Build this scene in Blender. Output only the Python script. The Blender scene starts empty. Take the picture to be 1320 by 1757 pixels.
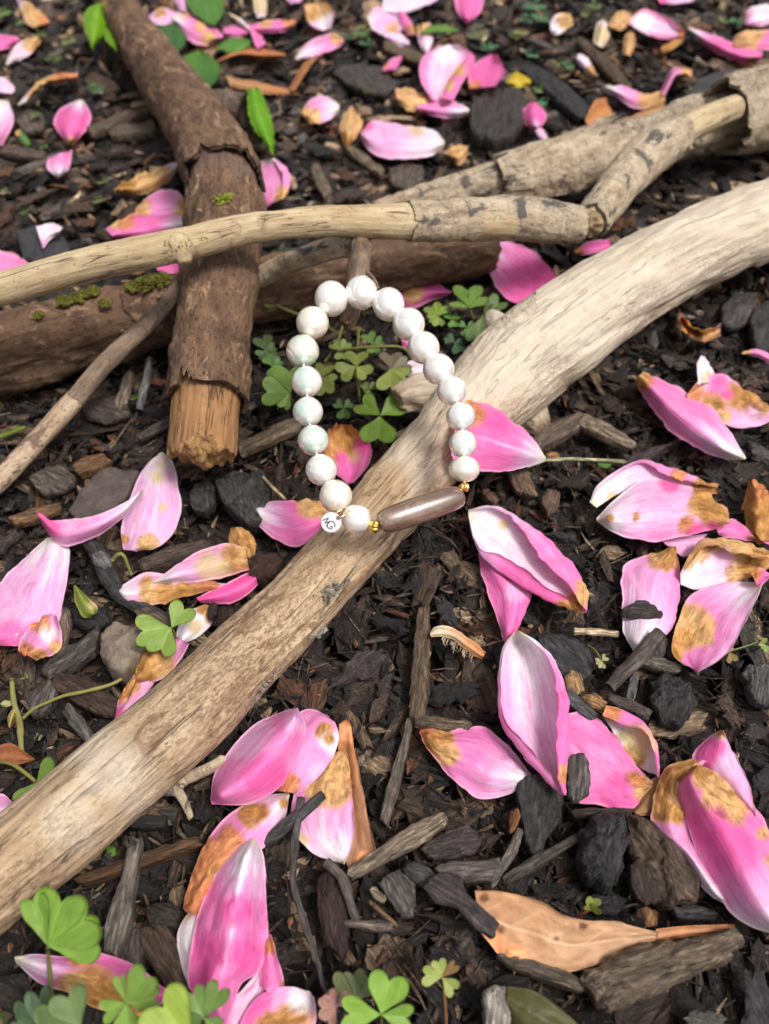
import bpy, math, random
import numpy as np

# ------------------------------------------------------------------ scene, camera, world, sun, exposure
# one Blender unit is one centimetre (a close-up of forest floor mulch)
S = bpy.context.scene
S.unit_settings.scale_length = 0.01
COL = S.collection
R_ = math.radians
IW, IH = 1320.0, 1757.0
PITCH, CAMH = R_(52.0), 21.5
FPX = (IH / 2) / math.tan(R_(34.0))

cam_d = bpy.data.cameras.new("camera")
cam = bpy.data.objects.new("camera", cam_d)
COL.objects.link(cam)
S.camera = cam
cam.location = (0, 0, CAMH)
cam.rotation_euler = (R_(90) - PITCH, 0, 0)
cam_d.sensor_fit = 'VERTICAL'
cam_d.sensor_height = 24.0
cam_d.lens = 12.0 / math.tan(R_(34.0))
cam_d.clip_start = 0.5
cam_d.clip_end = 3000.0
cam_d.dof.use_dof = True
cam_d.dof.focus_distance = 22.4
cam_d.dof.aperture_fstop = 0.076
cam_d.dof.aperture_blades = 0

SUN_EL, SUN_AZ = R_(64), R_(118)          # azimuth from +Y clockwise: high, to the right and a little behind the camera
W = bpy.data.worlds.new("World")
S.world = W
W.use_nodes = True
nt = W.node_tree
bg = nt.nodes["Background"]
sky = nt.nodes.new("ShaderNodeTexSky")
sky.sky_type = 'NISHITA'
sky.sun_disc = False
sky.sun_elevation = SUN_EL
sky.sun_rotation = SUN_AZ
sky.air_density = 1.0
sky.dust_density = 6.0
sky.ozone_density = 1.0
hs = nt.nodes.new("ShaderNodeHueSaturation")   # thin high cloud: greyer than a clear blue sky
hs.inputs["Saturation"].default_value = 0.22
nt.links.new(sky.outputs["Color"], hs.inputs["Color"])
nt.links.new(hs.outputs["Color"], bg.inputs["Color"])
bg.inputs["Strength"].default_value = 0.08

sd = bpy.data.lights.new("sun", 'SUN')
sd.energy = 1.5
sd.angle = R_(16)
sd.color = (1.0, 0.965, 0.92)
so = bpy.data.objects.new("sun", sd)
COL.objects.link(so)
sdir = (math.sin(SUN_AZ) * math.cos(SUN_EL), math.cos(SUN_AZ) * math.cos(SUN_EL), math.sin(SUN_EL))
so.location = (sdir[0] * 200, sdir[1] * 200, sdir[2] * 200)
so.rotation_euler = (R_(90) - SUN_EL, 0, math.atan2(sdir[0], -sdir[1]))

S.view_settings.view_transform = 'Standard'
S.view_settings.look = 'None'
S.view_settings.gamma = 1.0
S.view_settings.use_curve_mapping = False
S.view_settings.exposure = 0.98
S.render.engine = 'CYCLES'
S.cycles.use_denoising = True
S.cycles.max_bounces = 6
S.cycles.transparent_max_bounces = 6

# ------------------------------------------------------------------ numpy helpers
rng = np.random.default_rng(11)
random.seed(11)
_cp, _sp = math.cos(PITCH), math.sin(PITCH)
FWD = np.array([0, _cp, -_sp]); RGT = np.array([1.0, 0, 0]); DWN = np.array([0, -_sp, -_cp])
CAM = np.array([0, 0, CAMH])


def depth_of(py, h):
    return (CAMH - np.asarray(h, float)) / (_sp + _cp * (np.asarray(py, float) - IH / 2) / FPX)


def P(px, py, h):
    """The point of the place at height h that the photograph shows at pixel (px, py)."""
    px, py, h = np.broadcast_arrays(np.asarray(px, float), np.asarray(py, float), np.asarray(h, float))
    a = (px - IW / 2) / FPX
    b = (py - IH / 2) / FPX
    d = FWD + a[..., None] * RGT + b[..., None] * DWN
    t = (h - CAMH) / d[..., 2]
    return CAM + d * t[..., None]


def PZ(px, py, z):
    """The point at depth z along the optical axis."""
    a = (px - IW / 2) / FPX
    b = (py - IH / 2) / FPX
    return CAM + (FWD + a * RGT + b * DWN) * z


def to_px(V):
    d = np.asarray(V) - CAM
    z = d @ FWD
    return IW / 2 + FPX * (d @ RGT) / z, IH / 2 + FPX * (d @ DWN) / z


def sstep(a, b, x):
    t = np.clip((x - a) / (b - a + 1e-12), 0, 1)
    return t * t * (3 - 2 * t)


def _hash(ix, iy, iz, seed):
    n = (ix.astype(np.int64) * 374761393 + iy.astype(np.int64) * 668265263 + iz.astype(np.int64) * 1274126177 + seed * 974711) & 0xFFFFFFFF
    n = ((n ^ (n >> 13)) * 1103515245) & 0xFFFFFFFF
    n = ((n ^ (n >> 16)) * 2654435761) & 0xFFFFFFFF
    return (n ^ (n >> 15)) / 4294967295.0 * 2 - 1


def vnoise(p, seed=0):
    p = np.asarray(p, float)
    i = np.floor(p).astype(np.int64)
    f = p - i
    f = f * f * (3 - 2 * f)
    out = 0
    for dx in (0, 1):
        wx = f[:, 0] if dx else 1 - f[:, 0]
        for dy in (0, 1):
            wy = f[:, 1] if dy else 1 - f[:, 1]
            for dz in (0, 1):
                wz = f[:, 2] if dz else 1 - f[:, 2]
                out = out + wx * wy * wz * _hash(i[:, 0] + dx, i[:, 1] + dy, i[:, 2] + dz, seed)
    return out


def fbm(p, o=3, seed=0):
    a, s, out = 1.0, 0.0, 0.0
    p = np.asarray(p, float)
    for k in range(o):
        out = out + a * vnoise(p * (2.03 ** k) + 17.3 * k, seed + k)
        s += a
        a *= 0.5
    return out / s


def cr(pts, n):
    """Catmull-Rom through pts (K, D), resampled to n points by arc length."""
    p = np.asarray(pts, float)
    if len(p) == 1:
        return np.repeat(p, n, 0)
    q = np.vstack([2 * p[0] - p[1], p, 2 * p[-1] - p[-2]])
    t = np.linspace(0, 1, 14, endpoint=False)[:, None]
    seg = []
    for i in range(1, len(q) - 2):
        a, b, c, d = q[i - 1], q[i], q[i + 1], q[i + 2]
        seg.append(0.5 * (2 * b + (c - a) * t + (2 * a - 5 * b + 4 * c - d) * t ** 2 + (3 * b - a - 3 * c + d) * t ** 3))
    s = np.vstack(seg + [p[-1:]])
    l = np.r_[0, np.cumsum(np.linalg.norm(np.diff(s[:, :2 if s.shape[1] < 4 else 3], axis=0), axis=1))]
    if l[-1] < 1e-9:
        return np.repeat(p[:1], n, 0)
    u = np.linspace(0, l[-1], n)
    return np.stack([np.interp(u, l, s[:, k]) for k in range(s.shape[1])], 1)


def crclosed(pts, n):
    p = np.asarray(pts, float)
    k = len(p)
    t = np.linspace(0, 1, 10, endpoint=False)[:, None]
    seg = []
    for i in range(k):
        a, b, c, d = p[i - 1], p[i], p[(i + 1) % k], p[(i + 2) % k]
        # tight corners: half way between a polygon and a spline
        s = 0.5 * (2 * b + (c - a) * t + (2 * a - 5 * b + 4 * c - d) * t ** 2 + (3 * b - a - 3 * c + d) * t ** 3)
        seg.append(0.25 * s + 0.75 * (b + (c - b) * t))
    s = np.vstack(seg + [p[:1]])
    l = np.r_[0, np.cumsum(np.linalg.norm(np.diff(s, axis=0), axis=1))]
    u = np.linspace(0, l[-1], n, endpoint=False)
    return np.stack([np.interp(u, l, s[:, j]) for j in range(s.shape[1])], 1)


# ------------------------------------------------------------------ mesh and object helpers
def mesh(name, V, quads=None, tris=None, attrs=None, smooth=True, mat=None):
    me = bpy.data.meshes.new(name)
    V = np.ascontiguousarray(V, dtype=np.float32)
    nq = 0 if quads is None else len(quads)
    ntr = 0 if tris is None else len(tris)
    loops = np.concatenate([np.asarray(quads, np.int32).ravel() if nq else np.zeros(0, np.int32),
                            np.asarray(tris, np.int32).ravel() if ntr else np.zeros(0, np.int32)])
    starts = np.concatenate([np.arange(nq, dtype=np.int32) * 4, nq * 4 + np.arange(ntr, dtype=np.int32) * 3])
    me.vertices.add(len(V))
    me.vertices.foreach_set("co", V.ravel())
    me.loops.add(len(loops))
    me.loops.foreach_set("vertex_index", loops)
    me.polygons.add(nq + ntr)
    me.polygons.foreach_set("loop_start", starts)
    me.update(calc_edges=True)
    me.validate()
    me.polygons.foreach_set("use_smooth", np.full(len(me.polygons), bool(smooth)))
    for k, d in (attrs or {}).items():
        d = np.asarray(d, np.float32)
        if d.ndim == 1:
            me.attributes.new(k, 'FLOAT', 'POINT').data.foreach_set("value", d)
        elif d.shape[1] == 3:
            me.attributes.new(k, 'FLOAT_VECTOR', 'POINT').data.foreach_set("vector", d.ravel())
        else:
            me.attributes.new(k, 'FLOAT_COLOR', 'POINT').data.foreach_set("color", d.ravel())
    if mat:
        me.materials.append(mat)
    return me


def link(name, data, parent=None, loc=None):
    o = bpy.data.objects.new(name, data)
    COL.objects.link(o)
    if parent is not None:
        o.parent = parent
        o.matrix_parent_inverse.identity()
        if loc is None:                       # vertices are in world space: keep them there
            o.location = tuple(-np.array(parent.location))
    if loc is not None:
        o.location = loc
    return o


def tag(o, label, cat, group=None, kind=None):
    if label:
        o["label"] = label
    if cat:
        o["category"] = cat
    if group:
        o["group"] = group
    if kind:
        o["kind"] = kind
    return o


LAND = []          # (px, py, phrase): what a chip can be found beside
CELL = 0.3
GX0, GY0, GNX, GNY = -60.0, -20.0, 400, 400
ZMIN = np.full((GNX, GNY), 99.0)          # lowest point of whatever lies over a cell of the ground
PXO = np.zeros((140, 190), np.int32)      # how much lies over each 10 px cell of the view


def note(V, cover=True):
    V = np.asarray(V)
    ix = np.clip(((V[:, 0] - GX0) / CELL).astype(int), 0, GNX - 1)
    iy = np.clip(((V[:, 1] - GY0) / CELL).astype(int), 0, GNY - 1)
    np.minimum.at(ZMIN, (ix, iy), V[:, 2])
    x, y = to_px(V)
    jx = (x / 10).astype(int); jy = (y / 10).astype(int)
    ok = (jx >= 0) & (jx < 132) & (jy >= 0) & (jy < 176)
    if cover:
        np.add.at(PXO, (jx[ok], jy[ok]), 1)


def grid_faces(nu, nv, off=0, closed=False):
    i = np.arange(nu - 1)[:, None]
    m = nv if closed else nv - 1
    j = np.arange(m)[None, :]
    j2 = (j + 1) % nv
    f = np.stack([i * nv + j, (i + 1) * nv + j, (i + 1) * nv + j2, i * nv + j2], -1).reshape(-1, 4)
    return f + off


def grid_normals(G):
    du = np.gradient(G, axis=0)
    dv = np.gradient(G, axis=1)
    n = np.cross(du, dv)
    l = np.linalg.norm(n, axis=-1, keepdims=True)
    return n / np.maximum(l, 1e-9)


def shell(G, th):
    """Close a sheet of grid points into a thin body of thickness th. Returns V, quads, and the map from new vertex to grid vertex."""
    nu, nv, _ = G.shape
    N = grid_normals(G)
    flip = 1.0 if N[..., 2].mean() > 0 else -1.0
    top = G.reshape(-1, 3)
    bot = (G - N * flip * th).reshape(-1, 3)
    n = nu * nv
    q = grid_faces(nu, nv)
    if flip < 0:
        q = q[:, ::-1]
    qb = q[:, ::-1] + n
    rim = np.concatenate([np.arange(nv), np.arange(1, nu) * nv + nv - 1, (nu - 1) * nv + np.arange(nv - 2, -1, -1), np.arange(nu - 2, 0, -1) * nv])
    r2 = np.roll(rim, -1)
    side = np.stack([rim, r2, r2 + n, rim + n], 1)
    if flip > 0:
        side = side[:, ::-1]
    src = np.concatenate([np.arange(n), np.arange(n)])
    return np.vstack([top, bot]), np.vstack([q, qb, side]), src


def frames(C):
    """Parallel-transport frames along centre points C."""
    T = np.gradient(C, axis=0)
    T /= np.linalg.norm(T, axis=1, keepdims=True) + 1e-12
    up = np.array([0, 0, 1.0])
    if abs(T[0] @ up) > 0.95:
        up = np.array([1.0, 0, 0])
    N = np.zeros_like(C); B = np.zeros_like(C)
    n = up - T[0] * (up @ T[0]); n /= np.linalg.norm(n)
    for i in range(len(C)):
        n = n - T[i] * (n @ T[i]); n /= np.linalg.norm(n)
        N[i] = n; B[i] = np.cross(T[i], n)
    return T, N, B


def tube(C, r, nc=10, caps=True, jag=0.0, seed=0):
    """Tube round C with radii r. V, quads, tris, st (along, across, up in the branch's own straightened frame)."""
    C = np.asarray(C, float); n = len(C)
    r = np.broadcast_to(np.asarray(r, float), (n,))
    T, N, B = frames(C)
    a = np.linspace(0, 2 * np.pi, nc, endpoint=False)
    ring = np.cos(a)[None, :, None] * N[:, None, :] + np.sin(a)[None, :, None] * B[:, None, :]
    V = C[:, None, :] + ring * r[:, None, None]
    u = np.r_[0, np.cumsum(np.linalg.norm(np.diff(C, axis=0), axis=1))]
    st = np.stack([np.repeat(u[:, None], nc, 1), r[:, None] * np.sin(a)[None, :], r[:, None] * np.cos(a)[None, :]], -1)
    V = V.reshape(-1, 3); st = st.reshape(-1, 3)
    q = grid_faces(n, nc, 0, True)
    tr = []
    if caps:
        for e, k in ((0, 0), (n - 1, 1)):
            c = len(V)
            V = np.vstack([V, C[e:e + 1] + T[e] * (0.25 * r[e] * (1 if k else -1))])
            st = np.vstack([st, [[u[e], 0, 0]]])
            b = e * nc + np.arange(nc)
            b2 = e * nc + (np.arange(nc) + 1) % nc
            tr.append(np.stack([b, b2, np.full(nc, c)] if k else [b2, b, np.full(nc, c)], 1))
    tr = np.vstack(tr) if tr else None
    return V, q[:, ::-1], (tr[:, ::-1] if tr is not None else None), st


def join(parts):
    """[(V, quads, tris, {attrs})] into one."""
    Vs, Q, Tt, A, o = [], [], [], {}, 0
    for V, q, t, at in parts:
        Vs.append(V)
        if q is not None and len(q):
            Q.append(np.asarray(q) + o)
        if t is not None and len(t):
            Tt.append(np.asarray(t) + o)
        for k, d in at.items():
            A.setdefault(k, []).append(d)
        o += len(V)
    return np.vstack(Vs), (np.vstack(Q) if Q else None), (np.vstack(Tt) if Tt else None), {k: np.concatenate(v) for k, v in A.items()}


def rgba(c, n):
    return np.tile(np.array([c[0], c[1], c[2], 1.0]), (n, 1))

# ------------------------------------------------------------------ materials
class MB:
    def __init__(self, name):
        self.m = bpy.data.materials.new(name)
        self.m.use_nodes = True
        self.t = self.m.node_tree
        self.b = self.t.nodes["Principled BSDF"]

    def n(self, typ, **kw):
        nd = self.t.nodes.new(typ)
        for k, v in kw.items():
            setattr(nd, k, v)
        return nd

    def l(self, a, b):
        self.t.links.new(a, b)

    def attr(self, name):
        return self.n("ShaderNodeAttribute", attribute_name=name)

    def coords(self, scale, src=None, name="st"):
        mp = self.n("ShaderNodeMapping")
        mp.inputs["Scale"].default_value = scale
        self.l(src if src is not None else self.attr(name).outputs["Vector"], mp.inputs["Vector"])
        return mp.outputs["Vector"]

    def noise(self, vec, scale, detail=5, rough=0.6, dist=0.0):
        nz = self.n("ShaderNodeTexNoise")
        nz.inputs["Scale"].default_value = scale
        nz.inputs["Detail"].default_value = detail
        nz.inputs["Roughness"].default_value = rough
        nz.inputs["Distortion"].default_value = dist
        self.l(vec, nz.inputs["Vector"])
        return nz.outputs["Fac"]

    def ramp(self, fac, stops):
        r = self.n("ShaderNodeValToRGB")
        e = r.color_ramp.elements
        while len(e) < len(stops):
            e.new(0.5)
        for i, (p, c) in enumerate(stops):
            e[i].position = p
            e[i].color = (*c, 1) if len(c) == 3 else c
        self.l(fac, r.inputs["Fac"])
        return r.outputs["Color"]

    def mix(self, fac, a, b, mode='MIX'):
        m = self.n("ShaderNodeMix", data_type='RGBA', blend_type=mode)
        for s, v in ((m.inputs["Factor"], fac), (m.inputs[6], a), (m.inputs[7], b)):
            if isinstance(v, (int, float)):
                s.default_value = v
            elif isinstance(v, tuple):
                s.default_value = (*v, 1)
            else:
                self.l(v, s)
        return m.outputs[2]

    def math(self, op, a, b=None):
        m = self.n("ShaderNodeMath", operation=op)
        for s, v in zip(m.inputs, (a, b)):
            if v is None:
                continue
            if isinstance(v, (int, float)):
                s.default_value = v
            else:
                self.l(v, s)
        return m.outputs[0]

    def bump(self, h, strength, dist):
        b = self.n("ShaderNodeBump")
        b.inputs["Strength"].default_value = strength
        b.inputs["Distance"].default_value = dist
        self.l(h, b.inputs["Height"])
        self.l(b.outputs["Normal"], self.b.inputs["Normal"])
        return b

    def set(self, **kw):
        for k, v in kw.items():
            s = self.b.inputs[k.replace("_", " ")]
            if isinstance(v, (int, float)):
                s.default_value = v
            elif isinstance(v, tuple):
                s.default_value = v if len(v) == 4 or len(v) == 3 and s.type == 'VECTOR' else (*v, 1)
            else:
                self.l(v, s)


def G(v):
    return (v, v, v)


def wood(name, dark, mid, light, speck=(0.04, 0.03, 0.025), speck_at=0.66, patch=None, patch_at=0.58, fib=4.5, along=0.45, bump=0.5, rough=0.7, cross=0.0, end=None, crust=None, crust_mottle=True, pale=None, crack=0.0):
    """Weathered wood or bark in a branch's own frame: long fibres, broad patches, specks and cracks."""
    m = MB(name)
    v = m.coords((along, fib, fib))
    fine = m.noise(v, 1.0, 8, 0.65, 0.4)
    c = m.ramp(fine, [(0.30, dark), (0.50, mid), (0.70, light)])
    broad = m.noise(m.coords((0.45, 0.8, 0.8)), 1.0, 5, 0.6, 0.6)
    c = m.mix(m.ramp(broad, [(0.35, G(0.0)), (0.65, G(0.55))]), c, light)
    if patch:
        pf = m.noise(m.coords((0.55, 1.1, 1.1)), 1.3, 7, 0.68, 0.8)
        c = m.mix(m.ramp(pf, [(patch_at, G(0)), (patch_at + 0.05, G(0.9))]), c, patch)
    sp = m.noise(m.coords((2.4, 5.0, 5.0)), 2.2, 6, 0.7, 0.5)
    c = m.mix(m.ramp(sp, [(speck_at, G(0)), (speck_at + 0.07, G(0.9))]), c, speck)
    h = m.math('ADD', fine, m.math('MULTIPLY', sp, -0.5))
    if crack:                                       # long fine cracks along the grain
        ck_ = m.math('ABSOLUTE', m.math('SUBTRACT', m.noise(m.coords((0.16, crack, crack)), 1.0, 3, 0.5, 0.35), 0.5))
        cm_ = m.math('MULTIPLY', m.ramp(ck_, [(0.0, G(1.0)), (0.022, G(0.0))]), m.ramp(m.noise(m.coords((0.5, 1.2, 1.2)), 1.7, 2), [(0.44, G(0)), (0.54, G(1))]))
        c = m.mix(m.math('MULTIPLY', cm_, 0.85), c, speck)
        h = m.math('ADD', h, m.math('MULTIPLY', cm_, -0.8))
    if cross:
        w = m.noise(m.coords((5.5, 0.5, 0.5)), 1.0, 4, 0.6, 0.5)
        c = m.mix(m.ramp(w, [(0.52, G(0)), (0.66, G(cross))]), c, speck)
        h = m.math('ADD', h, m.math('MULTIPLY', w, -0.9))
    if end:
        ec = m.ramp(m.noise(m.coords((0.6, 9, 9)), 1.0, 6, 0.7), [(0.3, tuple(x * 0.4 for x in end)), (0.6, end), (0.75, tuple(min(1, x * 1.5) for x in end))])
        c = m.mix(m.attr("endm").outputs["Fac"], c, ec)
    if pale:
        c = m.mix(m.math('MULTIPLY', m.attr("pale").outputs["Fac"], 0.66), c, m.mix(fine, tuple(x * 0.62 for x in pale), pale))
    if crust:                                       # a region (attribute) that is stained, mottled or still barked
        cm = m.noise(m.coords((2.6, 5.5, 5.5)), 2.1, 8, 0.75, 0.3)
        cf = m.math('MULTIPLY', m.attr("crust").outputs["Fac"], m.ramp(cm, [(0.45, G(0.0)), (0.57, G(0.70))]) if crust_mottle else 1.0)
        c = m.mix(cf, c, crust)
    m.set(Base_Color=c, Roughness=m.ramp(fine, [(0.3, G(rough - 0.12)), (0.7, G(min(1, rough + 0.12)))]))
    m.set(Specular_IOR_Level=0.35)
    m.bump(h, bump, 0.12)
    return m.m


M = {}
M["drift"] = wood("driftwood", (0.15, 0.088, 0.048), (0.35, 0.235, 0.135), (0.51, 0.39, 0.255), speck_at=0.585, patch=(0.22, 0.13, 0.07), patch_at=0.55, fib=3.6, along=0.28, bump=0.7, rough=0.75, crust=(0.11, 0.058, 0.034), pale=(0.73, 0.65, 0.53), crack=2.2)
M["rod"] = wood("pale_peeled_wood", (0.20, 0.125, 0.065), (0.38, 0.275, 0.15), (0.53, 0.425, 0.27), speck_at=0.60, patch=(0.22, 0.15, 0.09), patch_at=0.60, fib=4.0, along=0.35, bump=0.6, rough=0.68, end=(0.42, 0.30, 0.17), crack=3.0)
M["bark"] = wood("brown_bark", (0.024, 0.012, 0.008), (0.080, 0.042, 0.024), (0.22, 0.128, 0.074), speck=(0.012, 0.009, 0.008), speck_at=0.55, patch=(0.32, 0.20, 0.115), patch_at=0.57, fib=2.4, along=1.0, bump=1.0, rough=0.78)
M["birch"] = wood("pale_birch_bark", (0.14, 0.092, 0.058), (0.36, 0.27, 0.175), (0.58, 0.48, 0.35), speck=(0.04, 0.037, 0.035), speck_at=0.575, patch=(0.065, 0.060, 0.056), patch_at=0.56, fib=3.4, along=1.1, bump=1.0, rough=0.78, cross=0.22, crust=(0.060, 0.056, 0.050))
M["log"] = wood("dark_log_bark", (0.022, 0.012, 0.008), (0.075, 0.040, 0.023), (0.20, 0.115, 0.066), speck=(0.014, 0.010, 0.008), speck_at=0.56, patch=(0.27, 0.165, 0.10), patch_at=0.56, fib=2.2, along=0.6, bump=1.0, rough=0.72)
M["core"] = wood("fresh_broken_wood", (0.085, 0.04, 0.017), (0.24, 0.115, 0.045), (0.37, 0.20, 0.082), speck=(0.05, 0.03, 0.02), speck_at=0.66, fib=5.0, along=0.25, bump=0.8, rough=0.65, end=(0.40, 0.22, 0.085), patch=(0.14, 0.07, 0.035), patch_at=0.59, crust=(0.135, 0.085, 0.062), crust_mottle=False, crack=3.0)
M["twig"] = wood("twig_bark", (0.035, 0.022, 0.016), (0.10, 0.064, 0.044), (0.28, 0.20, 0.14), speck_at=0.56, fib=5, along=0.9, bump=0.7, rough=0.75, end=(0.30, 0.19, 0.08))


def chip_mat():
    m = MB("bark_mulch")
    oi = m.n("ShaderNodeObjectInfo")
    base = m.mix(1.0, m.attr("tint").outputs["Color"], oi.outputs["Color"], 'MULTIPLY')
    ofs = m.n("ShaderNodeVectorMath", operation='ADD')
    cmb = m.n("ShaderNodeCombineXYZ")
    m.l(m.math('MULTIPLY', oi.outputs["Random"], 40.0), cmb.inputs[0])
    m.l(m.attr("st").outputs["Vector"], ofs.inputs[0]); m.l(cmb.outputs[0], ofs.inputs[1])
    st = ofs.outputs[0]
    fib = m.noise(m.coords((1.6, 11, 11), st), 1.0, 7, 0.7, 0.6)
    blot = m.noise(m.coords((1.6, 2.4, 2.4), st), 1.2, 6, 0.65, 0.7)
    k = m.ramp(fib, [(0.32, G(0.10)), (0.5, G(0.85)), (0.68, G(2.6))])
    c = m.mix(1.0, base, k, 'MULTIPLY')
    c = m.mix(m.ramp(blot, [(0.55, G(0)), (0.72, G(0.55))]), c, m.mix(1.0, base, (0.30, 0.28, 0.28), 'MULTIPLY'))
    lite = m.noise(m.coords((2.2, 9, 9), st), 2.0, 5, 0.7)
    c = m.mix(m.ramp(lite, [(0.62, G(0)), (0.74, G(0.40))]), c, (0.24, 0.17, 0.115))
    m.set(Base_Color=c, Roughness=m.ramp(blot, [(0.38, G(0.27)), (0.60, G(0.80))]), Specular_IOR_Level=0.42)
    m.bump(m.math('ADD', fib, m.math('MULTIPLY', blot, 0.7)), 1.0, 0.09)
    return m.m


def soil_mat():
    m = MB("dark_soil")
    tc = m.n("ShaderNodeTexCoord")
    a = m.noise(m.coords((1, 1, 1), tc.outputs["Object"]), 1.3, 8, 0.7)
    b = m.noise(m.coords((1, 1, 1), tc.outputs["Object"]), 9.0, 6, 0.7)
    c = m.ramp(a, [(0.3, (0.004, 0.003, 0.003)), (0.55, (0.012, 0.009, 0.007)), (0.75, (0.035, 0.025, 0.018))])
    c = m.mix(m.ramp(b, [(0.62, G(0)), (0.75, G(0.5))]), c, (0.11, 0.08, 0.055))
    m.set(Base_Color=c, Roughness=0.85, Specular_IOR_Level=0.2)
    m.bump(m.math('ADD', a, m.math('MULTIPLY', b, 0.4)), 0.9, 0.25)
    return m.m


def petal_mat(name, trans=0.3, rough=0.42, vein=0.10, bump=0.25, fib=13.0, spec=0.28, along=0.55, freckle=False):
    """Thin plant tissue: pigment from the mesh, fine lengthwise veins, some light through it."""
    m = MB(name)
    v = m.coords((along, fib, 1.0))
    fine = m.noise(v, 1.0, 5, 0.6, 0.35)
    cell = m.noise(m.coords((1, 1, 1)), 14.0, 3, 0.6)
    ta = m.attr("tint")
    dry = m.math('SUBTRACT', 1.0, ta.outputs["Alpha"])              # withered tissue: crinkled, blotched, darker in its folds
    c = m.mix(1.0, ta.outputs["Color"], m.ramp(fine, [(0.32, (1 - vein, 1 - 1.5 * vein, 1 - 1.2 * vein)), (0.68, G(1 + vein * 0.8))]), 'MULTIPLY')
    cr1 = m.noise(m.coords((0.7, 1.8, 1)), 2.2, 3, 0.55, 0.9)
    cr2 = m.math('ABSOLUTE', m.math('SUBTRACT', m.noise(m.coords((1, 1.6, 1)), 5.5, 4, 0.6, 0.8), 0.5))
    cd = m.mix(1.0, c, m.ramp(cr1, [(0.30, (0.55, 0.46, 0.36)), (0.50, (1.0, 0.97, 0.93)), (0.70, (1.28, 1.30, 1.25))]), 'MULTIPLY')
    cd = m.mix(m.ramp(cr2, [(0.0, G(0.40)), (0.025, G(0.0))]), cd, (0.20, 0.09, 0.03))
    c = m.mix(dry, c, cd)
    if freckle:                                     # uneven pigment, bruises and specks of dirt
        un = m.noise(m.coords((0.9, 3.0, 1.0)), 2.4, 5, 0.65, 0.6)
        c = m.mix(1.0, c, m.ramp(un, [(0.34, (0.93, 0.80, 0.87)), (0.52, G(1.0)), (0.70, (1.04, 1.12, 1.08))]), 'MULTIPLY')
        br = m.noise(m.coords((1.1, 2.0, 1.0)), 1.7, 4, 0.6, 0.5)
        c = m.mix(m.ramp(br, [(0.64, G(0)), (0.76, G(0.30))]), c, (0.66, 0.36, 0.26))
        fk = m.noise(m.coords((1, 2.0, 1)), 9.0, 2, 0.5)
        c = m.mix(m.ramp(fk, [(0.765, G(0)), (0.80, G(0.8))]), c, (0.16, 0.07, 0.05))
    m.set(Base_Color=c, Roughness=rough, Specular_IOR_Level=spec)
    hh = m.math('ADD', fine, m.math('MULTIPLY', cell, 0.35))
    b = m.bump(m.math('ADD', hh, m.math('MULTIPLY', dry, m.math('ADD', m.math('MULTIPLY', cr1, 1.0), m.math('MULTIPLY', m.ramp(cr2, [(0.0, G(0.0)), (0.05, G(1.0))]), 0.7)))), bump, 0.06)
    tr = m.n("ShaderNodeBsdfTranslucent")
    m.l(c, tr.inputs["Color"])
    m.l(b.outputs["Normal"], tr.inputs["Normal"])
    mx = m.n("ShaderNodeMixShader")
    mx.inputs[0].default_value = trans
    m.l(m.b.outputs[0], mx.inputs[1]); m.l(tr.outputs[0], mx.inputs[2])
    m.l(mx.outputs[0], m.t.nodes["Material Output"].inputs["Surface"])
    return m.m


M["chip"] = chip_mat()
M["soil"] = soil_mat()
M["petal"] = petal_mat("petal_tissue", 0.34, 0.40, 0.10, 0.50, freckle=True)
M["leaf"] = petal_mat("green_leaf", 0.30, 0.42, 0.12, 0.30, 5.0)
M["dryleaf"] = petal_mat("dry_leaf", 0.10, 0.5, 0.16, 0.6, 2.6, along=1.8)
M["peeled"] = wood("peeled_twig", (0.15, 0.09, 0.055), (0.34, 0.235, 0.15), (0.50, 0.385, 0.27), speck_at=0.57, patch=(0.12, 0.075, 0.05), patch_at=0.57, fib=4, along=0.6, bump=0.7, end=(0.42, 0.29, 0.16))
M["moss"] = petal_mat("moss", 0.2, 0.8, 0.2, 0.2)


def stone_mat():
    m = MB("stone")
    tc = m.n("ShaderNodeTexCoord")
    a = m.noise(tc.outputs["Object"], 1.6, 8, 0.7, 0.5)
    b = m.noise(tc.outputs["Object"], 11.0, 5, 0.7)
    c = m.mix(1.0, m.attr("tint").outputs["Color"], m.ramp(a, [(0.3, G(0.5)), (0.5, G(1.0)), (0.7, G(1.7))]), 'MULTIPLY')
    c = m.mix(m.ramp(b, [(0.6, G(0)), (0.72, G(0.4))]), c, (0.03, 0.025, 0.022))
    m.set(Base_Color=c, Roughness=0.62)
    m.bump(m.math('ADD', a, m.math('MULTIPLY', b, 0.4)), 1.0, 0.16)
    return m.m


M["stone"] = stone_mat()


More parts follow.
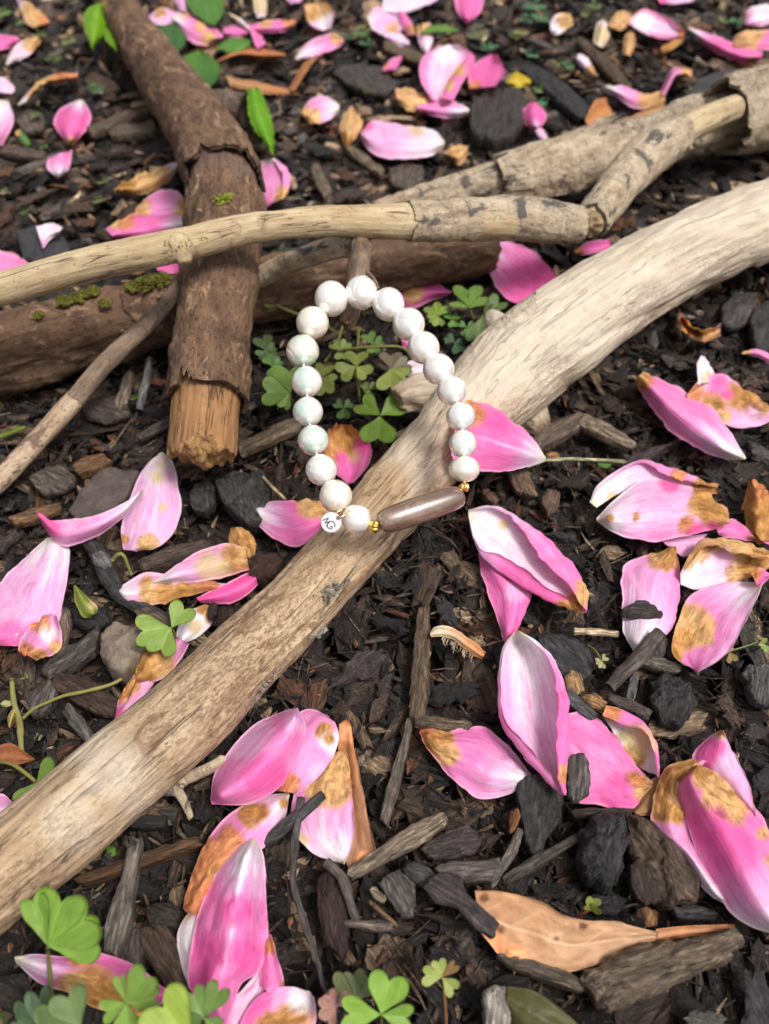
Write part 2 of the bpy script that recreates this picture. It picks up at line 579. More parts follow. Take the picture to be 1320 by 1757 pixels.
def pearl_mat():
    m = MB("pearl_nacre")
    v = m.attr("st").outputs["Vector"]
    a = m.noise(v, 1.7, 3, 0.5, 0.4)
    ob = m.attr("tint").outputs["Color"]
    c = m.mix(1.0, ob, m.ramp(a, [(0.3, (1.0, 0.965, 0.93)), (0.55, G(1.0)), (0.75, (0.97, 1.0, 0.96))]), 'MULTIPLY')
    m.set(Base_Color=c, Roughness=0.24, Metallic=0.42, Specular_IOR_Level=0.9, Subsurface_Weight=0.12, Subsurface_Scale=0.08, Coat_Weight=1.0, Coat_Roughness=0.04, Coat_IOR=1.55)
    m.b.inputs["Subsurface Radius"].default_value = (1.0, 0.85, 0.75)
    m.b.inputs["Thin Film Thickness"].default_value = 420
    m.l(m.math('ADD', m.math('MULTIPLY', a, 260), 320), m.b.inputs["Thin Film Thickness"])
    m.b.inputs["Thin Film IOR"].default_value = 1.6
    m.b.inputs["Sheen Weight"].default_value = 0.0
    m.bump(m.noise(m.coords((1, 1, 6), v), 2.2, 4, 0.5), 0.10, 0.05)
    return m.m


def agate_mat():
    m = MB("brown_agate")
    v = m.attr("st").outputs["Vector"]
    band = m.noise(m.coords((0.9, 1.6, 1.6), v), 1.2, 2, 0.5, 0.6)
    c = m.ramp(band, [(0.28, (0.10, 0.052, 0.032)), (0.5, (0.175, 0.105, 0.072)), (0.7, (0.26, 0.175, 0.13))])
    vo = m.n("ShaderNodeTexVoronoi", feature='DISTANCE_TO_EDGE')
    vo.inputs["Scale"].default_value = 3.0
    dv = m.n("ShaderNodeVectorMath", operation='ADD')
    nz = m.n("ShaderNodeTexNoise"); nz.inputs["Scale"].default_value = 3.0
    m.l(v, nz.inputs["Vector"])
    ms = m.n("ShaderNodeVectorMath", operation='SCALE'); ms.inputs["Scale"].default_value = 0.22
    m.l(nz.outputs["Color"], ms.inputs[0])
    m.l(m.coords((0.8, 1.0, 1.0), v), dv.inputs[0]); m.l(ms.outputs[0], dv.inputs[1])
    m.l(dv.outputs[0], vo.inputs["Vector"])
    c = m.mix(m.ramp(vo.outputs["Distance"], [(0.0, G(0.75)), (0.030, G(0.0))]), c, (0.075, 0.038, 0.026))
    m.set(Base_Color=c, Roughness=0.30, Subsurface_Weight=0.15, Subsurface_Scale=0.15, Coat_Weight=1.0, Coat_Roughness=0.045, Coat_IOR=1.7, Specular_IOR_Level=0.6)
    return m.m


def plain(name, col, rough=0.5, metal=0.0, **kw):
    m = MB(name)
    m.set(Base_Color=col, Roughness=rough, Metallic=metal, **kw)
    return m.m


M["pearl"] = pearl_mat()
M["agate"] = agate_mat()
M["gold"] = plain("polished_gold", (0.95, 0.60, 0.14), 0.16, 1.0)
M["rosegold"] = plain("rose_gold_wire", (0.90, 0.60, 0.34), 0.22, 1.0)
M["silver"] = plain("brushed_silver", (0.60, 0.61, 0.62), 0.42, 0.5)
M["engrave"] = plain("engraved_line", (0.07, 0.065, 0.06), 0.6, 0.2)
M["cord"] = plain("elastic_cord", (0.7, 0.7, 0.68), 0.4)


def drop_mat():
    m = MB("water_drop")
    # a thin clear drop: mostly see-through, with the sky's reflection on its skin
    gl = m.n("ShaderNodeBsdfGlossy"); gl.inputs["Roughness"].default_value = 0.12
    tp = m.n("ShaderNodeBsdfTransparent"); tp.inputs["Color"].default_value = (1.0, 0.985, 0.99, 1)
    fr = m.n("ShaderNodeFresnel"); fr.inputs["IOR"].default_value = 1.45
    mx = m.n("ShaderNodeMixShader")
    ge = m.n("ShaderNodeNewGeometry")
    m.l(m.math('MULTIPLY', m.math('MINIMUM', m.math('MULTIPLY', fr.outputs[0], 2.5), 0.35), m.math('SUBTRACT', 1.0, ge.outputs["Backfacing"])), mx.inputs[0]); m.l(tp.outputs[0], mx.inputs[1]); m.l(gl.outputs[0], mx.inputs[2])
    m.l(mx.outputs[0], m.t.nodes["Material Output"].inputs["Surface"])
    return m.m


M["drop"] = drop_mat()

# ------------------------------------------------------------------ builders
def spine3(pts, n=None):
    """[(px, py, h, half width in px)] -> centre points and radii in cm."""
    p = np.asarray(pts, float)
    C = P(p[:, 0], p[:, 1], p[:, 2])
    r = p[:, 3] * depth_of(p[:, 1], p[:, 2]) / FPX
    q = np.c_[C, r]
    L = np.linalg.norm(np.diff(C, axis=0), axis=1).sum()
    s = cr(q, n or max(8, int(L / 0.35)))
    return s[:, :3], s[:, 3]


def nearest(V, C):
    idx = np.zeros(len(V), int)
    for a in range(0, len(V), 4000):
        d = ((V[a:a + 4000, None, :] - C[None]) ** 2).sum(-1)
        idx[a:a + 4000] = d.argmin(1)
    return idx


def branch_mesh(name, spines, mat, voxel=0.085, big=0.10, fibre=0.03, knots=(), jag=(), jagamp=0.30, seed=0, fibf=3.0, flake=0.0, crust=(), pale=(), grooves=()):
    """Limbs grown together into one body (voxel union), then roughened along the grain."""
    parts, SC, SR, SU, ST = [], [], [], [], []
    for k, sp in enumerate(spines):
        C, r = spine3(sp)
        V, q, t, st = tube(C, r, 20)
        parts.append((V, q, t, {}))
        fine = cr(np.c_[C, r], max(20, int(len(C) * 2.5)))
        SC.append(fine[:, :3]); SR.append(fine[:, 3])
        u = np.r_[0, np.cumsum(np.linalg.norm(np.diff(fine[:, :3], axis=0), axis=1))]
        SU.append(u + 60 * k); ST.append(frames(fine[:, :3]))
    V, q, t, _ = join(parts)
    tmp = bpy.data.objects.new("tmp", mesh("tmp", V, q, t))
    COL.objects.link(tmp)
    md = tmp.modifiers.new("r", 'REMESH')
    md.mode = 'VOXEL'; md.voxel_size = voxel
    dg = bpy.context.evaluated_depsgraph_get()
    ev = tmp.evaluated_get(dg)
    em = ev.to_mesh()
    n = len(em.vertices)
    V = np.zeros(n * 3, np.float32); em.vertices.foreach_get("co", V); V = V.reshape(-1, 3).astype(float)
    nl = len(em.loops)
    li = np.zeros(nl, np.int32); em.loops.foreach_get("vertex_index", li)
    q = li.reshape(-1, 4)
    ev.to_mesh_clear()
    bpy.data.objects.remove(tmp)
    C = np.vstack(SC); U = np.concatenate(SU); Rr = np.concatenate(SR)
    T = np.vstack([x[0] for x in ST]); N = np.vstack([x[1] for x in ST]); B = np.vstack([x[2] for x in ST])
    i = nearest(V, C)
    d = V - C[i]
    al = (d * T[i]).sum(1)
    rad = d - T[i] * al[:, None]
    rl = np.linalg.norm(rad, axis=1, keepdims=True) + 1e-9
    nrm = rad / rl
    st = np.stack([U[i] + al, (rad * B[i]).sum(1), (rad * N[i]).sum(1)], 1)
    disp = big * fbm(st * np.array([0.5, 0.8, 0.8]), 3, seed) + fibre * fbm(st * np.array([0.5, fibf, fibf]) * 1.6, 3, seed + 5)
    if flake:
        tt = fbm(st * np.array([0.8, 1.2, 1.2]), 4, seed + 11) * 4.5
        disp += flake * (np.floor(tt) + sstep(0.72, 1.0, tt - np.floor(tt)))
    for (kx, ky, kr, kh) in knots:
        x, y = to_px(V)
        disp += kh * np.exp(-((x - kx) ** 2 + (y - ky) ** 2) / (kr ** 2))
    if grooves:                                      # long drying cracks that follow the grain
        x, y = to_px(V)
        wob = 7 * fbm(st * np.array([0.8, 0.1, 0.1]), 3, seed + 17)
        for gp, gw, gd in grooves:
            line = cr(gp, 60)
            dd = np.sqrt(((np.stack([x + wob, y - wob], 1)[:, None] - line[None]) ** 2).sum(-1)).min(1) if len(V) < 400000 else 99
            tn = fbm(st * np.array([0.6, 0.2, 0.2]) + gd * 50, 2, seed + 19)
            disp -= gd * np.exp(-(dd / gw) ** 2) * sstep(-0.5, 0.1, tn)
    V = V + nrm * disp[:, None]
    endm = np.zeros(n)
    cum = 0
    for k, (C1, T1) in enumerate(zip(SC, ST)):
        for e in (0, -1):
            if (k, e) in jag:
                tdir = T1[0][e] * (1 if e else -1)
                a = (V - C1[e]) @ tdir
                m = sstep(-0.30, 0.0, a) * (np.linalg.norm(V - C1[e], axis=1) < SR[k][e] * 1.7 + 0.3)
                fn = 0.65 * fbm(np.stack([st[:, 1] * 1.6, st[:, 2] * 1.6, a * 0], 1), 2, seed + 9) + 0.5 * fbm(np.stack([st[:, 1] * 6, st[:, 2] * 6, a * 0], 1), 3, seed + 10)
                V = V + tdir[None] * (m * (jagamp * fn - 0.05))[:, None]
                endm = np.maximum(endm, sstep(-0.12, 0.02, a) * m)
    at = {"st": st, "endm": endm}
    x, y = to_px(V)
    nn = fbm(st * np.array([0.35, 1.0, 1.0]), 4, seed + 13)
    for key, bl in (("crust", crust), ("pale", pale)):
        mk = np.zeros(n)
        for (bx, by, br, amt) in bl:
            mk = np.maximum(mk, amt * sstep(1.25, 0.6, np.hypot(x - bx, y - by) / br + 0.55 * nn))
        at[key] = mk
    return mesh(name, V, q, None, at, True, mat), V, st


def sleeve(name, sp, mat, grow=1.10, th=0.10, a0=0.0, a1=2 * math.pi, rag=0.35, seed=0, nc=64, lift=0.0, nu=None, rough=0.06):
    """A torn sleeve of bark round part of a branch: thick, ragged at both ends and open over part of its girth."""
    C, r = spine3(sp, nu or 40)
    T, N, B = frames(C)
    n = len(C)
    full = a1 - a0 > 6.2
    a = np.linspace(a0, a1, nc)
    L = np.linalg.norm(np.diff(C, axis=0), axis=1).sum()
    s = np.linspace(0, 1, n)
    # ragged ends: slide the first and last rings along the branch by noise
    ra = np.stack([np.cos(a) * 2.2, np.sin(a) * 2.2, np.zeros(nc) + seed], 1)
    e0 = rag * (0.6 * fbm(ra, 2, seed) + 0.7 * fbm(ra * 4.5, 3, seed + 1)) / L
    e1 = rag * (0.6 * fbm(ra + 9, 2, seed + 2) + 0.7 * fbm(ra * 4.5 + 9, 3, seed + 3)) / L
    su = e0[None] * (1 - s[:, None]) + s[:, None] * (1 + e1[None]) 
    su = s[:, None] + e0[None] * (1 - s[:, None]) ** 2 + e1[None] * s[:, None] ** 2
    su = np.clip(su, 0, 1.0)
    ii = su * (n - 1)

    def samp(A):
        i0 = np.clip(np.floor(ii).astype(int), 0, n - 2)
        f = ii - i0
        if A.ndim == 1:
            return A[i0] * (1 - f) + A[i0 + 1] * f
        return A[i0] * (1 - f[..., None]) + A[i0 + 1] * f[..., None]
    c, rr, nn, bb = samp(C), samp(r), samp(N), samp(B)
    dirv = nn * np.cos(a)[None, :, None] + bb * np.sin(a)[None, :, None]
    ul = su * L
    st = np.stack([ul, rr * np.sin(a)[None], rr * np.cos(a)[None]], -1)
    nz = fbm(st.reshape(-1, 3) * np.array([1.0, 1.4, 1.4]), 4, seed + 4).reshape(n, nc)
    endl = lift * (np.exp(-((1 - s) / 0.12) ** 2) + np.exp(-(s / 0.12) ** 2))[:, None] * (0.6 + 0.8 * np.abs(fbm(ra * 1.2, 2, seed + 6)))[None]
    lip = 0.0
    if not full:
        w = np.minimum(np.arange(nc), np.arange(nc)[::-1]) / nc
        lip = 0.10 * np.exp(-(w / 0.05) ** 2)[None]
    tt = fbm(st.reshape(-1, 3) * np.array([0.9, 1.3, 1.3]) + 7, 4, seed + 8).reshape(n, nc) * 4.5
    plate = np.floor(tt) + sstep(0.72, 1.0, tt - np.floor(tt))
    R = rr * grow + rough * nz + endl + lip + 0.32 * rough * plate
    out = c + dirv * R[..., None]
    inn = c + dirv * (R - th)[..., None]
    no = n * nc
    V = np.vstack([out.reshape(-1, 3), inn.reshape(-1, 3)])
    stt = np.vstack([st.reshape(-1, 3), st.reshape(-1, 3) * 0.9 + 31])
    q = [grid_faces(n, nc)[:, ::-1], grid_faces(n, nc) + no]
    k = np.arange(nc - 1)
    for b, fl in ((0, 1), ((n - 1) * nc, 0)):
        f = np.stack([b + k, b + k + 1, b + k + 1 + no, b + k + no], 1)
        q.append(f if fl else f[:, ::-1])
    if not full:
        k = np.arange(n - 1) * nc
        for b, fl in ((0, 0), (nc - 1, 1)):
            f = np.stack([k + b, k + nc + b, k + nc + b + no, k + b + no], 1)
            q.append(f if fl else f[:, ::-1])
    V2 = V
    top = 0.8 * sstep(0.55, 1.15, np.cos(a)[None] + 1.1 * fbm(st.reshape(-1, 3) * np.array([0.6, 0.9, 0.9]) + 3, 3, seed + 15).reshape(n, nc))
    me = mesh(name, V2, np.vstack(q), None, {"st": stt, "endm": np.zeros(len(V2)), "crust": np.r_[top.ravel(), 0 * top.ravel()]}, True, mat)
    return me, V2


def thing(name, label, cat, at, group=None):
    o = bpy.data.objects.new(name, None)
    COL.objects.link(o)
    o.empty_display_size = 0.5
    o.location = tuple(float(x) for x in at)
    return tag(o, label, cat, group)


def part(name, me, parent, label=None, kind=None):
    o = bpy.data.objects.new(name, me)
    COL.objects.link(o)
    o.parent = parent
    # meshes are written in world space; step back by the parents' own places
    p, off = parent, np.zeros(3)
    while p is not None:
        off += np.array(p.location)
        p = p.parent
    o.location = tuple(-off)
    if label:
        o["label"] = label
    if kind:
        o["kind"] = kind
    return o


def simple_tube(name, pts, mat, tint, nc=8, n=None, wob=0.0, seed=0, px=True, rr=None):
    """Stem, twig or wire. pts are (px, py, h, half px) or world points with radii rr."""
    if px:
        C, r = spine3(pts, n)
    else:
        C, r = np.asarray(pts, float), np.broadcast_to(np.asarray(rr, float), (len(pts),))
    if wob:
        C = C + wob * np.stack([fbm(C * 1.3 + 5, 2, seed), fbm(C * 1.3 + 50, 2, seed + 1), fbm(C * 1.3 + 90, 2, seed + 2)], 1)
        r = r * (1 + 0.25 * fbm(C * 4, 2, seed + 3))
    V, q, t, st = tube(C, r, nc)
    if wob:
        V = V + wob * 0.25 * np.stack([fbm(V * 7, 2, seed + 4), fbm(V * 7 + 40, 2, seed + 5), fbm(V * 7 + 80, 2, seed + 6)], 1)
    return mesh(name, V, q, t, {"st": st + seed * 3.7, "tint": rgba(tint, len(V)), "endm": np.zeros(len(V)), "crust": np.zeros(len(V))}, True, mat), V


# ---- petals and leaves ------------------------------------------------------------------
WHITE = np.array([0.88, 0.86, 0.86]); PALE = np.array([0.87, 0.52, 0.76]); PINK = np.array([0.86, 0.25, 0.55]); HOT = np.array([0.86, 0.13, 0.42])
PIG = {'b': np.array([0.62, 0.335, 0.095]), 'o': np.array([0.78, 0.34, 0.14]), 'w': WHITE, 'p': HOT, 'l': PALE, 'y': np.array([0.74, 0.60, 0.30]),
       't': np.array([0.78, 0.51, 0.215]), 'd': np.array([0.16, 0.07, 0.025]), 'g': np.array([0.30, 0.34, 0.10]), 'r': np.array([0.10, 0.03, 0.02])}


def pink_ramp(k):
    k = np.clip(k, 0, 1)[..., None]
    a = WHITE + (PALE - WHITE) * np.clip(k / 0.35, 0, 1)
    b = PALE + (PINK - PALE) * np.clip((k - 0.35) / 0.35, 0, 1)
    c = PINK + (HOT - PINK) * np.clip((k - 0.70) / 0.30, 0, 1)
    return np.where(k < 0.35, a, np.where(k < 0.70, b, c))


def hvals(h, n):
    h = np.atleast_1d(np.asarray(h, float))
    return np.interp(np.linspace(0, 1, n), np.linspace(0, 1, len(h)), h)


_seed = [100]


def sheet(L, Rr, h=(0.5, 0.9, 0.5), foldL=None, foldR=None, hf=0.45, th=0.016, wrink=0.07, crink=0.14, blobs=(), skew=0.0, res=5.0, pkv=None):
    """A petal or leaf: rails from base to tip in the photograph with heights above the mulch, lofted into a curved sheet.
    Returns world grid, straightened coordinates, s (0 base, 1 tip), v (-1..1 across), pixel positions, blob masks, rail weight."""
    _seed[0] += 7
    sd = _seed[0]
    L = np.asarray(L, float)[:, :2]; Rr = np.asarray(Rr, float)[:, :2]
    ln = max(np.linalg.norm(np.diff(L, axis=0), axis=1).sum(), np.linalg.norm(np.diff(Rr, axis=0), axis=1).sum())
    nu = int(np.clip(ln / res, 12, 70))
    l2, r2 = cr(L, nu), cr(Rr, nu)
    wid = np.linalg.norm(l2 - r2, axis=1).max()
    nv = int(np.clip(wid / res, 9, 42)) + (6 if foldL is not None else 0) + (6 if foldR is not None else 0)
    hl, hm, hr = (hvals(x, nu) for x in h)
    m2 = l2 * (0.5 - skew) + r2 * (0.5 + skew)
    # the first and last rows close to a point: let the three heights meet there
    w = np.linalg.norm(l2 - r2, axis=1) / max(wid, 1)
    k = sstep(0.0, 0.45, w)
    av = (hl + hr) / 2
    hm = av + (hm - av) * k
    rails = []
    if foldL is not None:
        rails.append(np.c_[cr(np.asarray(foldL, float)[:, :2], nu), hl + hf * np.sin(np.linspace(0.05, 1, nu) * np.pi * 0.8)])
    rails += [np.c_[l2, hl], np.c_[m2, hm], np.c_[r2, hr]]
    if foldR is not None:
        rails.append(np.c_[cr(np.asarray(foldR, float)[:, :2], nu), hr + hf * np.sin(np.linspace(0.05, 1, nu) * np.pi * 0.8)])
    Rl = np.stack(rails, 1)                         # nu, nr, 3
    nr = Rl.shape[1]
    dist = np.linalg.norm(np.diff(Rl[..., :2], axis=1), axis=2).mean(0) + 4.0
    kn = np.r_[0, np.cumsum(dist)] / dist.sum()
    tv = np.interp(np.linspace(0, 1, nv), kn, np.arange(nr))
    ext = np.concatenate([2 * Rl[:, :1] - Rl[:, 1:2], Rl, 2 * Rl[:, -1:] - Rl[:, -2:-1]], 1)
    i0 = np.clip(np.floor(tv).astype(int), 0, nr - 2)
    f = (tv - i0)[None, :, None]
    a, b, c, d = ext[:, i0], ext[:, i0 + 1], ext[:, i0 + 2], ext[:, i0 + 3]
    Gp = 0.5 * (2 * b + (c - a) * f + (2 * a - 5 * b + 4 * c - d) * f ** 2 + (3 * b - a - 3 * c + d) * f ** 3)
    px, py, hh = Gp[..., 0], Gp[..., 1], Gp[..., 2]
    s = np.repeat(np.linspace(0, 1, nu)[:, None], nv, 1)
    o = 1 if foldL is not None else 0
    v = np.repeat((tv - o - 1)[None], nu, 0)        # -1 at L, 0 middle, 1 at R, beyond when folded
    W3 = P(px, py, hh)
    q = W3.reshape(-1, 3)
    masks = []
    n1 = fbm(q * 2.2 + sd, 3, sd).reshape(nu, nv)
    n2 = fbm(q * 5.5 + sd, 3, sd + 1).reshape(nu, nv)
    dry = np.zeros((nu, nv))
    for (bx, by, br, kind) in blobs:
        dd = np.hypot(px - bx, py - by) / br + 0.40 * n1 + 0.18 * n2
        mk = sstep(1.20, 0.66, dd) if kind in 'btod' else sstep(1.35, 0.55, dd)
        masks.append((kind, mk))
        if kind in 'btod':
            dry = np.maximum(dry, mk)
    inner = sstep(0, 0.25, s) 
    st3 = np.stack([s * ln / 55.0, v * wid / 110.0, np.zeros_like(s) + sd], -1)
    wr = fbm((st3.reshape(-1, 3) * np.array([0.9, 2.4, 1.0])), 3, sd + 2).reshape(nu, nv)
    cz = fbm(st3.reshape(-1, 3) * np.array([0.55, 1.7, 1.0]) + 9, 2, sd + 6).reshape(nu, nv)
    crease = np.clip(1 - np.abs(cz) * 9, 0, 1)        # a few sharp soft-tissue creases
    W3[..., 2] += (wrink * wr + crink * dry * n2 * 1.3 + 0.03 * n1 - 0.55 * wrink * crease) * inner
    # uneven rim
    rim = fbm(q * 2.8, 3, sd + 3).reshape(nu, nv)
    e = sstep(0.75, 1.0, np.abs(v))
    W3 += (RGT * 0.06 + np.array([0, 0, 0.10]))[None, None] * (rim * e * inner)[..., None]
    return W3, st3, s, v, px, py, masks, (n1, n2), dry


def finish_sheet(name, G3, st3, tint, mat, th, dry=None):
    V, q, src = shell(G3, th)
    note(V)
    return mesh(name, V, q, None, {"st": st3.reshape(-1, 3)[src], "tint": np.c_[tint.reshape(-1, 3)[src], np.ones(len(V)) if dry is None else 1 - dry.reshape(-1)[src]]}, True, mat), V


PETALS = []


def petal(label, L, Rr, h=(0.5, 0.9, 0.5), pk=0.7, w0=0.3, blobs=(), lm=None, drops=(), pkl=None, pkr=None, group=None, name="petal", cat="petal", vein=0.0, at=None, **kw):
    G3, st3, s, v, px, py, masks, (n1, n2), dry = sheet(L, Rr, h, blobs=blobs, **kw)
    pkl = pk if pkl is None else pkl
    pkr = pk if pkr is None else pkr
    k = np.where(v < 0, pk + (pkl - pk) * sstep(0.35, 1.0, -v), pk + (pkr - pk) * sstep(0.35, 1.0, v))
    streak = fbm(np.stack([s * 1.2, v * 6.0, np.zeros_like(s) + _seed[0]], -1).reshape(-1, 3), 3, 3).reshape(s.shape)
    fade = sstep(-0.05, max(w0 * 1.4, 0.02), s + 0.16 * streak - 0.10 * (1 - np.abs(np.clip(v, -1, 1)))) if w0 > 0 else np.ones_like(s)
    k = k * fade + 0.10 * n1 + 0.06 * streak
    if vein:
        k = k - vein * np.exp(-(v / 0.07) ** 2) * sstep(1.0, 0.4, s)
    c = pink_ramp(k)
    if w0 > 0:                                      # yellow-cream claw at the very base
        c = c + (np.array([0.80, 0.74, 0.50]) - c) * (0.75 * sstep(0.10, 0.0, s))[..., None]
    # thin papery rim
    c = c + (np.array([0.84, 0.66, 0.62]) - c) * (0.35 * sstep(0.90, 1.0, np.abs(v)) * (np.abs(v) <= 1.0))[..., None]
    for kind, mk in masks:
        pc = PIG[kind]
        if kind in 'bt':
            pc = pc * (1.0 + 0.18 * n2[..., None]) + np.array([0.12, 0.07, 0.02]) * n1[..., None]
            ring = np.clip(4 * mk * (1 - mk), 0, 1)[..., None]
            c = c + (np.array([0.80, 0.46, 0.16]) - c) * ring * 0.7
        c = c + (pc - c) * (mk * (0.96 if kind in 'btod' else 0.85))[..., None]
    c = np.clip(c, 0.005, 0.92)
    me, V = finish_sheet(name, G3, st3, c, M["petal"], kw.get("th", 0.016), dry)
    ctr = G3.reshape(-1, 3).mean(0)
    o = bpy.data.objects.new(name, me)
    COL.objects.link(o)
    me.transform(__import__("mathutils").Matrix.Translation((-float(ctr[0]), -float(ctr[1]), -float(ctr[2]))))
    o.location = tuple(float(x) for x in ctr)
    tag(o, label, cat, group)
    if lm:
        LAND.append((px.mean(), py.mean(), lm))
    for (dx, dy, dr) in drops:
        i = np.argmin((px - dx) ** 2 + (py - dy) ** 2)
        p = G3.reshape(-1, 3)[i]
        nn = grid_normals(G3).reshape(-1, 3)[i]
        if nn[2] < 0:
            nn = -nn
        part("water_drop", dome("water_drop", p, nn, dr * depth_of(dy, p[2]) / FPX, M["drop"]), o)
    return o


def dome(name, p, n, r, mat, flat=0.17):
    n = n / np.linalg.norm(n)
    t = np.cross(n, [1.0, 0.3, 0]); t /= np.linalg.norm(t)
    b = np.cross(n, t)
    th = np.linspace(0, np.pi, 9)[1:-1]
    a = np.linspace(0, 2 * np.pi, 14, endpoint=False)
    rows = []
    for x in th:
        z = np.cos(x); z = z * flat if z > 0 else z * 0.12
        rr = np.sin(x) * r * (1 + 0.08 * np.sin(2 * a + p[0] * 9))
        rows.append(p + n * z * r + rr[:, None] * (np.cos(a)[:, None] * t + np.sin(a)[:, None] * b))
    V = np.vstack(rows + [[p + n * flat * r], [p - n * 0.12 * r]])
    q = grid_faces(7, 14, 0, True)
    k = np.arange(14); k2 = (k + 1) % 14
    tr = np.vstack([np.stack([k, k2, np.full(14, 98)], 1)[:, ::-1], np.stack([84 + k, 84 + k2, np.full(14, 99)], 1)])
    return mesh(name, V, q, tr[:, ::-1], None, True, mat)


def leaf(label, L, Rr, h=(0.5, 0.6, 0.5), col=(0.06, 0.13, 0.02), col2=None, rib=(0.14, 0.24, 0.06), ribk=0.7, blobs=(), mat="leaf", name="leaf", cat="leaf", lm=None, side=7, serr=0.0, th=0.014, group=None, parent=None, **kw):
    L = np.asarray(L, float); Rr = np.asarray(Rr, float)
    G3, st3, s, v, px, py, masks, (n1, n2), dry = sheet(L, Rr, h, blobs=blobs, th=th, **kw)
    c = np.array(col) * (1 + 0.25 * n1[..., None] + 0.12 * n2[..., None])
    if col2 is not None:
        c = c + (np.array(col2) - c) * sstep(0.1, 0.9, s + 0.3 * n1)[..., None]
    mid = np.exp(-(v / 0.05) ** 2)
    lat = np.clip(np.cos((s * side - np.abs(v) * 1.1) * 2 * np.pi), 0, 1) ** 9 * sstep(1.0, 0.3, np.abs(v)) * 0.6
    c = c + (np.array(rib) - c) * (ribk * np.clip(mid + lat, 0, 1))[..., None]
    G3[..., 2] -= 0.04 * mid + 0.012 * lat
    for kind, mk in masks:
        c = c + (PIG[kind] * (1 + 0.3 * n2[..., None]) - c) * mk[..., None]
    if serr:
        e = sstep(0.7, 1.0, np.abs(v)) * ((s * 9) % 1.0)
        G3 = G3 + (G3[:, nvm(G3)][:, None] - G3) * (serr * e)[..., None]
    c = np.clip(c, 0.004, 0.9)
    me, V = finish_sheet(name, G3, st3, c, M[mat], th)
    if parent is not None:
        return part(name, me, parent)
    ctr = G3.reshape(-1, 3).mean(0)
    o = bpy.data.objects.new(name, me)
    COL.objects.link(o)
    me.transform(__import__("mathutils").Matrix.Translation((-float(ctr[0]), -float(ctr[1]), -float(ctr[2]))))
    o.location = tuple(float(x) for x in ctr)
    tag(o, label, cat, group)
    if lm:
        LAND.append((px.mean(), py.mean(), lm))
    return o


def nvm(G3):
    return G3.shape[1] // 2


# ---- clovers --------------------------------------------------------------------------------
def leaflet(c, tip, wfac=0.62, fold=0.25, col=(0.10, 0.20, 0.03), edge=None, cup=0.0, th=0.012, seed=0):
    """Heart-shaped leaflet from centre c to the notch end tip (world points); returns shell mesh data."""
    ax = tip - c
    Ln = np.linalg.norm(ax)
    ax = ax / Ln
    up = np.array([0, -0.35, 1.0])
    sd = np.cross(up, ax); sd /= np.linalg.norm(sd)
    nm = np.cross(ax, sd)
    nu, nv = 13, 17
    t = np.linspace(-1, 1, nv)
    x = np.abs(t)
    r = 0.78 + 0.26 * np.sin(np.pi * np.clip(x * 1.0, 0, 1)) ** 0.8 - 0.10 * x ** 6
    amax = math.atan(wfac * 1.12)
    ang = t * amax
    rho = np.linspace(0.02, 1, nu)[:, None]
    # sides round off towards the outer corners
    X = rho * r[None] * np.cos(ang)[None]
    Y = rho * r[None] * np.sin(ang)[None]
    Y = Y * (0.82 + 0.30 * np.sin(rho * np.pi * 0.55))
    z = fold * np.abs(Y) - cup * X ** 2 + 0.03 * fbm(np.stack([X * 4 + seed, Y * 4, 0 * X], -1).reshape(-1, 3), 2, seed).reshape(nu, nv)
    G3 = c + Ln * (X[..., None] * ax + Y[..., None] * sd + z[..., None] * nm)
    n1 = fbm(np.stack([X * 3 + seed * 3, Y * 3, 0 * X], -1).reshape(-1, 3), 3, seed + 1).reshape(nu, nv)
    cc = np.array(col) * (1 + 0.18 * n1[..., None])
    cc = cc + (np.array(col) * 1.5 + 0.02 - cc) * (0.5 * np.exp(-(t / 0.06) ** 2))[None, :, None]
    if edge is not None:
        cc = cc + (np.array(edge) - cc) * (sstep(0.55, 1.0, rho * (0.6 + 0.5 * x[None]) + 0.25 * n1))[..., None]
    V, q, src = shell(G3, th)
    st = np.stack([rho * r[None] * Ln * 2, Y * Ln * 2, 0 * Y], -1).reshape(-1, 3)
    return V, q, {"st": st[src], "tint": np.c_[np.clip(cc, 0.003, 0.9).reshape(-1, 3)[src], np.ones(len(V))]}


def clover(label, c, tips, stem=None, col=(0.095, 0.20, 0.028), group=None, lm=None, name="clover_plant", stemcol=(0.20, 0.22, 0.06), sw=2.2, cat="clover"):
    """c = (px, py, h); tips = [(px, py, h, width factor, fold, colour or None)]; stem = [(px, py, h)...] from the centre down."""
    C0 = P(*c)
    root_h = stem[-1] if stem else (c[0] + 4, c[1] + 8, -0.3)
    o = thing(name, label, cat, P(*root_h), group)
    k = 0
    for t in tips:
        k += 1
        wf = t[3] if len(t) > 3 else 0.62
        fo = t[4] if len(t) > 4 else 0.25
        cl = t[5] if len(t) > 5 and t[5] is not None else col
        cl = tuple(np.array(cl) * (0.88 + 0.24 * rng.random()))
        ed = t[6] if len(t) > 6 else None
        V, q, at = leaflet(C0, P(t[0], t[1], t[2]), wf, fo, cl, ed, seed=_seed[0] + k)
        _seed[0] += 3
        note(V)
        part("leaflet", mesh("leaflet", V, q, None, at, True, M["leaf"]), o)
    pts = [(c[0], c[1], c[2] - 0.02, sw)] + [(x, y, z, sw) for x, y, z in (stem or [root_h])]
    me, V = simple_tube("stem", pts, M["leaf"], stemcol, 7, max(8, 5 * len(pts)), 0.02, _seed[0])
    part("stem", me, o)
    if lm:
        LAND.append((c[0], c[1], lm))
    return o


